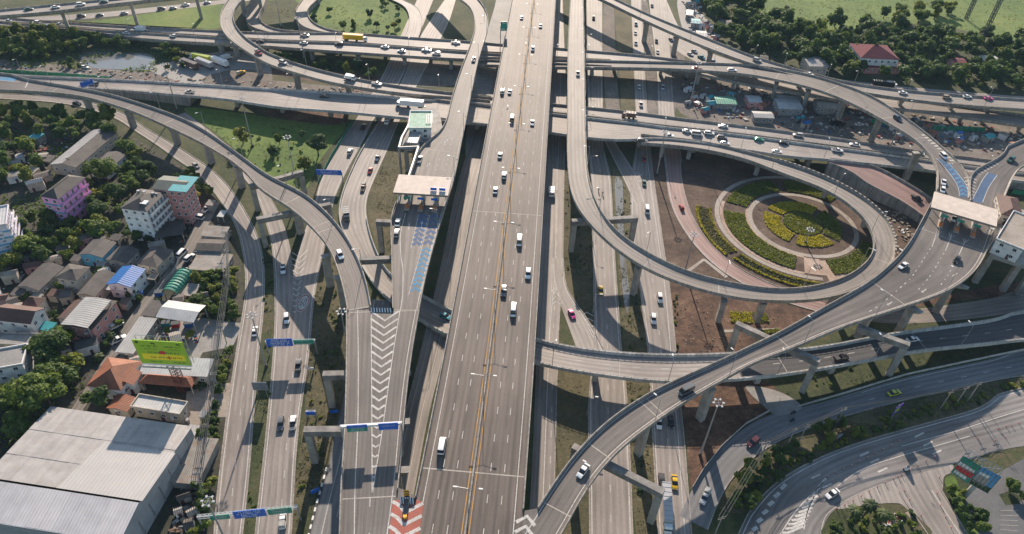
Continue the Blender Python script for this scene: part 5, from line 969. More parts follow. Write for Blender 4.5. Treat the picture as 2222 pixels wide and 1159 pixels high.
# apartment blocks
def block(name, label, A, B, C_, z, floors, wall, roof, rise, top, band=None, side='balcony', win=(1.2, 1.2), nf=2, ns=5):
    root, (a, x, y, L, D, ang, fl) = house(name, label, A, B, C_, z, roof, rise, wall, top, 'apartment block', .35, wins=False); wx, wy = L / 2 - .35, D / 2 - .35; fh = z / floors; wm, fm = win_mesh(*win); rz0 = 0 if fl > 0 else math.pi; bm = MB(); bm.box((0, 0, 0), (2 * wx + .1, .3, .6)); bandm = bm.mesh('floor_band', M[band or wall]); bs = MB(); bs.box((0, 0, 0), (.3, 2 * wy + .1, .6)); bandsm = bs.mesh('floor_band', M[band or wall])
    slab = MB(); slab.box((0, 0, -.55), (1.1, 2 * wy - .6, .14)); slab.box((.5, 0, 0), (.1, 2 * wy - .6, 1.0)); sm = slab.mesh('balcony', [M[wall]]); dm, dfm = win_mesh(1.0, 1.9, 'shutter')
    for f_ in range(floors):
        zc = fh * f_ + fh * .55
        for i in range(nf): u = (i + .5) / nf * 2 - 1; o = link('window', wm, root, (u * wx, -(wy + .03) * fl, zc), rz0); link('frame', fm, o)
        if f_: link('floor_band', bandm, root, (0, -wy * fl - .02 * fl, fh * f_)); link('floor_band', bandsm, root, (wx + .02, 0, fh * f_))
        if side == 'balcony' and f_: link('balcony', sm, root, (wx + .62, 0, fh * f_ + .75))
        for i in range(ns): u = (i + .5) / ns * 2 - 1; o = link('door' if side == 'balcony' else 'window', dm if side == 'balcony' else wm, root, (wx + .04, u * wy, zc), math.pi / 2); link('frame', dfm if side == 'balcony' else fm, o)
    return root, wx, wy
block('pink_block', 'pink four-storey apartment block with teal bands', (86,426), (125,433), (180,384), 13.5, 4, 'wall_pink', 'hip', 2.2, 'tile_grey', 'band_teal', 'balcony')
block('white_block', 'white five-storey apartment block with rows of dark windows', (260,452), (318,460), (354,416), 15.0, 5, 'wall_white', 'hip', 2.0, 'tile_grey', None, 'balcony', (1.0, 1.0), 3, 6)
block('salmon_block', 'salmon apartment block with a grey and teal roof', (330,410), (396,416), (412,386), 16.0, 5, 'wall_salmon', 'gable', 1.2, 'slate_green', None, 'window', (1.1, 1.2), 4, 4)
root = bpy.data.objects['salmon_block']; m_ = MB(); m_.box((4.6, -.6, 16.7), (7.4, 10.5, .25)); m_.build('teal_roof', M['sheet_teal'], root)
block('lilac_block', 'pale lilac apartment block with stepped balconies at the left edge', (-70,505), (15,488), (52,440), 16.0, 6, 'wall_lilac', 'flat', .5, 'sheet_white', 'band_teal', 'balcony', (.9, .5), 2, 5)
# toll offices
H('toll_office', 'white toll office with a green roof beside the left toll viaduct', (886,280), (936,280), (940,243), 20.6, 'flat', wall='wall_white', top='roof_green', cat='building', z0=15.5, floors=2); H('toll_annex', 'low flat annex in front of the green-roofed toll office', (880,312), (906,314), (914,290), 19.0, 'flat', wall='wall_grey', top='sheet_grey', cat='building', z0=15.5); root = bpy.data.objects['toll_office']
for i in range(4): m_ = MB(); m_.bar((2.6 + i * .8, -4, 5.6), (2.6 + i * .8, 4.5, 5.6), .22, n=8); m_.build('roof_pipe', M['white'], root)
o = empty('office_platform', tuple(U(905, 280, 0)), 0, 'concrete platform carrying the green-roofed toll office', 'platform'); pp = [U(*p, 15.5)[:2] - U(905, 280, 0)[:2] for p in ((872,318),(935,322),(962,285),(952,236),(892,234))]; m_ = MB(); m_.prism([tuple(p) for p in pp], 14.2, 15.48); m_.build('slab', M['concrete'], o)
for p in ((880,310),(900,250),(935,300),(940,250)): v = U(*p, 14.2) - U(905, 280, 0); m_ = MB(); m_.box((v[0], v[1], 7.0), (1.6, 1.6, 14.4)); m_.build('column', M['concrete'], o)
v0 = U(905, 280, 0); o = empty('covered_walkway', tuple(v0), 0, 'round grey covered walkway tube stepping down from the toll office to the canopy', 'walkway'); P_ = [U(*p, z_) - v0 for p, z_ in (((882,400),19.5),((905,330),19.5),((908,320),19.5),((866,322),19.0),((872,300),18.5),((893,262),18.5))]
for a, b in zip(P_[:-1], P_[1:]): m_ = MB(); m_.bar(a, b, .75, n=10); m_.build('tube', M['pipe'], o)
for i, p in enumerate(P_[:4]): m_ = MB(); m_.bar((p[0], p[1], 0), p, .5, n=8); m_.build('leg', M['concrete'], o)
H('plaza_office', 'white office with a flat beige roof beside the right toll plaza', (2160,520), (2222,545), (2240,475), 21.5, 'flat', wall='wall_white', top='paving', cat='building', z0=15.6, floors=2); H('plaza_lodge', 'brown hipped roof behind the right toll office', (2172,465), (2222,476), (2232,435), 20.0, 'hip', 1.5, 'wall_cream', 'tile_brown', z0=15.6)
v0 = U(2180, 560, 0); o = empty('office_platform', tuple(v0), 0, 'concrete portal frame carrying the right toll office', 'platform'); pp = [U(*p, 15.55)[:2] - v0[:2] for p in ((2148,552),(2255,585),(2275,470),(2165,440))]; m_ = MB(); m_.prism([tuple(p) for p in pp], 14.0, 15.55); m_.build('slab', M['concrete'], o)
for p in ((2153,550),(2215,568),(2250,575),(2165,470),(2235,480)): v = U(*p, 14.0) - v0; m_ = MB(); m_.box((v[0], v[1], 6.95), (2.0, 2.0, 14.1), -.3); m_.build('column', M['concrete'], o)
# far right and work sites
H('red_roof_house', 'big house with a dark red hipped roof among the trees', (1868,126), (1953,130), (1946,99), 8.5, 'hip', 4.0, 'wall_white', 'tile_red', floors=2); H('red_wing', 'low red roofed wing in front of the big red-roofed house', (1878,146), (1958,148), (1955,136), 4.0, 'shed', .6, 'wall_salmon', 'tile_red'); H('cream_shed', 'pale cream shed left of the red-roofed house', (1756,144), (1800,145), (1800,124), 6.0, 'gable', .8, 'wall_cream', 'sheet_wh', 'shed')
for nm, lab, A, B, C_, z_, tp in [('work_shed', 'white roofed work shed under the right ramp', (1691,236), (1744,238), (1745,216), 4.0, 'sheet_white'), ('work_shed', 'second white roofed work shed right of the first under the ramp', (1777,233), (1826,235), (1825,217), 4.0, 'sheet_white'), ('work_shed', 'pale blue roofed shelter in the work site beside the busy viaduct', (1637,255), (1681,257), (1680,243), 3.4, 'sheet_grey'), ('far_shed', 'bright white roofed shed at the far right among trees', (2136,132), (2172,134), (2170,122), 4.0, 'sheet_white'), ('far_house', 'small green and red house at the far right', (2070,136), (2100,138), (2100,126), 4.0, 'tile_red'), ('hut', 'tan roofed hut at the edge of the woods near the top', (1563,56), (1592,58), (1592,44), 4.0, 'fibre'), ('roadside_stall', 'white roadside stall roof beside the far right street', (1488,32), (1504,34), (1504,22), 3.2, 'sheet_white'), ('roadside_stall', 'pale blue roadside stall roof by the bend of the far street', (1500,50), (1520,52), (1520,42), 3.0, 'sheet_teal'), ('roadside_stall', 'grey roadside stall next to the slender ramp', (1512,78), (1535,80), (1534,68), 3.0, 'sheet_grey'), ('lean_shed', 'tan shed roof beside the slender ramp', (1650,128), (1668,130), (1668,120), 4, 'fibre'), ('site_office', 'grey site office on the far work site', (1690,215), (1742,217), (1742,204), 3.4, 'sheet_grey'), ('site_office', 'green roofed site office beside the busy viaduct', (1555,225), (1600,227), (1600,210), 3.2, 'sheet_green'), ('site_office', 'red and white site cabin in the work site', (1625,222), (1655,223), (1655,208), 3.2, 'sheet_white')]:
    H(nm, lab, A, B, C_, z_, 'gable', .6, 'wall_grey' if 'red' not in lab else 'wall_salmon', tp, 'shed', .2)
# billboards
M['sky_print'] = flat('sky_blue_print', (0.08, 0.3, 0.55), .5, 0, .1); M['lime'] = flat('lime_billboard', (0.3, 0.5, 0.015), .5, 0, .03); M['amber'] = flat('amber_band', (0.8, 0.66, 0.01), .5, 0, .03); M['ink'] = flat('dark_print', (0.012, 0.05, 0.012), .6, 0, 0); M['logo_red'] = flat('red_print', (0.5, 0.02, 0.03), .5, 0, 0); M['rust_steel'] = flat('red_oxide_steel', (0.16, 0.045, 0.04), .7, .2, .15)
def lattice(mb, p, w_, z0, z1, step=1.2, r=.09):
    n_ = max(1, int((z1 - z0) / step)); C4 = [(-w_, -w_), (w_, -w_), (w_, w_), (-w_, w_)]
    for x_, y_ in C4: mb.bar((p[0] + x_, p[1] + y_, z0), (p[0] + x_, p[1] + y_, z1), r * 1.3, n=5)
    for i in range(n_):
        a, b = z0 + (z1 - z0) * i / n_, z0 + (z1 - z0) * (i + 1) / n_
        for k_ in range(4): u, v = C4[k_], C4[(k_ + 1) % 4]; mb.bar((p[0] + u[0], p[1] + u[1], a), (p[0] + v[0], p[1] + v[1], b), r * .7, n=4); mb.bar((p[0] + v[0], p[1] + v[1], a), (p[0] + u[0], p[1] + u[1], b), r * .7, n=4)
base = U(391, 850, 0); z0, z1 = 12.2, 22.6; BL, BR = U(309.7, 790, z0), U(416, 796, z0); d = BR - BL; Lb = float(np.linalg.norm(d)); ang = math.atan2(d[1], d[0]); c_ = (BL + BR) / 2
root = empty('billboard', tuple(base), ang, 'green and yellow billboard with printed arrows on a dark red lattice tower', 'billboard'); ca, sa = math.cos(-ang), math.sin(-ang); dv = c_ - base; ox, oy = dv[0] * ca - dv[1] * sa, dv[0] * sa + dv[1] * ca
m_ = MB(); lattice(m_, (ox * .5 + .6, oy + 1.2), 1.0, 0, z1 - 1); m_.build('lattice_tower', M['rust_steel'], root)
m_ = MB(); m_.box((ox, oy, (z0 + z1) / 2), (Lb, .25, z1 - z0)); pan = m_.build('panel', M['lime'], root); zz = lambda f: z1 - (z1 - z0) * f; yy = oy - .14
m_ = MB(); m_.quad((ox - Lb * .42, yy, zz(.76)), (ox + Lb * .44, yy, zz(.76)), (ox + Lb * .44, yy, zz(.53)), (ox - Lb * .42, yy, zz(.53))); m_.build('yellow_band', M['amber'], pan); m_ = MB(); m_.quad((ox - Lb * .5, yy, zz(1)), (ox + Lb * .5, yy, zz(1)), (ox + Lb * .5, yy, zz(.94)), (ox - Lb * .5, yy, zz(.94))); m_.build('white_strip', M['white'], pan)
rnd = random.Random(5); m_ = MB()
for (u0, u1, f_, hh) in ((-.38,-.05,.24,.55),(.1,.42,.24,.55),(-.32,-.06,.34,.35),(.16,.4,.34,.35),(-.27,-.06,.49,.6),(.09,.37,.49,.6),(-.26,.08,.69,.6),(.16,.36,.69,.6),(-.3,-.06,.87,.5),(.18,.4,.87,.5)): scribble(m_, ox + u0 * Lb, ox + u1 * Lb, zz(f_), hh, rnd, yy - .02)
m_.build('lettering', M['ink'], pan); m_ = MB(); m_.poly([(ox + Lb * u, yy - .03, zz(f_)) for u, f_ in ((-.05, .52), (.07, .52), (.085, .45), (.05, .38), (-.03, .4), (-.055, .46))]); m_.build('red_emblem', M['logo_red'], pan); m_ = MB(); m_.poly([(ox + Lb * u, yy - .03, zz(f_)) for u, f_ in ((.1, .72), (.14, .72), (.14, .6), (.1, .6))]); m_.build('red_emblem', M['logo_red'], pan)
m_ = MB(); m_.quad((ox - Lb * .45, yy - .02, zz(.12)), (ox - Lb * .39, yy - .02, zz(.12)), (ox - Lb * .39, yy - .02, zz(.03)), (ox - Lb * .45, yy - .02, zz(.03))); m_.build('square_print', M['ink'], pan)
for u in (-.1, .4): m_ = MB(); m_.poly([(ox + Lb * (u + a_), yy - .02, zz(f_)) for a_, f_ in ((-.05, .1), (-.02, .15), (-.02, .12), (.015, .12), (.015, .18), (.03, .18), (.03, .08), (-.02, .08), (-.02, .05))]); m_.build('arrow_print', M['ink'], pan)
m_ = MB()

for i in range(9): x_ = ox - Lb / 2 + Lb * i / 8; m_.bar((x_, oy + .3, z0), (x_, oy + .3, z1), .09, n=4); m_.bar((x_, oy + 1.8, z0), (x_, oy + 1.8, z1), .09, n=4); m_.bar((x_, oy + .3, z0), (x_, oy + 1.8, z1), .07, n=4)
for z_ in np.linspace(z0, z1, 5): m_.bar((ox - Lb / 2, oy + 1.8, z_), (ox + Lb / 2, oy + 1.8, z_), .09, n=4)
m_.box((ox, oy - .5, z0 - .35), (Lb, .9, .12)); m_.build('back_frame', M['steel'], root)
# billboard at the lower right: two printed faces on one pole
base = U(2088, 1082, 0); zt, zl = 16.5, 9.0; root = empty('billboard', tuple(base), 0, 'two-faced billboard with green, red and blue prints on a single pole', 'billboard'); m_ = MB(); m_.bar((0, 0, 0), (2.6, 1.6, 10), .7, n=12); m_.build('pole', M['concrete'], root)
def face(p, q_, za, zb, bands, nm):
    A, B = U(*p, za) - base, U(*q_, za) - base; m_ = MB(); d = B - A; n_ = np.array([d[1], -d[0], 0]); n_ /= np.linalg.norm(n_)
    m_.quad(A[:2].tolist() + [zb], B[:2].tolist() + [zb], B[:2].tolist() + [za], A[:2].tolist() + [za]); A2, B2 = A - n_ * .25, B - n_ * .25; m_.quad(B2[:2].tolist() + [zb], A2[:2].tolist() + [zb], A2[:2].tolist() + [za], B2[:2].tolist() + [za]); pn = m_.build(nm, M[bands[0][0]], root); o_ = n_ * .04
    for (mt, f0, f1, u0, u1) in bands[1:]:
        k_ = MB(); a, b = A + d * u0 + o_, A + d * u1 + o_; h0, h1 = za + (zb - za) * f0, za + (zb - za) * f1; k_.quad((a[0], a[1], h1), (b[0], b[1], h1), (b[0], b[1], h0), (a[0], a[1], h0)); k_.build('print', M[mt], pn)
    return A, B
A1, B1 = face((2090,990), (2128,1014), zt, zl, [('sign_green',), ('white', .28, .5, .04, .9), ('logo_red', .42, .72, .05, .95), ('white', .76, .92, .1, .8)], 'print_face'); A2, B2 = face((2130,1014), (2172,1036), zt, zl, [('sky_print',) if 'sky_print' in M else ('sign_blue',), ('wall_grey', .35, .8, .05, .7), ('ink', .7, .98, .02, .98), ('white', .2, .34, .1, .6)], 'print_face')
m_ = MB()
for (A, B) in ((A1, B1), (A2, B2)):
    d = B - A; n_ = np.array([-d[1], d[0], 0]); n_ /= np.linalg.norm(n_)
    for i in range(6):
        p = A + d * i / 5
        for k_ in (.5, 3.2): m_.bar(p[:2].tolist() + [zl], p[:2].tolist() + [zt], .1, n=4); pq = p + n_ * k_; m_.bar((pq[0], pq[1], zl), (pq[0], pq[1], zt), .09, n=4); m_.bar((p[0], p[1], zl), (pq[0], pq[1], zt), .07, n=4)
    for z_ in (zl, (zl + zt) / 2, zt): a, b = A + n_ * 3.2, B + n_ * 3.2; m_.bar((a[0], a[1], z_), (b[0], b[1], z_), .1, n=4); m_.bar((A[0], A[1], z_), (b[0], b[1], z_), .08, n=4)
m_.build('back_frame', M['steel'], root)

# ------------------------------------------------------------------ roof-top and yard details of the village
AC = MB(); AC.box((0, 0, 0), (.8, .35, .6)); ACM = AC.mesh('air_conditioner', M['white']); TK = MB(); TK.bar((0, 0, 0), (0, 0, 1.5), .6, n=12); TKM = TK.mesh('water_tank', M['steel']); TKB = TK.mesh('water_tank', M['blue_tank'])
rr_ = random.Random(77)
for o in [x for x in bpy.data.objects if x.get('category') in ('house', 'apartment block', 'building') and x.type == 'EMPTY']:
    wl = [c for c in o.children if c.name.startswith('wall')]
    if not wl: continue
    bb = [Vector(c) for c in wl[0].bound_box]; hx = max(b.x for b in bb); hy = max(b.y for b in bb); hz = max(b.z for b in bb)
    for k_ in range(rr_.randint(1, 3) if hz < 10 else 7): sx = rr_.choice((-1, 1)); link('air_conditioner', ACM, o, (rr_.uniform(-.8, .8) * hx, -(hy + .25), rr_.uniform(.4, .85) * hz) if rr_.random() < .6 else (sx * (hx + .25), rr_.uniform(-.8, .8) * hy, rr_.uniform(.4, .85) * hz), 0 if rr_.random() < .6 else math.pi / 2)
    if rr_.random() < .6 and hz < 10: link('water_tank', rr_.choice((TKM, TKB)), o, (hx + .9, rr_.uniform(-.6, .6) * hy, 0))
    m_ = MB(); m_.box((rr_.uniform(-.5, .5) * hx, -(hy + .04), 1.05), (1.0, .1, 2.1)); m_.build('door', M['shutter'], o)
o = bpy.data.objects['white_block']
for i, x_ in enumerate((-3.5, -1, 2.5)): link('water_tank', TKM, o, (x_, 3.2, 15.2))
m_ = MB(); m_.box((2.4, -2.6, 15.5), (2.4, 2.2, 1.6)); m_.build('stair_house', M['wall_white'], o); m_ = MB(); m_.box((3.0, 3.6, 15.6), (1.8, .2, 1.0)); m_.build('parapet', M['wall_white'], o)
# crowded small roofs of the village and cabins of the work sites
rs_ = random.Random(91)
def scatter_sheds(poly, n_, label, group, tops, zr_=(2.6, 4.2), sz=(3.0, 6.5)):
    P = [U(x, y, 0)[:2] for x, y in poly]; xs = [p[0] for p in P]; ys = [p[1] for p in P]; k_ = t_ = 0
    while k_ < n_ and t_ < 3000:
        t_ += 1; c = (rs_.uniform(min(xs), max(xs)), rs_.uniform(min(ys), max(ys)))
        if not inside(c, P): continue
        L, D = rs_.uniform(*sz), rs_.uniform(*sz) * .75
        if any(math.hypot(c[0] - x, c[1] - y) < r_ * .78 + max(L, D) * .5 for x, y, r_ in TAKEN): continue
        if (np.hypot(_RP[:, 0] - c[0], _RP[:, 1] - c[1]) - _RP[:, 2] < max(L, D) * .62).any(): continue
        z_ = rs_.uniform(*zr_); a = rs_.choice((.35, .5, .65)) + rs_.uniform(-.08, .08); root = empty('small_shed', (c[0], c[1], 0), a, label, 'shed', group); TAKEN.append((c[0], c[1], max(L, D) * .6)); k_ += 1
        m_ = MB(); m_.box((0, 0, z_ / 2), (L - .5, D - .5, z_)); m_.build('wall', M[rs_.choice(('wall_grey', 'wall_cream', 'wall_white', 'wall_salmon'))], root); rise = rs_.uniform(.3, 1.1); tp = rs_.choice(tops)
        for sg in (-1, 1):
            m_ = MB(); pr = [(-L / 2, sg * D / 2, z_), (L / 2, sg * D / 2, z_), (L / 2, 0, z_ + rise), (-L / 2, 0, z_ + rise)]; pr = pr if sg < 0 else pr[::-1]; m_.quad(*pr, uv=[(p[0], p[1]) for p in pr]); lo = [(p[0], p[1], p[2] - .1) for p in pr]; m_.quad(*lo[::-1])
            for i in range(4): j = (i + 1) % 4; m_.quad(pr[i], lo[i], lo[j], pr[j])
            m_.build('roof', M[tp], root)
        m_ = MB(); m_.box((rs_.uniform(-.2, .2) * L, -(D - .5) / 2 - .03, 1.0), (.9, .1, 2.0)); m_.build('door', M['shutter'], root)
_RP = np.vstack([np.column_stack([r_.c[:, :2], r_.w]) for r_ in RIB.values()])
def inside(p, P):
    c = False; j = len(P) - 1
    for i in range(len(P)):
        if (P[i][1] > p[1]) != (P[j][1] > p[1]) and p[0] < (P[j][0] - P[i][0]) * (p[1] - P[i][1]) / (P[j][1] - P[i][1]) + P[i][0]: c = not c
        j = i
    return c
LATE_SHEDS = [lambda: scatter_sheds([(-40,560),(130,540),(330,500),(430,480),(470,600),(420,700),(330,840),(150,770),(-40,760)], 30, 'small weathered roof squeezed among the village houses', 'small roofs of the village', ('rusty', 'fibre', 'fibre', 'tile_brown', 'tile_grey', 'sheet_grey', 'rusty')), lambda: scatter_sheds([(-40,300),(110,310),(180,340),(100,420),(-40,430)], 8, 'small rusty roof in the scrap yard left of the workshop', 'scrap yard roofs', ('rusty', 'fibre', 'sheet_grey')),
    lambda: scatter_sheds([(1490,170),(1720,208),(2222,285),(2222,335),(1900,304),(1490,240)], 26, 'low site cabin or stack of materials on the far work site', 'cabins of the far work site', ('sheet_white', 'sheet_grey', 'rusty', 'sheet_blue', 'sheet_teal', 'tile_orange', 'fibre'), (1.4, 3.0), (2.5, 6)), lambda: scatter_sheds([(1476,0),(1510,10),(1560,92),(1500,92)], 9, 'roadside stall roof beside the far right street corner', 'far roadside stalls', ('sheet_white', 'sheet_grey', 'rusty', 'sheet_teal'), (2.2, 3.2), (2.5, 5)), lambda: scatter_sheds([(340,1050),(430,1050),(425,1150),(350,1150)], 4, 'junk shelter behind the rusty lean-to', 'junk shelters', ('rusty', 'fibre'), (1.8, 2.6), (2, 4))]
# small sheds, lean-tos and shade roofs filling the gaps between the houses
for i, (A, w_, d_, z_, tp, lab) in enumerate([((60,652),22,10,3.2,'rusty','small rusty lean-to above the brown hipped house'), ((150,566),20,9,3.0,'fibre','fibre roofed lean-to left of the pale blue gable'), ((208,578),16,8,2.8,'sheet_grey','small grey shade roof between the blue roof and the grey houses'), ((318,606),18,9,2.6,'rusty','rusty shade roof beside the lane below the brown roof'), ((256,660),18,9,2.8,'fibre','fibre shade roof by the lane beside the pink row house'), ((100,642),20,10,3.0,'tile_brown','brown lean-to above the white house'), ((20,640),24,10,3.4,'fibre','fibre shed at the left edge above the brown roof'), ((300,500),18,8,3.0,'rusty','rusty shed in front of the white block'), ((400,600),14,8,2.6,'sheet_white','white shade roof at the far end of the green vault'), ((470,470),14,9,2.8,'sheet_white','small white shade roof beside the village road'), ((445,445),16,7,3,'rusty','rusty shed by the parked pickup'), ((40,380),26,12,3.2,'rusty','rusty shed among the scrap heaps'), ((90,350),18,9,3.0,'fibre','fibre roofed shed beside the long workshop'), ((60,300),22,8,3.0,'sheet_teal','turquoise roofed shed in the scrap yard'), ((150,455),22,9,3.2,'tile_grey','dark roofed shed below the pink block'), ((235,520),22,8,3,'tile_grey','low dark roof behind the pale blue gable'), ((430,905),14,10,2.8,'sheet_new','pale shade roof beside the house drive')]):
    H('shade_roof', lab, A, (A[0] + w_, A[1] + w_ * .12), (A[0] + w_ + d_ * .6, A[1] - d_ * 1.3), z_, 'shed', .4, 'wall_grey', tp, 'shed', .15, openw=(i % 3 == 0), wins=False)

for f_ in LATE_SHEDS: f_()
# ------------------------------------------------------------------ vehicles
def car_paint(name, c, rough=0.3):
    t = NT(name); t.b.inputs['Base Color'].default_value = (*c, 1); t.b.inputs['Roughness'].default_value = rough; t.b.inputs['Coat Weight'].default_value = 0.3; return t.mat
VC = {'white': (0.78, 0.78, 0.77), 'silver': (0.42, 0.42, 0.42), 'grey': (0.13, 0.135, 0.14), 'black': (0.016, 0.016, 0.018), 'dark blue': (0.02, 0.04, 0.09), 'red': (0.35, 0.03, 0.025), 'maroon': (0.09, 0.025, 0.03),
      'yellow': (0.72, 0.42, 0.01), 'pink': (0.72, 0.06, 0.28), 'green': (0.01, 0.24, 0.12), 'dark green': (0.02, 0.09, 0.075), 'teal': (0.01, 0.25, 0.32), 'tan': (0.35, 0.27, 0.18), 'orange': (0.75, 0.25, 0.03), 'lime': (0.45, 0.5, 0.03), 'brown': (0.16, 0.1, 0.075)}
VM = {k: car_paint('paint_' + k.replace(' ', '_'), c) for k, c in VC.items()}
M['tyre'] = flat('tyre_rubber', (0.015, 0.015, 0.015), 0.8, 0, 0); M['lamp_red'] = flat('tail_lamp_red', (0.4, 0.01, 0.01), 0.3, 0, 0); M['lamp_clear'] = flat('head_lamp_clear', (0.75, 0.75, 0.72), 0.15, 0, 0); M['plate'] = flat('bed_liner', (0.05, 0.05, 0.055), 0.7, 0, 0.1)
def loft_mesh(name, secs, mat, smooth_=True):
    """secs: list of (x, [(y, z)...]) rings -> closed skin"""
    m_ = MB(); m_.smooth = False; n_ = len(secs[0][1])
    R3 = [[(x, y, z) for y, z in ring] for x, ring in secs]
    for a, b in zip(R3[:-1], R3[1:]):
        for j in range(n_): k_ = (j + 1) % n_; m_.quad(a[j], a[k_], b[k_], b[j])
    m_.poly(R3[0][::-1]); m_.poly(R3[-1]); me = m_.mesh(name, mat)
    import bmesh
    bm = bmesh.new(); bm.from_mesh(me); bmesh.ops.remove_doubles(bm, verts=bm.verts, dist=1e-4); bmesh.ops.recalc_face_normals(bm, faces=bm.faces); bm.to_mesh(me); bm.free()
    if smooth_:
        me.polygons.foreach_set('use_smooth', [True] * len(me.polygons)); me.set_sharp_from_angle(angle=math.radians(38))
    return me
def ring(w_, z0, z1, rd=0.12): return [(-w_, z0 + rd), (-w_ * 1.0, (z0 + z1) / 2), (-w_ + rd * .6, z1), (w_ - rd * .6, z1), (w_, (z0 + z1) / 2), (w_, z0 + rd), (w_ * .9, z0), (-w_ * .9, z0)]
def wheel_mesh(r=.32, w_=.22):
    m_ = MB(); m_.bar((0, -w_ / 2, 0), (0, w_ / 2, 0), r, n=12); me = m_.mesh('wheel', M['tyre']); return me
WHEEL = wheel_mesh(); WHEEL_B = wheel_mesh(.5, .3)
def box_mesh(name, c, s, mat, taper=(1, 1)): m_ = MB(); m_.box(c, s, 0, 0, taper); return m_.mesh(name, mat)
def body_secs(L, w_, hood, beltz, z0, front, rear):
    h = L / 2; return [(-h, ring(w_ * .86, z0 + .1, rear)), (-h + .25, ring(w_ * .97, z0, beltz - .04)), (-h + 1.1, ring(w_, z0, beltz)), (h - 1.6, ring(w_, z0, beltz)), (h - .9, ring(w_ * .98, z0, hood)), (h - .2, ring(w_ * .93, z0, front)), (h, ring(w_ * .78, z0 + .12, front - .14))]
def cabin_secs(x0, x1, w_, z0, z1, rs, fs):
    """greenhouse: raked front (fs) and rear (rs) screens"""
    f = lambda x, w1, z: (x, [(-w_, z0), (-w1, z), (w1, z), (w_, z0)])
    return [f(x0, w_ * .9, z0 + .02), f(x0 + rs, w_ * .8, z1), f(x1 - fs, w_ * .8, z1), f(x1, w_ * .9, z0 + .02)]
PROTO = {}
def proto(kind, parts): PROTO[kind] = parts
# each part: (name, mesh, material key or None for the vehicle's own paint, location)
def std_car(kind, L, w_, beltz, top, c0, c1, rs, fs, hood, front, rear, z0=.28):
    P = [('body', loft_mesh(kind + '_body', body_secs(L, w_, hood, beltz, z0, front, rear), VM['white']), 1, (0, 0, 0)),
         ('windows', loft_mesh(kind + '_windows', cabin_secs(c0, c1, w_ * .94, beltz - .03, top - .03, rs, fs), M['glass']), 0, (0, 0, 0)),
         ('roof', loft_mesh(kind + '_roof', [(c0 + rs + .05, ring(w_ * .70, top - .07, top - .03, .02)), (c0 + rs + .3, ring(w_ * .78, top - .07, top + .03, .03)), (c1 - fs - .25, ring(w_ * .78, top - .07, top + .03, .03)), (c1 - fs, ring(w_ * .72, top - .07, top - .03, .02))], VM['white']), 1, (0, 0, 0))]
    for x_ in (-L * .3, L * .31):
        for y_ in (-w_ + .08, w_ - .08): P.append(('wheel', WHEEL, 0, (x_, y_, .32)))
    hl = box_mesh('headlight', (0, 0, 0), (.2, .34, .14), M['lamp_clear']); tl = box_mesh('tail_light', (0, 0, 0), (.12, .3, .16), M['lamp_red'])
    for y_ in (-w_ * .66, w_ * .66): P += [('headlight', hl, 0, (L / 2 - .13, y_, front - .12)), ('tail_light', tl, 0, (-L / 2 + .06, y_, rear - .12))]
    proto(kind, P)
std_car('sedan', 4.6, .88, .92, 1.46, -1.85, 1.15, .85, .95, .88, .72, .86)
std_car('hatchback', 4.0, .85, .95, 1.52, -1.95, 1.05, .3, .9, .9, .74, .9)
std_car('suv', 4.8, .93, 1.08, 1.80, -2.3, 1.2, .35, .75, 1.05, .9, 1.05, .36)
std_car('van', 5.2, .95, 1.15, 2.15, -2.55, 2.15, .12, .75, 1.12, .9, 1.1, .32)
def pickup(kind, load=False):
    L, w_ = 5.2, .92
    P = [('body', loft_mesh(kind + '_body', [(-2.6, ring(w_ * .95, .42, .98)), (-2.5, ring(w_, .4, 1.0)), (1.0, ring(w_, .4, 1.02)), (1.7, ring(w_ * .98, .4, 1.0)), (2.45, ring(w_ * .93, .4, .9)), (2.6, ring(w_ * .8, .5, .75))], VM['white']), 1, (0, 0, 0)),
         ('windows', loft_mesh(kind + '_windows', cabin_secs(-.75, 1.3, w_ * .94, .98, 1.7, .22, .7), M['glass']), 0, (0, 0, 0)),
         ('roof', loft_mesh(kind + '_roof', [(-.5, ring(w_ * .72, 1.62, 1.68, .02)), (-.3, ring(w_ * .78, 1.62, 1.74, .03)), (.4, ring(w_ * .78, 1.62, 1.74, .03)), (.62, ring(w_ * .72, 1.62, 1.68, .02))], VM['white']), 1, (0, 0, 0)),
         ('cargo_bed', box_mesh('cargo_bed', (-1.66, 0, 1.0), (1.6, 1.5, .1), M['plate']), 0, (0, 0, 0))]
    if load: P.append(('load', box_mesh('load', (-1.66, 0, 1.5), (1.65, 1.6, 1.05), M['tarp'], (.94, .92)), 0, (0, 0, 0)))
    for x_ in (-1.6, 1.65):
        for y_ in (-w_ + .08, w_ - .08): P.append(('wheel', WHEEL, 0, (x_, y_, .34)))
    hl = box_mesh('headlight', (0, 0, 0), (.2, .34, .16), M['lamp_clear']); tl = box_mesh('tail_light', (0, 0, 0), (.1, .16, .3), M['lamp_red'])
    for y_ in (-w_ * .7, w_ * .7): P += [('headlight', hl, 0, (2.46, y_, .8)), ('tail_light', tl, 0, (-2.57, y_ * 1.2, .8))]
    proto(kind, P)
M["tarp"] = flat('grey_tarpaulin', (0.4, 0.4, 0.38), 0.8, 0, 0.2, 2.0); pickup('pickup'); pickup('loaded pickup', True)
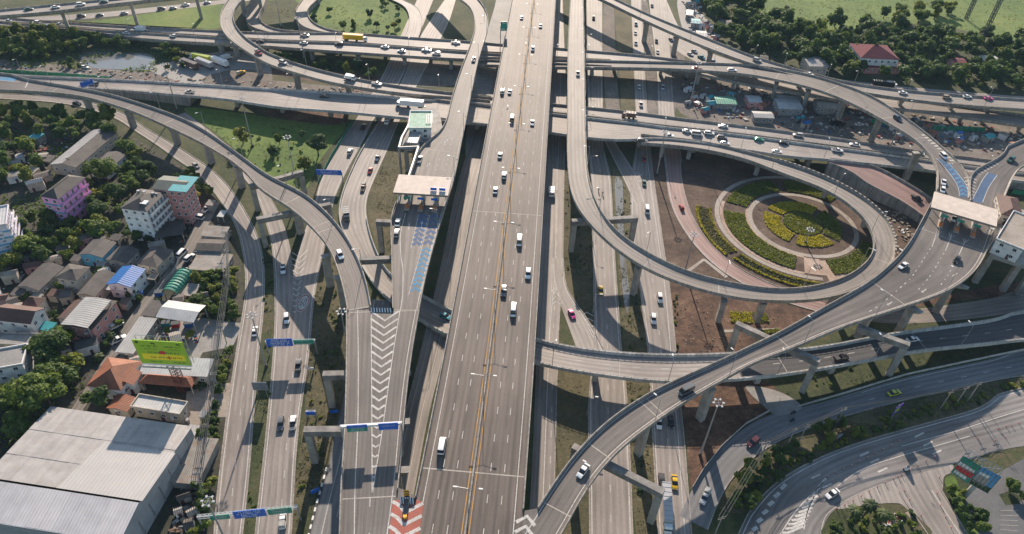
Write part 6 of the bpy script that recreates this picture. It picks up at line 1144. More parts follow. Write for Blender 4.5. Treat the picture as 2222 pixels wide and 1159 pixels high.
def truck(kind, blen, bh, cargo_own=False, ribs=True):
    """cab with a box body of the given length"""
    w_ = 1.18; x0 = -blen - .2
    cab = loft_mesh(kind + '_cab', [(0, ring(1.12, .6, 2.5)), (1.2, ring(1.12, .55, 2.55)), (1.75, ring(1.08, .5, 1.7)), (1.95, ring(1.0, .5, 1.1))], VM['white'])
    P = [('cab', cab, 0 if cargo_own else 1, (0, 0, 0)), ('windscreen', loft_mesh(kind + '_glass', [(.5, [(-1.14, 1.65), (-1.12, 2.3), (1.12, 2.3), (1.14, 1.65)]), (1.25, [(-1.14, 1.65), (-1.1, 2.4), (1.1, 2.4), (1.14, 1.65)]), (1.8, [(-1.05, 1.62), (-1.04, 1.7), (1.04, 1.7), (1.05, 1.62)])], M['glass'], False), 0, (0, 0, 0)),
         ('cargo_box', box_mesh(kind + '_box', (-.2 - blen / 2, 0, 1.0 + bh / 2), (blen, 2.4, bh), VM['white']), 1, (0, 0, 0)), ('chassis', box_mesh(kind + '_chassis', (-blen / 2, 0, .75), (blen + 2.2, .9, .3), M['dark_steel']), 0, (0, 0, 0))]
    if ribs:
        rb_ = box_mesh('roof_rib', (0, 0, 0), (.12, 2.44, .1), M['steel'])
        for i in range(int(blen / 1.4) + 1): P.append(('roof_rib', rb_, 0, (-.25 - i * 1.4, 0, 1.0 + bh + .03)))
    for x_ in [1.0, -blen * .35, -blen * .82] + ([-blen * .92] if blen > 8 else []):
        for y_ in (-.95, .95): P.append(('wheel', WHEEL_B, 0, (x_, y_, .5)))
    tl = box_mesh('tail_light', (0, 0, 0), (.1, .3, .2), M['lamp_red'])
    for y_ in (-.9, .9): P.append(('tail_light', tl, 0, (x0 - .02, y_, .95)))
    proto(kind, P)
truck('box truck', 4.6, 2.1); truck('trailer truck', 11.5, 2.7, True); truck('small truck', 3.0, 1.6)
mo = [('frame', loft_mesh('moto_frame', [(-.9, ring(.1, .5, .75, .03)), (-.2, ring(.16, .35, .85, .03)), (.5, ring(.14, .4, .9, .03)), (.8, ring(.06, .7, 1.0, .02))], VM['black']), 1, (0, 0, 0)), ('wheel', WHEEL, 0, (-.62, 0, .3)), ('wheel', WHEEL, 0, (.66, 0, .3)), ('handlebar', box_mesh('handlebar', (.5, 0, 1.02), (.06, .66, .05), M['dark_steel']), 0, (0, 0, 0))]
proto('motorbike', mo)
RIDER = loft_mesh('rider', [(-.28, ring(.18, .72, .82, .03)), (-.18, ring(.2, .75, 1.2, .05)), (-.05, ring(.24, .8, 1.48, .06)), (.02, ring(.12, 1.4, 1.75, .04)), (.14, ring(.1, 1.5, 1.72, .03)), (.3, ring(.24, .62, .8, .04)), (.45, ring(.2, .4, .62, .04))], VM['dark blue'])
ORD = ['', 'first', 'second', 'third', 'fourth', 'fifth', 'sixth', 'seventh', 'eighth', 'ninth', 'tenth', 'eleventh', 'twelfth', 'thirteenth', 'fourteenth', 'fifteenth', 'sixteenth', 'seventeenth', 'eighteenth', 'nineteenth', 'twentieth']
def vehicle(kind, color, loc, rz, label, group, pitch=0.0):
    root = empty(kind.replace(' ', '_'), tuple(loc), rz, label, {'loaded pickup': 'pickup', 'hatchback': 'car', 'sedan': 'car', 'suv': 'car', 'box truck': 'truck', 'small truck': 'truck', 'trailer truck': 'truck'}.get(kind, kind), group)
    for nm, me, own, l_ in PROTO[kind]:
        o = link(nm, me, root, l_)
        if own and color != 'white': o.material_slots[0].link = 'OBJECT'; o.material_slots[0].material = VM[color]
    if kind == 'motorbike': o = link('person', RIDER, None, tuple(loc), rz); tag(o, 'person in dark clothes on motorbike ' + label.split(', ')[1].replace('on the frontage road at the lower right', 'on the frontage road'), 'person')
    return root
VEH = [  # road, phrase, axis (x: from the left, y: from the bottom), group, [(px, py, kind, colour, heading +1/-1 along the traced direction)]
 ('main', 'left carriageway of the expressway', 'y', [(1132,37,'sedan','white',-1),(1090,198,'suv','white',-1),(1106,198,'sedan','white',-1),(1111,257,'van','tan',-1),(1085,336,'sedan','white',-1),(1094,380,'suv','white',-1),(1075,412,'sedan','white',-1),(959,967,'van','white',-1)]),
 ('main', 'right carriageway of the expressway', 'y', [(1173,56,'sedan','white',1),(1156,106,'suv','white',1),(1155,266,'sedan','white',1),(1127,523,'van','white',1),(1146,594,'suv','white',1),(1093,632,'suv','grey',1),(1114,674,'van','white',1)]),
 ('toll_road', 'left toll viaduct', 'y', [(909,345,'pickup','white',-1),(863,482,'sedan','white',-1),(861,505,'suv','silver',-1),(1028,128,'pickup','white',-1)]),
 ('left_ramp', 'left curved ramp', 'y', [(738,553,'suv','white',1)]),
 ('underpass', 'street rising to the low flyover', 'y', [(967,686,'sedan','teal',1),(819,342,'pickup','silver',1),(803,370,'sedan','red',1),(788,407,'loaded pickup','tan',1),(752,470,'box truck','grey',1),(1826,776,'pickup','black',1),(1981,736,'sedan','white',1),(840,262,'trailer truck','silver',1)]),
 ('west_second', 'second road from the village', 'y', [(614,584,'pickup','white',1),(622,691,'suv','white',1),(609,919,'suv','grey',1)]),
 ('west_third', 'third road from the village', 'y', [(647,792,'pickup','grey',-1),(636,917,'pickup','white',-1),(613,1128,'loaded pickup','white',-1),(760,328,'suv','white',-1),(788,275,'pickup','black',-1)]),
 ('west_frontage', 'road along the village', 'y', [(553,718,'sedan','white',-1),(425,359,'hatchback','silver',1),(150,233,'sedan','black',1)]),
 ('street_a', 'inner right street', 'y', [(1304,630,'sedan','yellow',1),(1299,413,'motorbike','black',-1),(1308,420,'motorbike','black',-1),(1288,39,'suv','black',1),(1285,155,'sedan','grey',1)]),
 ('under_right', 'street just right of the expressway', 'y', [(1197,418,'small truck','white',1)]),
 ('under_right_branch', 'slip road curving right of the expressway', 'y', [(1241,681,'sedan','pink',1)]),
 ('street_b', 'outer right street', 'y', [(1404,456,'van','white',1),(1398,397,'sedan','dark green',1),(1432,647,'suv','white',1),(1418,692,'suv','white',1),(1398,345,'sedan','red',1),(1456,914,'sedan','black',1),(1430,917,'sedan','white',1),(1436,1045,'pickup','black',1),(1464,1046,'sedan','yellow',1),(1449,1140,'trailer truck','silver',1),(1380,52,'suv','silver',1),(1379,71,'sedan','white',1),(1379,93,'pickup','white',1),(1387,188,'sedan','white',-1),(1391,226,'pickup','white',-1)]),
 ('pink_lane', 'pink paved lane', 'y', [(1479,449,'hatchback','red',-1)]),
 ('garden_street', 'street in line behind the pink lane', 'y', [(1422,88,'pickup','grey',1),(1427,112,'sedan','white',1),(1415,12,'sedan','black',1),(1438,190,'suv','silver',1)]),
 ('east_frontage', 'frontage road at the lower right', 'x', [(1530,1078,'loaded pickup','silver',-1),(1634,959,'suv','maroon',-1),(1941,852,'sedan','lime',1),(1720,911,'motorbike','black',-1),(1717,888,'motorbike','black',-1)]),
 ('corner_road', 'wide corner road', 'x', [(1806,1071,'sedan','white',-1)]),
 ('right_ramp', 'right toll ramp', 'x', [(1489,847,'van','grey',-1),(1265,1021,'sedan','white',-1),(1960,576,'sedan','white',-1),(2077,563,'sedan','black',-1),(2070,474,'hatchback','white',-1)]),
 ('ramp_north', 'ramp above the right toll plaza', 'x', [(2048,339,'suv','white',-1),(2048,395,'sedan','white',-1),(2046,412,'hatchback','white',-1),(1948,257,'suv','dark blue',-1),(1512,148,'pickup','red',1),(1589,152,'suv','white',-1)]),
 ('ramp_east', 'ramp leaving the right edge', 'x', [(2194,346,'suv','dark green',-1)]),
 ('pink_ramp', 'red paved ramp', 'x', [(1990,430,'pickup','black',1)]),
 ('cross_north', 'narrow far carriageway of the crossing viaduct', 'x', [(1358,249,'box truck','brown',-1),(1569,273,'sedan','white',-1),(1732,293,'suv','silver',-1),(1855,313,'sedan','white',-1),(1995,333,'sedan','white',-1)]),
 ('cross_south', 'busy crossing viaduct', 'x', [(1491,282,'sedan','white',1),(1512,290,'van','white',1),(1539,289,'suv','white',1),(1567,298,'suv','grey',1),(1573,310,'sedan','white',1),(1451,294,'pickup','white',1),(1647,302,'sedan','green',1),(1700,309,'sedan','black',1),(1686,328,'sedan','white',1),(1817,326,'pickup','white',1)]),
 ('loop', 'loop ramp', 'x', [(1394,305,'suv','grey',-1),(1254,159,'pickup','white',-1)]),
 ('cross_west', 'pale parapet viaduct', 'x', [(411,199,'pickup','silver',1),(704,208,'sedan','black',-1),(868,224,'trailer truck','white',1),(204,182,'suv','grey',1)]),
 ('curl_ramp', 'curling ramp', 'x', [(614,135,'suv','silver',1),(763,168,'small truck','white',1),(819,179,'pickup','white',1),(561,114,'loaded pickup','red',1)]),
 ('far_cross_n', 'far side of the second crossing viaduct', 'x', [(661,76,'pickup','silver',-1),(789,84,'trailer truck','yellow',-1),(989,92,'pickup','white',-1),(7,50,'sedan','white',1),(71,53,'suv','white',1),(119,57,'sedan','silver',1),(293,66,'box truck','white',1)]),
 ('far_cross_s', 'near side of the second crossing viaduct', 'x', [(569,84,'sedan','black',1),(663,87,'sedan','white',1),(739,90,'suv','black',1),(928,101,'pickup','white',1),(871,110,'sedan','white',1),(947,116,'suv','white',1),(838,96,'sedan','white',1),(96,61,'suv','grey',1),(148,64,'sedan','black',1),(276,70,'sedan','white',1),(376,77,'hatchback','white',1)]),
 ('far_viaduct', 'high viaduct at the upper left', 'x', [(62,19,'sedan','dark green',1),(120,15,'sedan','white',1),(175,9,'suv','white',1),(225,3,'sedan','dark green',1)]),
 ('far_street', 'far street behind the high viaduct', 'x', [(176,34,'suv','black',1),(216,32,'sedan','grey',1),(269,28,'sedan','silver',1),(350,18,'suv','grey',1),(375,17,'sedan','silver',1),(402,10,'pickup','white',1),(449,5,'sedan','white',1)]),
 ('ramp_far_east', 'slender ramp by the woods', 'x', [(1643,130,'suv','silver',1),(1755,161,'pickup','white',1),(1960,201,'sedan','white',1),(2055,211,'suv','tan',1),(2098,208,'sedan','white',1),(2145,213,'sedan','pink',1)]),
 ('east_highway', 'highway along the woods', 'x', [(1940,186,'trailer truck','black',1),(1784,170,'pickup','white',1),(1507,111,'sedan','silver',1),(1522,124,'pickup','teal',1),(1548,134,'suv','silver',1),(1498,117,'sedan','white',1),(1456,86,'sedan','dark blue',1)]),
]
KN = {'sedan': 'sedan', 'suv': 'tall car', 'hatchback': 'small car', 'van': 'van', 'pickup': 'pickup', 'loaded pickup': 'loaded pickup', 'box truck': 'box truck', 'trailer truck': 'trailer truck', 'small truck': 'small truck', 'motorbike': 'motorbike'}
for key, phrase, ax, lst in VEH:
    rb = RIB[key]; order = sorted(range(len(lst)), key=lambda i: lst[i][0] if ax == 'x' else -lst[i][1])
    for rank, i in enumerate(order):
        x_, y_, kind, colr, hd = lst[i]; hh = 0.7 if 'truck' not in kind else 1.5; s_, of, z_ = rb.at_px(x_, y_, hh)
        of = max(-rb.hw(s_) + 1.5, min(rb.hw(s_) - 1.5, of)) if rb.hw(s_) > 2.2 else 0.0
        p = rb.pt(s_, of, 0.012); a_ = rb.ang(s_) + (0 if hd > 0 else math.pi); p2 = rb.pt(min(rb.len, s_ + 2), of)
        lab = '%s %s, %s' % (colr, KN[kind], ('alone on the ' if len(lst) == 1 else '%s from the %s on the ' % (ORD[rank + 1], 'left' if ax == 'x' else 'bottom')) + phrase)
        v = vehicle(kind, colr, p, a_, lab, 'vehicles on the ' + phrase)
        dz_ = (p2[2] - rb.pt(s_, of)[2]) / 2.0; v.rotation_euler = (0, -math.atan(dz_) * hd, a_)
def parked(px, kind, colr, rz, label): vehicle(kind, colr, U(*px, 0.05), rz, label, 'parked vehicles')
parked((412,562), 'suv', 'white', 1.2, 'white tall car parked on the village lane beside the rubble shed'); parked((396,553), 'van', 'white', 1.35, 'white van standing on the village lane left of the white tall car')
parked((430,474), 'van', 'white', 2.9, 'white van parked behind the dark canopy near the salmon block'); parked((449,456), 'pickup', 'white', 1.4, 'white pickup parked beside the salmon block')
parked((254,709), 'suv', 'white', 0.9, 'white tall car parked beside the pink row house'); parked((235,733), 'sedan', 'silver', 0.85, 'silver sedan parked at the near end of the pink row house'); parked((258,740), 'pickup', 'white', 0.85, 'white pickup parked by the long grey shed')
for px, kind, colr, rz, lab in [((398,140),'trailer truck','brown',2.6,'brown trailer truck parked at the left of the truck yard'), ((430,138),'trailer truck','silver',2.6,'silver trailer truck beside the brown one in the truck yard'), ((420,128),'trailer truck','lime',2.8,'lime green trailer truck at the back of the truck yard'), ((463,135),'trailer truck','white',2.6,'white trailer truck with its side to the truck yard'),
    ((497,128),'box truck','white',1.0,'white box truck at the right of the truck yard'), ((524,160),'loaded pickup','yellow',1.0,'yellow loaded pickup near the left viaduct pier'), ((1864,272),'sedan','white',0.1,'white sedan parked at the work site under the right ramp'), ((1822,272),'box truck','black',0.0,'dark box truck parked at the work site'), ((1795,258),'suv','grey',1.3,'grey tall car parked in the work site yard'), ((1815,250),'sedan','white',1.4,'white sedan parked below the white shed roof'), ((1740,255),'loaded pickup','dark blue',1.2,'dark blue loaded pickup at the work site'), ((185,148),'hatchback','white',0.0,'white small car on the dirt track by the pond')]: parked(px, kind, colr, rz, lab)
# ------------------------------------------------------------------ vegetation
def leaf_mat(name, c1, c2, tr=0.42):
    t = NT(name); t.b.inputs['Roughness'].default_value = 0.7; oi = t.n('ShaderNodeObjectInfo'); g = t.n('ShaderNodeNewGeometry')
    n_ = t.noise(g.outputs['Position'], 0.9, 3); f = t.math('ADD', t.math('MULTIPLY', oi.outputs['Random'], 0.6), t.math('MULTIPLY', n_, 0.55))
    c = t.ramp(f, [(0.15, c1), (0.9, c2)]); k = t.ramp(t.math('FRACT', t.math('MULTIPLY', g.outputs['Random Per Island'], 7.3)), [(0.0, (0.6,) * 3), (1.0, (1.35,) * 3)])
    cc = t.mul(c, k); t.col(cc); ts = t.n('ShaderNodeBsdfTranslucent'); t.l(t.mul(cc, (1.25, 1.2, 0.6)), ts.inputs[0]); mx = t.n('ShaderNodeMixShader'); mx.inputs[0].default_value = tr
    t.l(t.b.outputs[0], mx.inputs[1]); t.l(ts.outputs[0], mx.inputs[2]); t.l(mx.outputs[0], t.t.nodes['Material Output'].inputs[0]); return t.mat
M['leaf'] = leaf_mat('tree_leaves', (0.055, 0.11, 0.02), (0.14, 0.2, 0.034)); M['leaf_bright'] = leaf_mat('bright_leaves', (0.12, 0.17, 0.022), (0.22, 0.24, 0.036)); M['leaf_dark'] = leaf_mat('dark_leaves', (0.032, 0.075, 0.02), (0.09, 0.145, 0.032)); M['bark'] = flat('bark', (0.09, 0.07, 0.055), .9, 0, .25, 1.5); M['bed_yellow'] = leaf_mat('yellow_bed_plants', (0.31, 0.29, 0.016), (0.46, 0.4, 0.025)); M['bed_green'] = leaf_mat('green_bed_plants', (0.105, 0.145, 0.018), (0.21, 0.225, 0.032)); M['palm_leaf'] = leaf_mat('palm_leaves', (0.03, 0.06, 0.015), (0.09, 0.12, 0.03)); M['tuft'] = leaf_mat('weed_tufts', (0.04, 0.06, 0.015), (0.13, 0.13, 0.045)); M['dry_tuft'] = leaf_mat('dry_tufts', (0.1, 0.09, 0.035), (0.24, 0.2, 0.09))
def np_mesh(name, V, F, mat):
    me = bpy.data.meshes.new(name); V = np.asarray(V, np.float32).reshape(-1, 3); n_ = len(V) // 4; me.vertices.add(len(V)); me.vertices.foreach_set('co', V.ravel()); me.loops.add(4 * n_); me.loops.foreach_set('vertex_index', np.arange(4 * n_, dtype=np.int32)); me.polygons.add(n_); me.polygons.foreach_set('loop_start', np.arange(0, 4 * n_, 4, dtype=np.int32)); me.polygons.foreach_set('loop_total', np.full(n_, 4, np.int32)); me.materials.append(mat); me.update(); me.validate(); return me
def cards(C, N, size, rs):
    """one quad of random size at every centre, facing roughly N"""
    n_ = len(C); N = N / (np.linalg.norm(N, axis=1)[:, None] + 1e-9); R = rs.normal(size=(n_, 3)); A = np.cross(N, R); A /= np.linalg.norm(A, axis=1)[:, None] + 1e-9; B = np.cross(N, A); s_ = size * rs.uniform(.6, 1.35, (n_, 1)); a, b = A * s_, B * s_ * .62
    return np.stack([C - a, C + b * .9, C + a, C - b * .9], 1).reshape(-1, 3)
def crown_mesh(name, seed, mat, lobes=11, per=165, flatn=.8, leaf=.145):
    rs = np.random.RandomState(seed); Cs, Ns = [], []
    for k_ in range(lobes):
        th = rs.uniform(0, 6.283); rr = rs.uniform(.1, .74) if k_ else 0; c = np.array([rr * math.cos(th), rr * math.sin(th) * .9, rs.uniform(-.42, .62) * flatn * (1.1 - rr * .6) if k_ else .2]); r_ = rs.uniform(.17, .46)
        D = rs.normal(size=(per, 3)); D /= np.linalg.norm(D, axis=1)[:, None]; rad = r_ * rs.uniform(.55, 1.08, (per, 1)); Cs.append(c + D * rad * np.array([1, 1, flatn])); Ns.append(D + rs.normal(scale=.55, size=(per, 3)) + np.array([0, 0, .35]))
    return np_mesh(name, cards(np.vstack(Cs), np.vstack(Ns), leaf, rs), None, mat)
def trunk_mesh(seed):
    rs = random.Random(seed); m_ = MB(); m_.bar((0, 0, -.05), (.03, .02, .55), .085, n=7, r2=.055)
    for k_ in range(5): a = k_ * 1.26 + rs.uniform(-.3, .3); r_ = rs.uniform(.3, .5); m_.bar((.03, .02, .5), (r_ * math.cos(a), r_ * math.sin(a), rs.uniform(.9, 1.25)), .045, n=5, r2=.018)
    return m_.mesh('trunk', M['bark'])
CR = {k: [crown_mesh('crown', 11 * i + 3 + j, M[mt], lobes=8 + 2 * (i % 4), flatn=(.8, .65, 1.15, .9, .75, 1.3)[i], leaf=(.145, .17, .125, .14, .19, .13)[i]) for i in range(6)] for j, (k, mt) in enumerate((('mid', 'leaf'), ('bright', 'leaf_bright'), ('dark', 'leaf_dark')))}
BIG = {k: [crown_mesh('crown', 71 * i + 5 + j, M[mt], lobes=18, per=230, flatn=.8, leaf=.085) for i in range(2)] for j, (k, mt) in enumerate((('mid', 'leaf'), ('bright', 'leaf_bright'), ('dark', 'leaf_dark')))}
TRK = [trunk_mesh(i) for i in range(3)]
SHR = {k: [crown_mesh('foliage', 200 + i, M[mt], lobes=5, per=90, flatn=.75, leaf=.17) for i in range(3)] for k, mt in (('mid', 'leaf'), ('bright', 'leaf_bright'), ('dark', 'leaf_dark'))}
RNG = random.Random(21)
def tree(p, r_, tone, label, group, h=None):
    h = h or r_ * RNG.uniform(.9, 1.2); root = empty('tree', (p[0], p[1], p[2] if len(p) > 2 else 0), RNG.uniform(0, 6.28), label, 'tree', group); link('trunk', RNG.choice(TRK), root, (0, 0, 0), 0, (r_ * .9, r_ * .9, h)); link('crown', RNG.choice(CR[tone] if r_ < 4.5 else BIG[tone]), root, (0, 0, h * .55 + r_ * .62), 0, (r_ * 1.12, r_ * 1.12 * RNG.uniform(.85, 1.1), r_ * RNG.uniform(.9, 1.15))); return root
def shrub(p, r_, tone, label, group):
    o = link('shrub', RNG.choice(SHR[tone]), None, (p[0], p[1], r_ * .42), RNG.uniform(0, 6.28), (r_ * 1.15, r_ * 1.15, r_)); return tag(o, label, 'shrub', group)
ROADPTS = []
for k_, r_ in RIB.items():
    low = r_.c[:, 2] < 30; ROADPTS.append(np.column_stack([r_.c[:, :2], r_.w, r_.c[:, 2]]))
ROADPTS = np.vstack(ROADPTS)
def free(p, m=2.0, bld=True, hgt=6):
    d = np.hypot(ROADPTS[:, 0] - p[0], ROADPTS[:, 1] - p[1]) - ROADPTS[:, 2]
    if (d[ROADPTS[:, 3] < hgt + 2.5] < m).any(): return False
    return not (bld and any(math.hypot(p[0] - x, p[1] - y) < r_ * .8 + m * .4 for x, y, r_ in TAKEN))
def inside(p, P):
    c = False; j = len(P) - 1
    for i in range(len(P)):
        if (P[i][1] > p[1]) != (P[j][1] > p[1]) and p[0] < (P[j][0] - P[i][0]) * (p[1] - P[i][1]) / (P[j][1] - P[i][1]) + P[i][0]: c = not c
        j = i
    return c
for px_, r_ in (((235,131),9), ((275,132),15), ((300,133),11)): c_ = U(*px_, 0); TAKEN.append((c_[0], c_[1], r_))
c_ = U(1915, 152, 0); TAKEN.append((c_[0], c_[1], 13))
TREES = []
MASS = {}
def mass_tree(p, r_, tone, group):
    h = r_ * RNG.uniform(.9, 1.2); me = RNG.choice(CR[tone]); V = np.empty(len(me.vertices) * 3, np.float32); me.vertices.foreach_get('co', V); V = V.reshape(-1, 3); a = RNG.uniform(0, 6.28); c, s_ = math.cos(a), math.sin(a)
    V = np.column_stack([V[:, 0] * c - V[:, 1] * s_, V[:, 0] * s_ + V[:, 1] * c, V[:, 2]]) * np.array([r_ * 1.12, r_ * 1.12, r_ * RNG.uniform(.9, 1.15)]) + np.array([p[0], p[1], h * .55 + r_ * .62]); MASS.setdefault(group, {}).setdefault(tone, []).append(V)
def flush_mass(group, name, label):
    for tone, L_ in MASS.pop(group, {}).items(): tag(link(name, np_mesh(name, np.vstack(L_), None, M[{'mid': 'leaf', 'bright': 'leaf_bright', 'dark': 'leaf_dark'}[tone]])), label, None, None, 'stuff')
def wood(poly, n_, r0, r1, tones, label, group, sep=.75, m=None, kind='tree', bld=True, single=999):
    P = [U(x, y, 0)[:2] for x, y in poly]; xs = [p[0] for p in P]; ys = [p[1] for p in P]; k_ = t_ = 0
    while k_ < n_ and t_ < n_ * 60:
        t_ += 1; p = (RNG.uniform(min(xs), max(xs)), RNG.uniform(min(ys), max(ys)))
        if not inside(p, P): continue
        r_ = RNG.uniform(r0, r1)
        if not free(p, r_ * .75 if m is None else m, bld, r_ * 2): continue
        if any(math.hypot(p[0] - a, p[1] - b) < sep * (r_ + c) for a, b, c in TREES): continue
        TREES.append((p[0], p[1], r_)); k_ += 1
        if kind == 'tree' and k_ > single: mass_tree(p, r_, RNG.choice(tones), group)
        elif kind == 'tree': tree(p, r_, RNG.choice(tones), label, group)
        else: shrub(p, r_, RNG.choice(tones), label, group)
D3 = ['dark', 'mid', 'mid', 'dark', 'dark', 'bright']; M3 = ['mid', 'mid', 'dark', 'bright']
for px, r_, tn, lab in [((528,312),4.2,'bright','bright round tree on the lawn behind the curved ramp'), ((691,338),5.0,'dark','large dark tree beside the street sign on the lawn'), ((594,340),2.9,'dark','small dark tree near the middle of the lawn'), ((661,368),3.2,'bright','bright tree below the large dark tree on the lawn'), ((607,312),2.4,'mid','small tree behind the lawn mast'), ((655,300),2.0,'dark','lone small tree at the shaded edge of the lawn'),
    ((112,885),7.6,'mid','big yellow-green tree behind the pale warehouse'), ((228,880),4.0,'dark','dark round tree between the tiled house and the warehouse'), ((236,400),6.0,'mid','large tree left of the salmon block'), ((165,365),3.6,'dark','round dark tree in front of the long workshop'), ((242,272),5.4,'bright','pale tree at the far end of the long workshop'), ((120,785),6.2,'dark','dark tree above the yellow-green tree'), ((20,500),3.0,'mid','tree beside the lilac block'), ((70,555),5.2,'mid','round green tree below the pink block'), ((30,590),4.6,'bright','pale green tree at the left edge below the lilac block')]:
    p = U(*px, 0); tree(p, r_, tn, lab, None); TREES.append((p[0], p[1], r_))
wood([(-60,228),(110,246),(240,275),(285,320),(300,350),(180,330),(80,300),(-60,310)], 34, 2.8, 4.6, M3, 'leafy tree in the belt along the upper edge of the village', 'trees along the upper village edge')
wood([(-60,305),(90,318),(150,365),(70,410),(-60,430)], 20, 2.6, 4.4, M3, 'leafy tree left of the long workshop and pink block', 'trees left of the pink block')
wood([(190,370),(300,350),(330,380),(270,470),(215,500),(180,450)], 24, 2.8, 4.8, M3, 'leafy tree between the pink block and the white block', 'trees between the two apartment blocks')
wood([(60,490),(210,470),(260,510),(200,530),(150,570),(60,600),(-40,620),(-40,560)], 34, 2.6, 4.4, D3, 'leafy tree in the dark thicket below the pink block', 'trees below the pink block')
wood([(-60,800),(60,760),(150,740),(205,800),(180,880),(80,960),(-60,1000)], 20, 3.6, 5.6, D3, 'dark tree beside the warehouse at the left edge', 'trees behind the warehouse')
wood([(430,590),(512,600),(516,700),(500,690),(440,690),(425,640)], 24, 1.8, 3.0, M3, 'bushy tree beside the green vault near the left road', 'trees beside the green vault')
wood([(440,930),(472,880),(470,1000),(448,1159),(415,1180),(420,1060)], 18, 1.3, 2.4, M3, 'small tree between the rusty shed and the left road', 'trees beside the rusty shed', m=.8)
wood([(470,770),(505,770),(490,850),(470,860)], 8, 1.3, 2.2, M3, 'small tree by the drive of the white-roofed house', 'trees by the drive', m=.6); wood([(380,380),(440,390),(470,440),(430,450)], 8, 2.0, 3.2, D3, 'dark tree behind the salmon block beside the road', 'trees behind the salmon block', m=.8)
wood([(60,640),(130,600),(240,560),(330,580),(420,640),(430,760),(330,820),(200,760),(120,760),(20,720)], 24, 1.2, 2.2, M3, 'small tree squeezed between the village houses', 'small trees between the houses', m=.5); wood([(130,500),(300,500),(330,530),(220,520),(130,560)], 10, 1.6, 2.8, D3, 'dark tree behind the grey roofed houses', 'trees behind the grey roofs', m=.5)
wood([(-60,66),(150,72),(260,84),(400,96),(420,118),(350,128),(320,114),(180,110),(100,126),(-60,132)], 70, 2.4, 4.0, D3 + ['mid', 'bright'], 'leafy tree on the bank of the far left pond', 'trees round the far pond', sep=.5, single=18); flush_mass('trees round the far pond', 'pond_scrub', 'scrub and trees massed round the far pond'); wood([(60,122),(150,118),(190,148),(320,156),(345,140),(420,130),(415,150),(330,160),(60,142)], 10, 1.4, 2.2, M3, 'small tree on the near side of the far pond', 'trees in front of the pond', sep=.6)
wood([(1490,-30),(1640,10),(1700,40),(1800,62),(1900,70),(1990,66),(2060,80),(2222,100),(2300,190),(2222,200),(1960,180),(1840,172),(1760,152),(1650,120),(1560,80)], 200, 2.8, 6.4, ['dark', 'mid', 'dark', 'mid', 'dark', 'dark', 'mid', 'dark', 'dark', 'bright'], 'tall dark tree in the wood behind the red-roofed house', 'trees of the upper right wood', sep=.5, single=0); flush_mass('trees of the upper right wood', 'distant_wood', 'dense wood of dark trees reading as one mass behind the red-roofed house'); wood([(1900,40),(2060,20),(2060,60),(1950,66)], 12, 3.5, 5.5, D3, 'dark tree at the edge of the far field', 'trees at the far field edge'); wood([(2010,150),(2300,180),(2300,205),(2040,185)], 22, 1.4, 2.4, ['bright', 'mid'], 'bright young tree beside the far right highway', 'young trees by the highway', m=.5)
wood([(575,118),(650,140),(820,150),(810,178),(700,160),(600,140)], 22, 1.8, 3.2, D3, 'tree in the shade under the far viaducts', 'trees under the far viaducts', m=.4); wood([(560,6),(640,4),(650,50),(700,70),(860,70),(880,30),(860,4)], 12, 1.6, 2.8, D3, 'lone tree on the far infield lawn', 'trees on the infield lawn', m=.8)
wood([(1565,1105),(1610,1025),(1690,968),(1790,925),(1880,915),(1850,948),(1740,1000),(1650,1070),(1620,1110)], 22, 1.3, 2.5, ['mid', 'bright', 'dark'], 'bushy tree on the slope between the two lower right roads', 'trees on the lower right slope', m=.4); wood([(1620,1105),(1670,1050),(1740,1004),(1830,966),(1960,926),(1960,905),(1830,945),(1730,985),(1650,1040),(1600,1100)], 44, .7, 1.5, ['mid', 'dark', 'bright'], 'low bush along the inner bend of the wide corner road', 'bushes along the corner bend', m=.3, kind='shrub', sep=.6); wood([(1900,905),(2222,830),(2222,852),(1940,922)], 26, .9, 1.7, M3, 'low shrub along the wide corner road', 'shrubs along the corner road', m=.3, kind='shrub')
wood([(2050,1060),(2085,1075),(2110,1110),(2130,1159),(2100,1159),(2060,1090)], 10, 1.2, 2.0, D3, 'small tree at the foot of the two-faced billboard', 'trees by the two-faced billboard', m=.2); wood([(1800,1128),(1850,1120),(1990,1120),(2000,1175),(1800,1175)], 34, .8, 1.7, M3, 'small bush under the palms on the corner island', 'bushes on the corner island', m=.3, kind='shrub')
for i, (px, r_) in enumerate((((2190,1068),2.2), ((2215,1085),1.8), ((2125,1130),1.9))): tree(U(*px, 0), r_, 'mid', '%s small round tree in the parking lot, counted from the left' % ORDL[(1, 2, 0)[i]], 'parking lot trees')
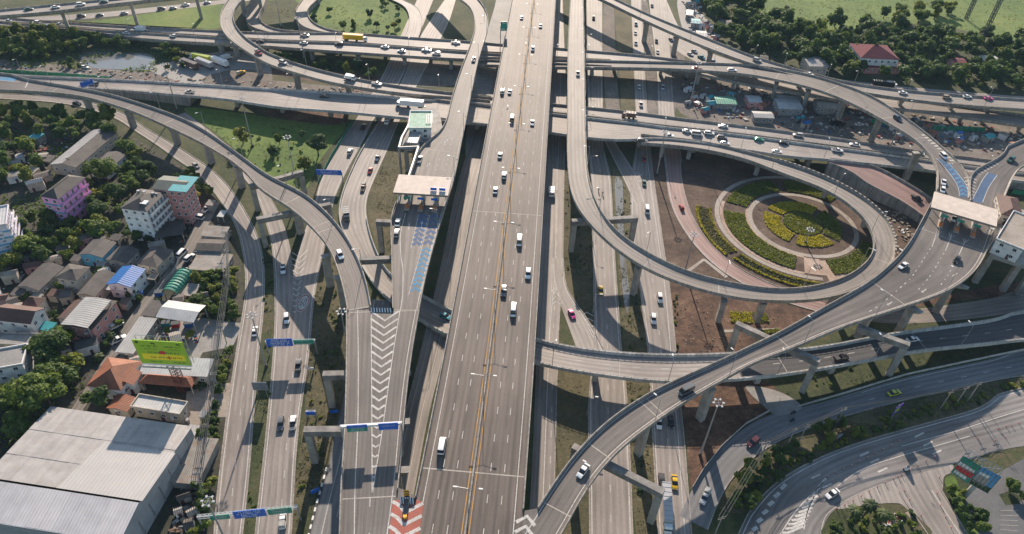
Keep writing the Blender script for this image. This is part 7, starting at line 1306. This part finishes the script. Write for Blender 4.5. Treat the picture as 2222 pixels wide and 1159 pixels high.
for poly, n_, lab, g_ in [([(1224,400),(1280,400),(1284,580),(1232,620)], 30, 'low shrub in the verge below the loop ramp start', 'shrubs below the loop start'), ([(1460,640),(1470,640),(1476,1000),(1468,1000)], 16, 'low shrub in the strip beside the outer street', 'shrubs beside the outer street'), ([(1345,420),(1372,430),(1400,640),(1420,800),(1424,1100),(1388,1100),(1360,700)], 44, 'low shrub along the canal between the two right streets', 'shrubs along the canal'), ([(690,580),(740,590),(740,900),(650,1100),(660,900)], 40, 'low weed clump on the dry verge beside the striped gore', 'weeds on the dry verge'), ([(575,470),(590,560),(590,900),(545,1150),(530,1150),(575,800)], 16, 'low weed clump between the two left roads', 'weeds between the left roads'), ([(480,300),(600,270),(740,280),(650,420),(560,350)], 40, 'low weed clump on the lawn behind the curved ramp', 'weeds on the lawn'), ([(1700,780),(1900,800),(1740,870),(1690,850)], 14, 'low weed clump below the toll ramp portal', 'weeds below the portal'), ([(540,560),(590,560),(600,700),(590,720),(560,640)], 14, 'low weed clump beside the bend of the village road', 'weeds by the bend')]:
    wood(poly, n_, .3, 1.0, ['mid', 'bright', 'dark'], lab, g_, sep=.6, m=.3, kind='shrub', bld=False)
# ground cover: uncountable tufts
def tufts(name, polys, dens, size, mat, label=None, hgt=3):
    rs = np.random.RandomState(len(name)); Cs = []
    for poly in polys:
        P = [U(x, y, 0)[:2] for x, y in poly]; xs = [p[0] for p in P]; ys = [p[1] for p in P]; ar = (max(xs) - min(xs)) * (max(ys) - min(ys)); Q_ = np.column_stack([rs.uniform(min(xs), max(xs), int(ar * dens)), rs.uniform(min(ys), max(ys), int(ar * dens))])
        nz = np.sin(Q_[:, 0] * .21 + 1.3 * np.sin(Q_[:, 1] * .13)) + np.sin(Q_[:, 1] * .3 + Q_[:, 0] * .11); Q_ = Q_[nz + rs.normal(scale=.7, size=len(Q_)) > .1]
        for p in Q_:
            if inside(p, P): Cs.append(p)
    if not Cs: return
    Cs = np.array(Cs); ok = np.ones(len(Cs), bool); low = ROADPTS[ROADPTS[:, 3] < 3.0]
    for i in range(0, len(Cs), 500): d = np.hypot(Cs[i:i + 500, None, 0] - low[None, :, 0], Cs[i:i + 500, None, 1] - low[None, :, 1]) - low[None, :, 2]; ok[i:i + 500] = d.min(1) > .5
    for (x, y, r_) in TAKEN: ok &= np.hypot(Cs[:, 0] - x, Cs[:, 1] - y) > r_ * .7
    Cs = Cs[ok]; Cs = np.repeat(Cs, 4, 0) + rs.normal(scale=size * .6, size=(len(Cs) * 4, 2)); n_ = len(Cs); C3 = np.column_stack([Cs, rs.uniform(.1, .6, n_) * size]); o = link(name, np_mesh(name, cards(C3, rs.normal(size=(n_, 3)) + np.array([0, 0, .8]), size * .55, rs), None, M[mat])); tag(o, label, None, None, 'stuff')
tufts('undergrowth', [[(-60,230),(110,246),(260,285),(420,380),(330,500),(200,520),(60,600),(-60,620)], [(-60,780),(150,750),(210,850),(80,980),(-60,1000)], [(425,590),(515,600),(515,700),(430,690)], [(480,760),(500,760),(450,1159),(410,1159)]], .5, .8, 'leaf', 'tangled dark undergrowth among the village trees'); tufts('wood_floor_cover', [[(1490,-30),(1640,10),(1800,60),(2060,80),(2300,110),(2300,200),(1960,180),(1650,120)]], .35, 1.1, 'leaf_dark', 'dense undergrowth of the upper right wood'); tufts('pond_reeds', [[(-60,66),(260,82),(420,96),(420,150),(330,158),(-60,140)]], .3, 1.0, 'leaf', 'reeds and scrub round the far pond')
tufts('weeds', [[(690,560),(742,560),(752,680),(735,960),(640,1180),(632,1100),(660,900)], [(575,470),(590,560),(590,900),(545,1150),(530,1150),(575,800)], [(1560,1100),(1600,1020),(1690,962),(1980,872),(2222,816),(2222,858),(1830,970),(1630,1110)], [(1212,380),(1282,380),(1290,720),(1228,620)], [(1330,360),(1372,400),(1424,1159),(1380,1159),(1350,700)], [(1640,860),(1720,870),(2100,740),(2200,760),(1760,880)]], .6, .42, 'tuft', 'weeds and rough grass on the road verges'); tufts('dry_weeds', [[(690,560),(742,560),(752,680),(735,960),(640,1180),(660,900)], [(1560,1100),(1690,962),(1980,872),(2222,816),(2222,858),(1830,970),(1630,1110)], [(818,300),(900,330),(850,470),(856,600),(800,430)], [(1210,780),(1275,790),(1280,1000),(1210,1000)]], .5, .4, 'dry_tuft', 'dry brown weeds on the verges'); tufts('field_grass', [[(400,235),(640,262),(750,268),(655,420),(540,350)], [(1618,-20),(1810,66),(2120,72),(2300,110),(2400,-60)], [(560,5),(660,60),(860,84),(880,10)]], .12, .55, 'tuft', 'taller grass clumps on the lawns')
# palms on the corner island
FR = MB()
for k_ in range(15):
    a = k_ * 2.399; el = .75 - (k_ % 5) * .32; pr = (0, 0, 0); wl = .06
    for s_ in range(1, 6): f = s_ / 5; cur = (math.cos(a) * f * 1.9 * math.cos(el * (1 - f * .4)), math.sin(a) * f * 1.9 * math.cos(el * (1 - f * .4)), 1.5 * math.sin(el) * f - 1.1 * f * f); w_ = .42 * math.sin(math.pi * min(1, f * .9 + .08)) + .03; px_, py_ = -math.sin(a), math.cos(a); FR.quad((pr[0] - px_ * wl, pr[1] - py_ * wl, pr[2] - wl * .35), (cur[0] - px_ * w_, cur[1] - py_ * w_, cur[2] - w_ * .35), cur, pr); FR.quad(pr, cur, (cur[0] + px_ * w_, cur[1] + py_ * w_, cur[2] - w_ * .35), (pr[0] + px_ * wl, pr[1] + py_ * wl, pr[2] - wl * .35)); pr = cur; wl = w_
FRM = FR.mesh('fronds', M['palm_leaf'])
for px, h_, lab in [((1842,1128),5.5,'left palm of three on the corner island'), ((1870,1126),7.0,'tallest middle palm on the corner island'), ((1898,1142),7.0,'right palm of three on the corner island')]:
    p = U(*px, 0); root = empty('palm_tree', tuple(p), RNG.uniform(0, 6), lab, 'palm', 'palms on the corner island'); m_ = MB(); m_.bar((0, 0, 0), (.2, .1, h_), .24, n=8, r2=.15); m_.build('trunk', M['bark'], root); link('fronds', FRM, root, (.2, .1, h_), 0, 1.25); link('fronds', FRM, root, (.2, .1, h_ + .15), 1.1, 1.0)
for i, px in enumerate([(438,840),(215,780),(120,540),(225,480),(2060,170),(2130,176),(480,690)]):
    p = U(*px, 0); root = empty('banana_plant', tuple(p), i, ['banana plant beside the house drive', 'banana plant behind the tiled house', 'banana plant in the thicket below the pink block', 'banana plant beside the white block', 'banana plant by the far highway lamp', 'right banana plant by the far highway', 'banana plant near the village road'][i], 'plant', 'banana plants'); m_ = MB(); m_.bar((0, 0, 0), (0, 0, 1.8), .2, n=6, r2=.12); m_.build('stem', M['leaf_bright'], root); link('leaves', FRM, root, (0, 0, 1.8), 0, 1.1)
# ------------------------------------------------------------------ round garden
Cg = U(1741, 486, 0); r_in = float(np.linalg.norm(U(1860, 499, 0) - Cg)) * .98; r_out = float(np.linalg.norm(U(1549, 450, 0) - Cg)) * .97
def arc_sheet(name, r0, r1, a0, a1, mat, z, parent=None, n_=None, kind='structure'):
    m_ = MB(); n_ = n_ or max(3, int(abs(a1 - a0) * r1 / 1.2))
    for i in range(n_): b0, b1 = a0 + (a1 - a0) * i / n_, a0 + (a1 - a0) * (i + 1) / n_; P_ = [(Cg[0] + r_ * math.cos(b), Cg[1] + r_ * math.sin(b), z) for r_, b in ((r0, b0), (r1, b0), (r1, b1), (r0, b1))]; m_.quad(*P_)
    return m_.build(name, M[mat], parent, **({'kind': kind} if parent is None else {}))
def bed(r0, r1, a0, a1, mat, label, h=.45, dens=7, edge=None):
    mid = (r0 + r1) / 2; am = (a0 + a1) / 2; rs = np.random.RandomState(int(r1 * 7 + a0 * 13) % 9999); root = empty('flower_bed', (Cg[0], Cg[1], 0), 0, label, 'flower bed', 'planted beds of the round garden'); n_ = int(dens * abs(a1 - a0) * (r1 * r1 - r0 * r0) / 2); rr = np.sqrt(rs.uniform(r0 * r0, r1 * r1, n_)); aa = rs.uniform(a0, a1, n_)
    C3 = np.column_stack([rr * np.cos(aa), rr * np.sin(aa), rs.uniform(.1, h, n_)]); link('plants', np_mesh('plants', cards(C3, rs.normal(scale=.6, size=(n_, 3)) + np.array([0, 0, .9]), .42, rs), None, M[mat]), root)
    if edge:
        for (e0, e1) in ((r0, r0 + 1.0), (r1 - 1.0, r1)): n2 = int(24 * abs(a1 - a0) * (e1 * e1 - e0 * e0) / 2); rr = np.sqrt(rs.uniform(e0 * e0, e1 * e1, n2)); aa = rs.uniform(a0, a1, n2); link('border_plants', np_mesh('border_plants', cards(np.column_stack([rr * np.cos(aa), rr * np.sin(aa), rs.uniform(.2, h + .15, n2)]), rs.normal(scale=.6, size=(n2, 3)) + np.array([0, 0, .9]), .36, rs), None, M[edge]), root)
    return root
PI = math.pi
arc_sheet('garden_path_inner', r_in * .94, r_in * 1.03, 0, 2 * PI, 'paving', .09); arc_sheet('garden_path_outer', r_out * .965, r_out * 1.02, PI * .42, PI * 1.48, 'paving', .092); arc_sheet('garden_walk', r_in * 1.06, r_out * .93, PI * 1.42, PI * 1.5, 'sand', .088); arc_sheet('garden_gravel', r_in * 1.03, r_in * 1.07, PI * .86, PI * 1.42, 'sand', .0885); arc_sheet('garden_gravel', r_out * .92, r_out * .96, PI * .86, PI * 1.42, 'sand', .089); arc_sheet('garden_sand', r_in * 1.1, r_out * 1.25, PI * 1.5, PI * 1.82, 'sand', .086); arc_sheet('garden_ring_soil', r_in * 1.04, r_out * .96, PI * .5, PI * 1.42, 'soil', .087)
m_ = MB(); m_.poly([(Cg[0] + 5.6 * math.cos(a), Cg[1] + 5.6 * math.sin(a), .085) for a in np.linspace(0, 2 * PI, 40, endpoint=False)]); m_.build('garden_centre', M['dry_grass'], None, kind='structure')
bed(.2, r_in * .36, 0, 2 * PI, 'bed_green', 'round yellow-green bed at the centre of the garden', dens=22)
for i, (a0, a1, lab, mt) in enumerate(((PI * .28, PI * .78, 'far arc-shaped yellow bed round the garden centre', 'bed_yellow'), (PI * .84, PI * 1.3, 'left arc-shaped yellow bed round the garden centre', 'bed_yellow'), (PI * 1.36, PI * 1.7, 'near arc-shaped yellow bed round the garden centre', 'bed_yellow'), (PI * 1.76, PI * 2.22, 'right arc-shaped yellow bed round the garden centre', 'bed_green'))): bed(r_in * .41, r_in * .72, a0, a1, mt, lab, dens=22)
ra, rbb = r_in * 1.08, r_out * .91
for a0, a1, lab in ((PI * .55, PI * .86, 'far left green hedge bed between the two garden paths'), (PI * .93, PI * 1.38, 'left green hedge bed between the two garden paths'), (PI * 1.53, PI * 1.86, 'near green hedge bed beside the loop ramp'), (PI * .25, PI * .5, 'far green hedge bed below the loop ramp')): bed(ra, rbb, a0, a1, 'bed_green', lab, .5, 26)
bed(r_out * 1.06, r_out * 1.24, PI * .93, PI * 1.18, 'tuft', 'upper outer bed edged in yellow beside the pink lane', .4, 9, 'bed_yellow'); bed(r_out * 1.06, r_out * 1.2, PI * 1.2, PI * 1.47, 'tuft', 'lower outer bed edged in yellow beside the pink lane', .4, 9, 'bed_yellow')
patch('soil_path', 'paving', [(1487,588),(1525,562),(1528,566),(1490,596)], smooth_=False, z=.08); patch('soil_path', 'paving', [(1522,562),(1530,562),(1580,600),(1574,604)], smooth_=False, z=.081); patch('soil_walk', 'paving', [(1570,716),(1690,712),(1690,717),(1570,722)], smooth_=False, z=.082)
def flat_bed(poly, mat, label, h=.4):
    rs = np.random.RandomState(len(label)); P = [U(x, y, 0)[:2] for x, y in poly]; xs = [p[0] for p in P]; ys = [p[1] for p in P]; Q_ = [p for p in np.column_stack([rs.uniform(min(xs), max(xs), 900), rs.uniform(min(ys), max(ys), 900)]) if inside(p, P)]; n_ = len(Q_); c = np.mean(P, 0); root = empty('flower_bed', (c[0], c[1], 0), 0, label, 'flower bed', 'planted beds of the round garden'); C3 = np.column_stack([np.array(Q_) - c, rs.uniform(.1, h, n_)]); link('plants', np_mesh('plants', cards(C3, rs.normal(scale=.6, size=(n_, 3)) + np.array([0, 0, .9]), .36, rs), None, M[mat]), root)
flat_bed([(1584,676),(1630,678),(1634,702),(1586,700)], 'bed_yellow', 'small rectangular yellow bed below the loop ramp'); flat_bed([(1634,678),(1664,682),(1668,700),(1637,702)], 'bed_green', 'small rectangular green bed right of the yellow one'); flat_bed([(1650,718),(1690,714),(1690,722),(1650,726)], 'bed_green', 'narrow green bed beside the portal bent')
# ------------------------------------------------------------------ clutter, fences, poles
CL = [flat('scrap_' + n_, c, .7, 0, .2, 1.0) for n_, c in (('grey', (.25, .24, .23)), ('white', (.55, .55, .53)), ('brown', (.17, .11, .07)), ('blue', (.05, .13, .3)), ('red', (.35, .06, .04)), ('dark', (.04, .04, .042)), ('tan', (.34, .27, .2)))]
def rubble(name, poly, n_, s0, s1, label, wts=(4, 1, 3, .5, .5, 3, 3)):
    rs = random.Random(len(label)); P = [U(x, y, 0)[:2] for x, y in poly]; xs = [p[0] for p in P]; ys = [p[1] for p in P]; m_ = MB(); k_ = t_ = 0
    while k_ < n_ and t_ < n_ * 20:
        t_ += 1; p = (rs.uniform(min(xs), max(xs)), rs.uniform(min(ys), max(ys)))
        if not inside(p, P) or not free(p, .6, True, 1): continue
        a, b, c = rs.uniform(s0, s1), rs.uniform(s0, s1) * .6, rs.uniform(s0, s1) * .35; m_.box((p[0], p[1], c / 2 + .03), (a, b, c), rs.uniform(0, 3.14), rs.choices(range(7), wts)[0], (rs.uniform(.6, 1), rs.uniform(.6, 1))); k_ += 1
    m_.build(name, CL, None, label=label, kind='stuff')
rubble('rubble', [(1480,165),(1720,208),(2222,285),(2222,340),(1900,308),(1480,244)], 380, .8, 2.6, 'building rubble and materials on the far right work site', (4, 4, 3, 1, 1.5, 2, 4)); rubble('rubble', [(-40,132),(250,152),(600,182),(960,208),(900,214),(300,186),(-40,180)], 260, .5, 2.0, 'rubble along the far left work site'); rubble('scrap', [(-40,300),(110,310),(170,290),(100,380),(-40,400)], 260, .4, 1.6, 'scrap heaps left of the long workshop', (3, 1.5, 3, 1, 1, 2, 2)); rubble('scrap', [(380,480),(500,490),(500,600),(400,600)], 110, .4, 1.5, 'loose junk round the sheds at the top of the lane'); rubble('scrap', [(330,1060),(430,1060),(420,1159),(330,1159)], 60, .4, 1.8, 'timber and scrap behind the rusty lean-to', (1, .6, 5, .6, .4, 2, 3)); rubble('scrap', [(340,700),(420,700),(430,745),(345,740)], 60, .4, 1.3, 'goods stacked under and beside the white open shed', (2, 2, 1, 3, 3, 1, 1)); rubble('clutter', [(1905,1118),(1950,1112),(1962,1136),(1915,1146)], 40, .3, 1.1, 'red and white clutter on a deck under the corner palms', (0, 5, 3, 0, 4, 0, 1)); rubble('stones', [(1475,640),(1560,660),(1700,690),(1580,770),(1475,770)], 90, .2, .7, 'stones scattered on the red soil', (2, 1, 4, 0, 0, 2, 5)); rubble('stones', [(1880,455),(1960,460),(1985,520),(1950,560),(1925,520)], 80, .6, 1.8, 'pale paving blocks dumped outside the loop ramp', (1, 1, 1, 0, 0, 0, 6)); rubble('litter', [(-40,560),(220,540),(300,700),(200,720),(-40,740)], 120, .3, 1.0, 'yard litter between the village houses', (2, 2, 2, 1, 1, 2, 2)); rubble('stall_goods', [(1478,0),(1520,20),(1560,90),(1500,80)], 120, .5, 2.0, 'cluttered stalls beside the far right street', (2, 4, 1, 2, 1, 1, 2))
M['net'] = flat('green_site_net', (0.02, 0.24, 0.13), .7, 0, .2); M['hoarding'] = flat('pale_hoarding', (.5, .48, .45), .7, 0, .15)
def fence(pts, h, mat, label, name='site_fence', seg=3.0, posts=True):
    P = resample(np.array([U(x, y, 0) for x, y in pts]), seg); root = empty(name, tuple(P[len(P) // 2]), 0, label, 'fence'); c = P[len(P) // 2]; rs = random.Random(len(label))
    for a, b in zip(P[:-1], P[1:]): m_ = MB(); d = b - a; an = math.atan2(d[1], d[0]); mid = (a + b) / 2 - c; hh = h * rs.uniform(.92, 1.04); m_.box((mid[0], mid[1], hh / 2), (np.linalg.norm(d) * .98, .08, hh), an + rs.uniform(-.02, .02)); m_.build('panel', M[mat], root)
    for p in P: m_ = MB(); m_.box((p[0] - c[0], p[1] - c[1], h / 2), (.14, .14, h + .1)); m_.build('post', M['steel'], root)
fence([(-30,160),(80,166),(160,171),(240,178)], 3.0, 'net', 'long green net fence along the far left work site'); fence([(1888,268),(1926,276)], 2.6, 'net', 'short green net fence under the right ramp'); fence([(2000,280),(2060,284),(2135,286)], 2.6, 'net', 'long green net fence on the far right work site'); fence([(2195,420),(2222,424)], 2.0, 'net', 'green net fence at the right edge beside the toll ramp')
fence([(342,640),(360,612),(380,590),(392,560)], 1.6, 'hoarding', 'white fence along the village lane beside the brown roof', 'lane_fence', 2.2); fence([(1730,884),(1829,856),(1967,814),(2222,760)], 1.1, 'hoarding', 'pale low wall above the lower right frontage road', 'low_wall', 3); fence([(1502,1060),(1524,1022),(1565,970),(1617,922),(1668,894)], 1.1, 'hoarding', 'curved concrete wall beside the excavated soil', 'low_wall', 2.4); fence([(65,455+50),(90,510),(130,512)], 1.8, 'hoarding', 'wall in front of the pink block', 'garden_wall', 2.5); fence([(690,400),(715,350),(765,268)], 1.8, 'net', 'green fence along the street beyond the lawn', 'street_fence', 4)
def pole(px, h, label, arms=1, rz=0.0, group=None):
    p = U(*px, 0); root = empty('utility_pole', tuple(p), rz, label, 'utility pole', group); m_ = MB(); m_.bar((0, 0, 0), (0, 0, h), .17, n=7, r2=.11); m_.build('pole', M['concrete'], root)
    for k_ in range(arms): m_ = MB(); m_.box((0, 0, h - .4 - k_ * .8), (2.2, .12, .14)); m_.build('crossarm', M['concrete_dark'], root)
    return np.array([p[0], p[1], h])
TP = [pole(px, 9.5, '%s utility pole from the top beside the village edge' % ORDL[i], 2, .1, 'utility poles along the village edge') for i, px in enumerate([(500,545),(505,640),(492,745),(478,852),(462,965),(448,1085)])]
def cables(TP, label, offs):
    root = empty('overhead_cables', tuple(TP[len(TP) // 2] * np.array([1, 1, 0])), 0, label, 'cables'); c = np.array(root.location)
    for (ox_, dz_) in offs:
        m_ = MB()
        for a, b in zip(TP[:-1], TP[1:]):
            pr = None
            for f in np.linspace(0, 1, 6): p = a + (b - a) * f; p = p + np.array([ox_, 0, dz_ - 3.2 * f * (1 - f) * .4]) - c; (pr is not None) and m_.bar(pr, p, .07, n=4); pr = p
        m_.build('cable', M['dark_steel'], root)
cables(TP, 'bundle of overhead cables along the village edge beside the left road', [(-1, 0), (-.5, -.2), (0, -.1), (.5, -.2), (1, 0), (0, -1.6), (.3, -1.9), (-.3, -2.2)])
TP2 = [pole(px, 9.0, lab, 2, .3, 'utility poles on the lower right slope') for px, lab in [((1551,1160),'utility pole at the bottom of the lower right slope'), ((1648,998),'utility pole behind the maroon car'), ((1707,970),'utility pole on the slope left of the small screens'), ((1732,962),'second utility pole on the slope left of the small screens'), ((1812,925),'utility pole beside the dark roadside board'), ((2040,887),'left of three utility poles at the right of the slope'), ((2073,878),'middle of three utility poles at the right of the slope'), ((2099,870),'right of three utility poles at the right of the slope')]]
cables(TP2, 'overhead cables along the lower right slope', [(-.9, 0), (0, -.1), (.9, 0)])
# roadside boards on the slope and posts on the corner road
def small_board(px, z0_, z1_, wd, rz, mats, label):
    p = U(*px, z0_); root = empty('roadside_board', (p[0], p[1], 0), rz, label, 'sign'); m_ = MB(); m_.bar((0, .2, 0), (0, .2, z1_), .12, n=6); m_.build('post', M['steel'], root); m_ = MB(); m_.box((0, 0, (z0_ + z1_) / 2), (wd, .2, z1_ - z0_)); pn = m_.build('panel', M[mats[0]], root)
    if len(mats) > 1: m_ = MB(); m_.box((-wd * .12, -.11, (z0_ + z1_) / 2 + .2), (wd * .6, .04, (z1_ - z0_) * .5)); m_.build('print', M[mats[1]], pn)
M['violet'] = flat('violet_print', (.12, .06, .35), .5, 0, .1); small_board((1943,896), 3.5, 7.2, 3.6, .6, ('violet', 'lime'), 'tilted violet and green roadside board on the lower right slope'); small_board((1812,928), 3.0, 6.5, 3.0, .7, ('black',), 'dark roadside board seen from behind on the slope'); small_board((1820,950), 1.5, 3.0, 2.2, .5, ('panel_back',), 'small grey roadside board on the lower slope')
cm = MB(); cm.bar((0, 0, 0), (0, 0, .9), .09, n=7, r2=.05); PM = cm.mesh('post', M['red_plastic'] if 'red_plastic' in M else M['red_paint']); cm = MB(); cm.bar((0, 0, 0), (0, 0, .1), .24, n=8); PB = cm.mesh('base', M['black']); cm = MB(); cm.bar((0, 0, .5), (0, 0, .7), .1, n=7); PW = cm.mesh('band', M['white'])
for i, (x, y) in enumerate([(945,800),(985,890),(1015,945),(1190,905),(1212,980),(1245,1055),(1278,1120),(1090,1045),(1205,805),(1450,560),(1555,575),(1620,555),(1575,500),(1625,485),(1660,480),(1705,465)] + [(560 + 51 * k, 1003 - 27 * k + 3 * math.sin(k)) for k in range(13)] + [(500 + 50 * k, 800 - 22 * k - k * k * .3) for k in range(10)]):
    root = empty('traffic_post', tuple(U(*q('c4', (x, y))[0], .07)), 0, 'slim red and white plastic post standing on the wide corner road', 'traffic post', 'red posts on the corner road'); link('post', PM, root, None, 0, 1.25); link('band', PW, root, None, 0, 1.25)
root = empty('light_cart', tuple(U(1966, 1020, .07)), .5, 'small pale machine on wheels standing on the wide corner road', 'cart'); m_ = MB(); m_.box((0, 0, 1.0), (1.4, 1.0, 1.3), 0, 0, (.8, .8)); m_.build('body', M['white'], root); m_ = MB(); m_.box((0, 0, 1.9), (.9, .5, .5)); m_.build('head', M['dark_steel'], root)
for x_, y_ in ((-.5, -.45), (.5, -.45), (-.5, .45), (.5, .45)): link('wheel', WHEEL if 'WHEEL' in globals() else PB, root, (x_, y_, .3))
patch('island_lawn', 'grass', q('c4', (500,1175),(530,1060),(600,1005),(700,985),(940,970),(1010,1010),(1090,1070),(1120,1175)), z=.09); patch('billboard_lawn', 'field', q('c4', (1240,830),(1300,800),(1350,930),(1420,1080),(1450,1180),(1390,1180),(1330,1050)), z=.091); patch('island_slab', 'paving', q('c4', (990,1025),(1035,1010),(1070,1040),(1025,1062)), smooth_=False, z=.094)
for i in range(6): m_ = MB(); a, b = U(*q('c4', (1590, 1010 + 30 * i))[0], .06), U(*q('c4', (1700, 1010 + 32 * i))[0], .06); d = b - a; n_ = np.array([-d[1], d[0], 0]) / np.linalg.norm(d) * .09; n_ = n_ * .7; m_.quad(a - n_, b - n_, b + n_, a + n_); m_.build('bay_line', M['joint'], bpy.data.objects['parking_lot'])
patch('lot_island', 'grass', q('c4', (1580,910),(1640,890),(1720,920),(1710,970),(1620,975)), smooth_=False, z=.075)
# coloured bins, tanks and the far lattice masts
for px, mt, lab in [((362,706),'sheet_teal','turquoise bin under the white open shed'), ((383,708),'red_plastic','red bin under the white open shed'), ((410,707),'blue_tank','blue bin under the white open shed'), ((291,618),'blue_tank','blue tank beside the blue-roofed house'), ((346,640),'blue_tank','blue box at the end of the green vault')]:
    root = empty('bin', tuple(U(*px, 0)), .2, lab, 'bin'); m_ = MB(); m_.box((0, 0, .8), (2.4, 1.6, 1.6), 0, 0, (1.08, 1.08)); m_.build('body', M[mt], root); m_ = MB(); m_.box((0, 0, 1.66), (2.7, 1.85, .12)); m_.build('rim', M['dark_steel'], root)
for px, h_, lab in [((2125,96),34,'right dark lattice mast with a white head above the far field'), ((2096,42),40,'left dark lattice mast at the edge of the far field')]:
    p = U(*px, 0); root = empty('lattice_mast', tuple(p), 0, lab, 'mast'); m_ = MB(); lattice(m_, (0, 0), .9, 0, h_, 2.2, .16); m_.build('lattice', M['dark_steel'], root); m_ = MB(); m_.box((.8, 0, h_ - 1), (3.5, 2.0, 3.2)); m_.build('head', M['white'], root)
# ------------------------------------------------------------------ air: one even box of pale haze round everything
hz = bpy.data.materials.new('pale_haze'); hz.use_nodes = True; ht = hz.node_tree; ht.nodes.clear()
hv = ht.nodes.new('ShaderNodeVolumePrincipled'); hv.inputs['Color'].default_value = (0.45, 0.7, 1.0, 1); hv.inputs['Density'].default_value = 0.00005; hv.inputs['Anisotropy'].default_value = 0.1
ho = ht.nodes.new('ShaderNodeOutputMaterial'); ht.links.new(hv.outputs[0], ho.inputs['Volume'])
mb = MB(); mb.box((0, 1350, 90), (3300, 3400, 182)); o = mb.build('haze', hz, kind='stuff')
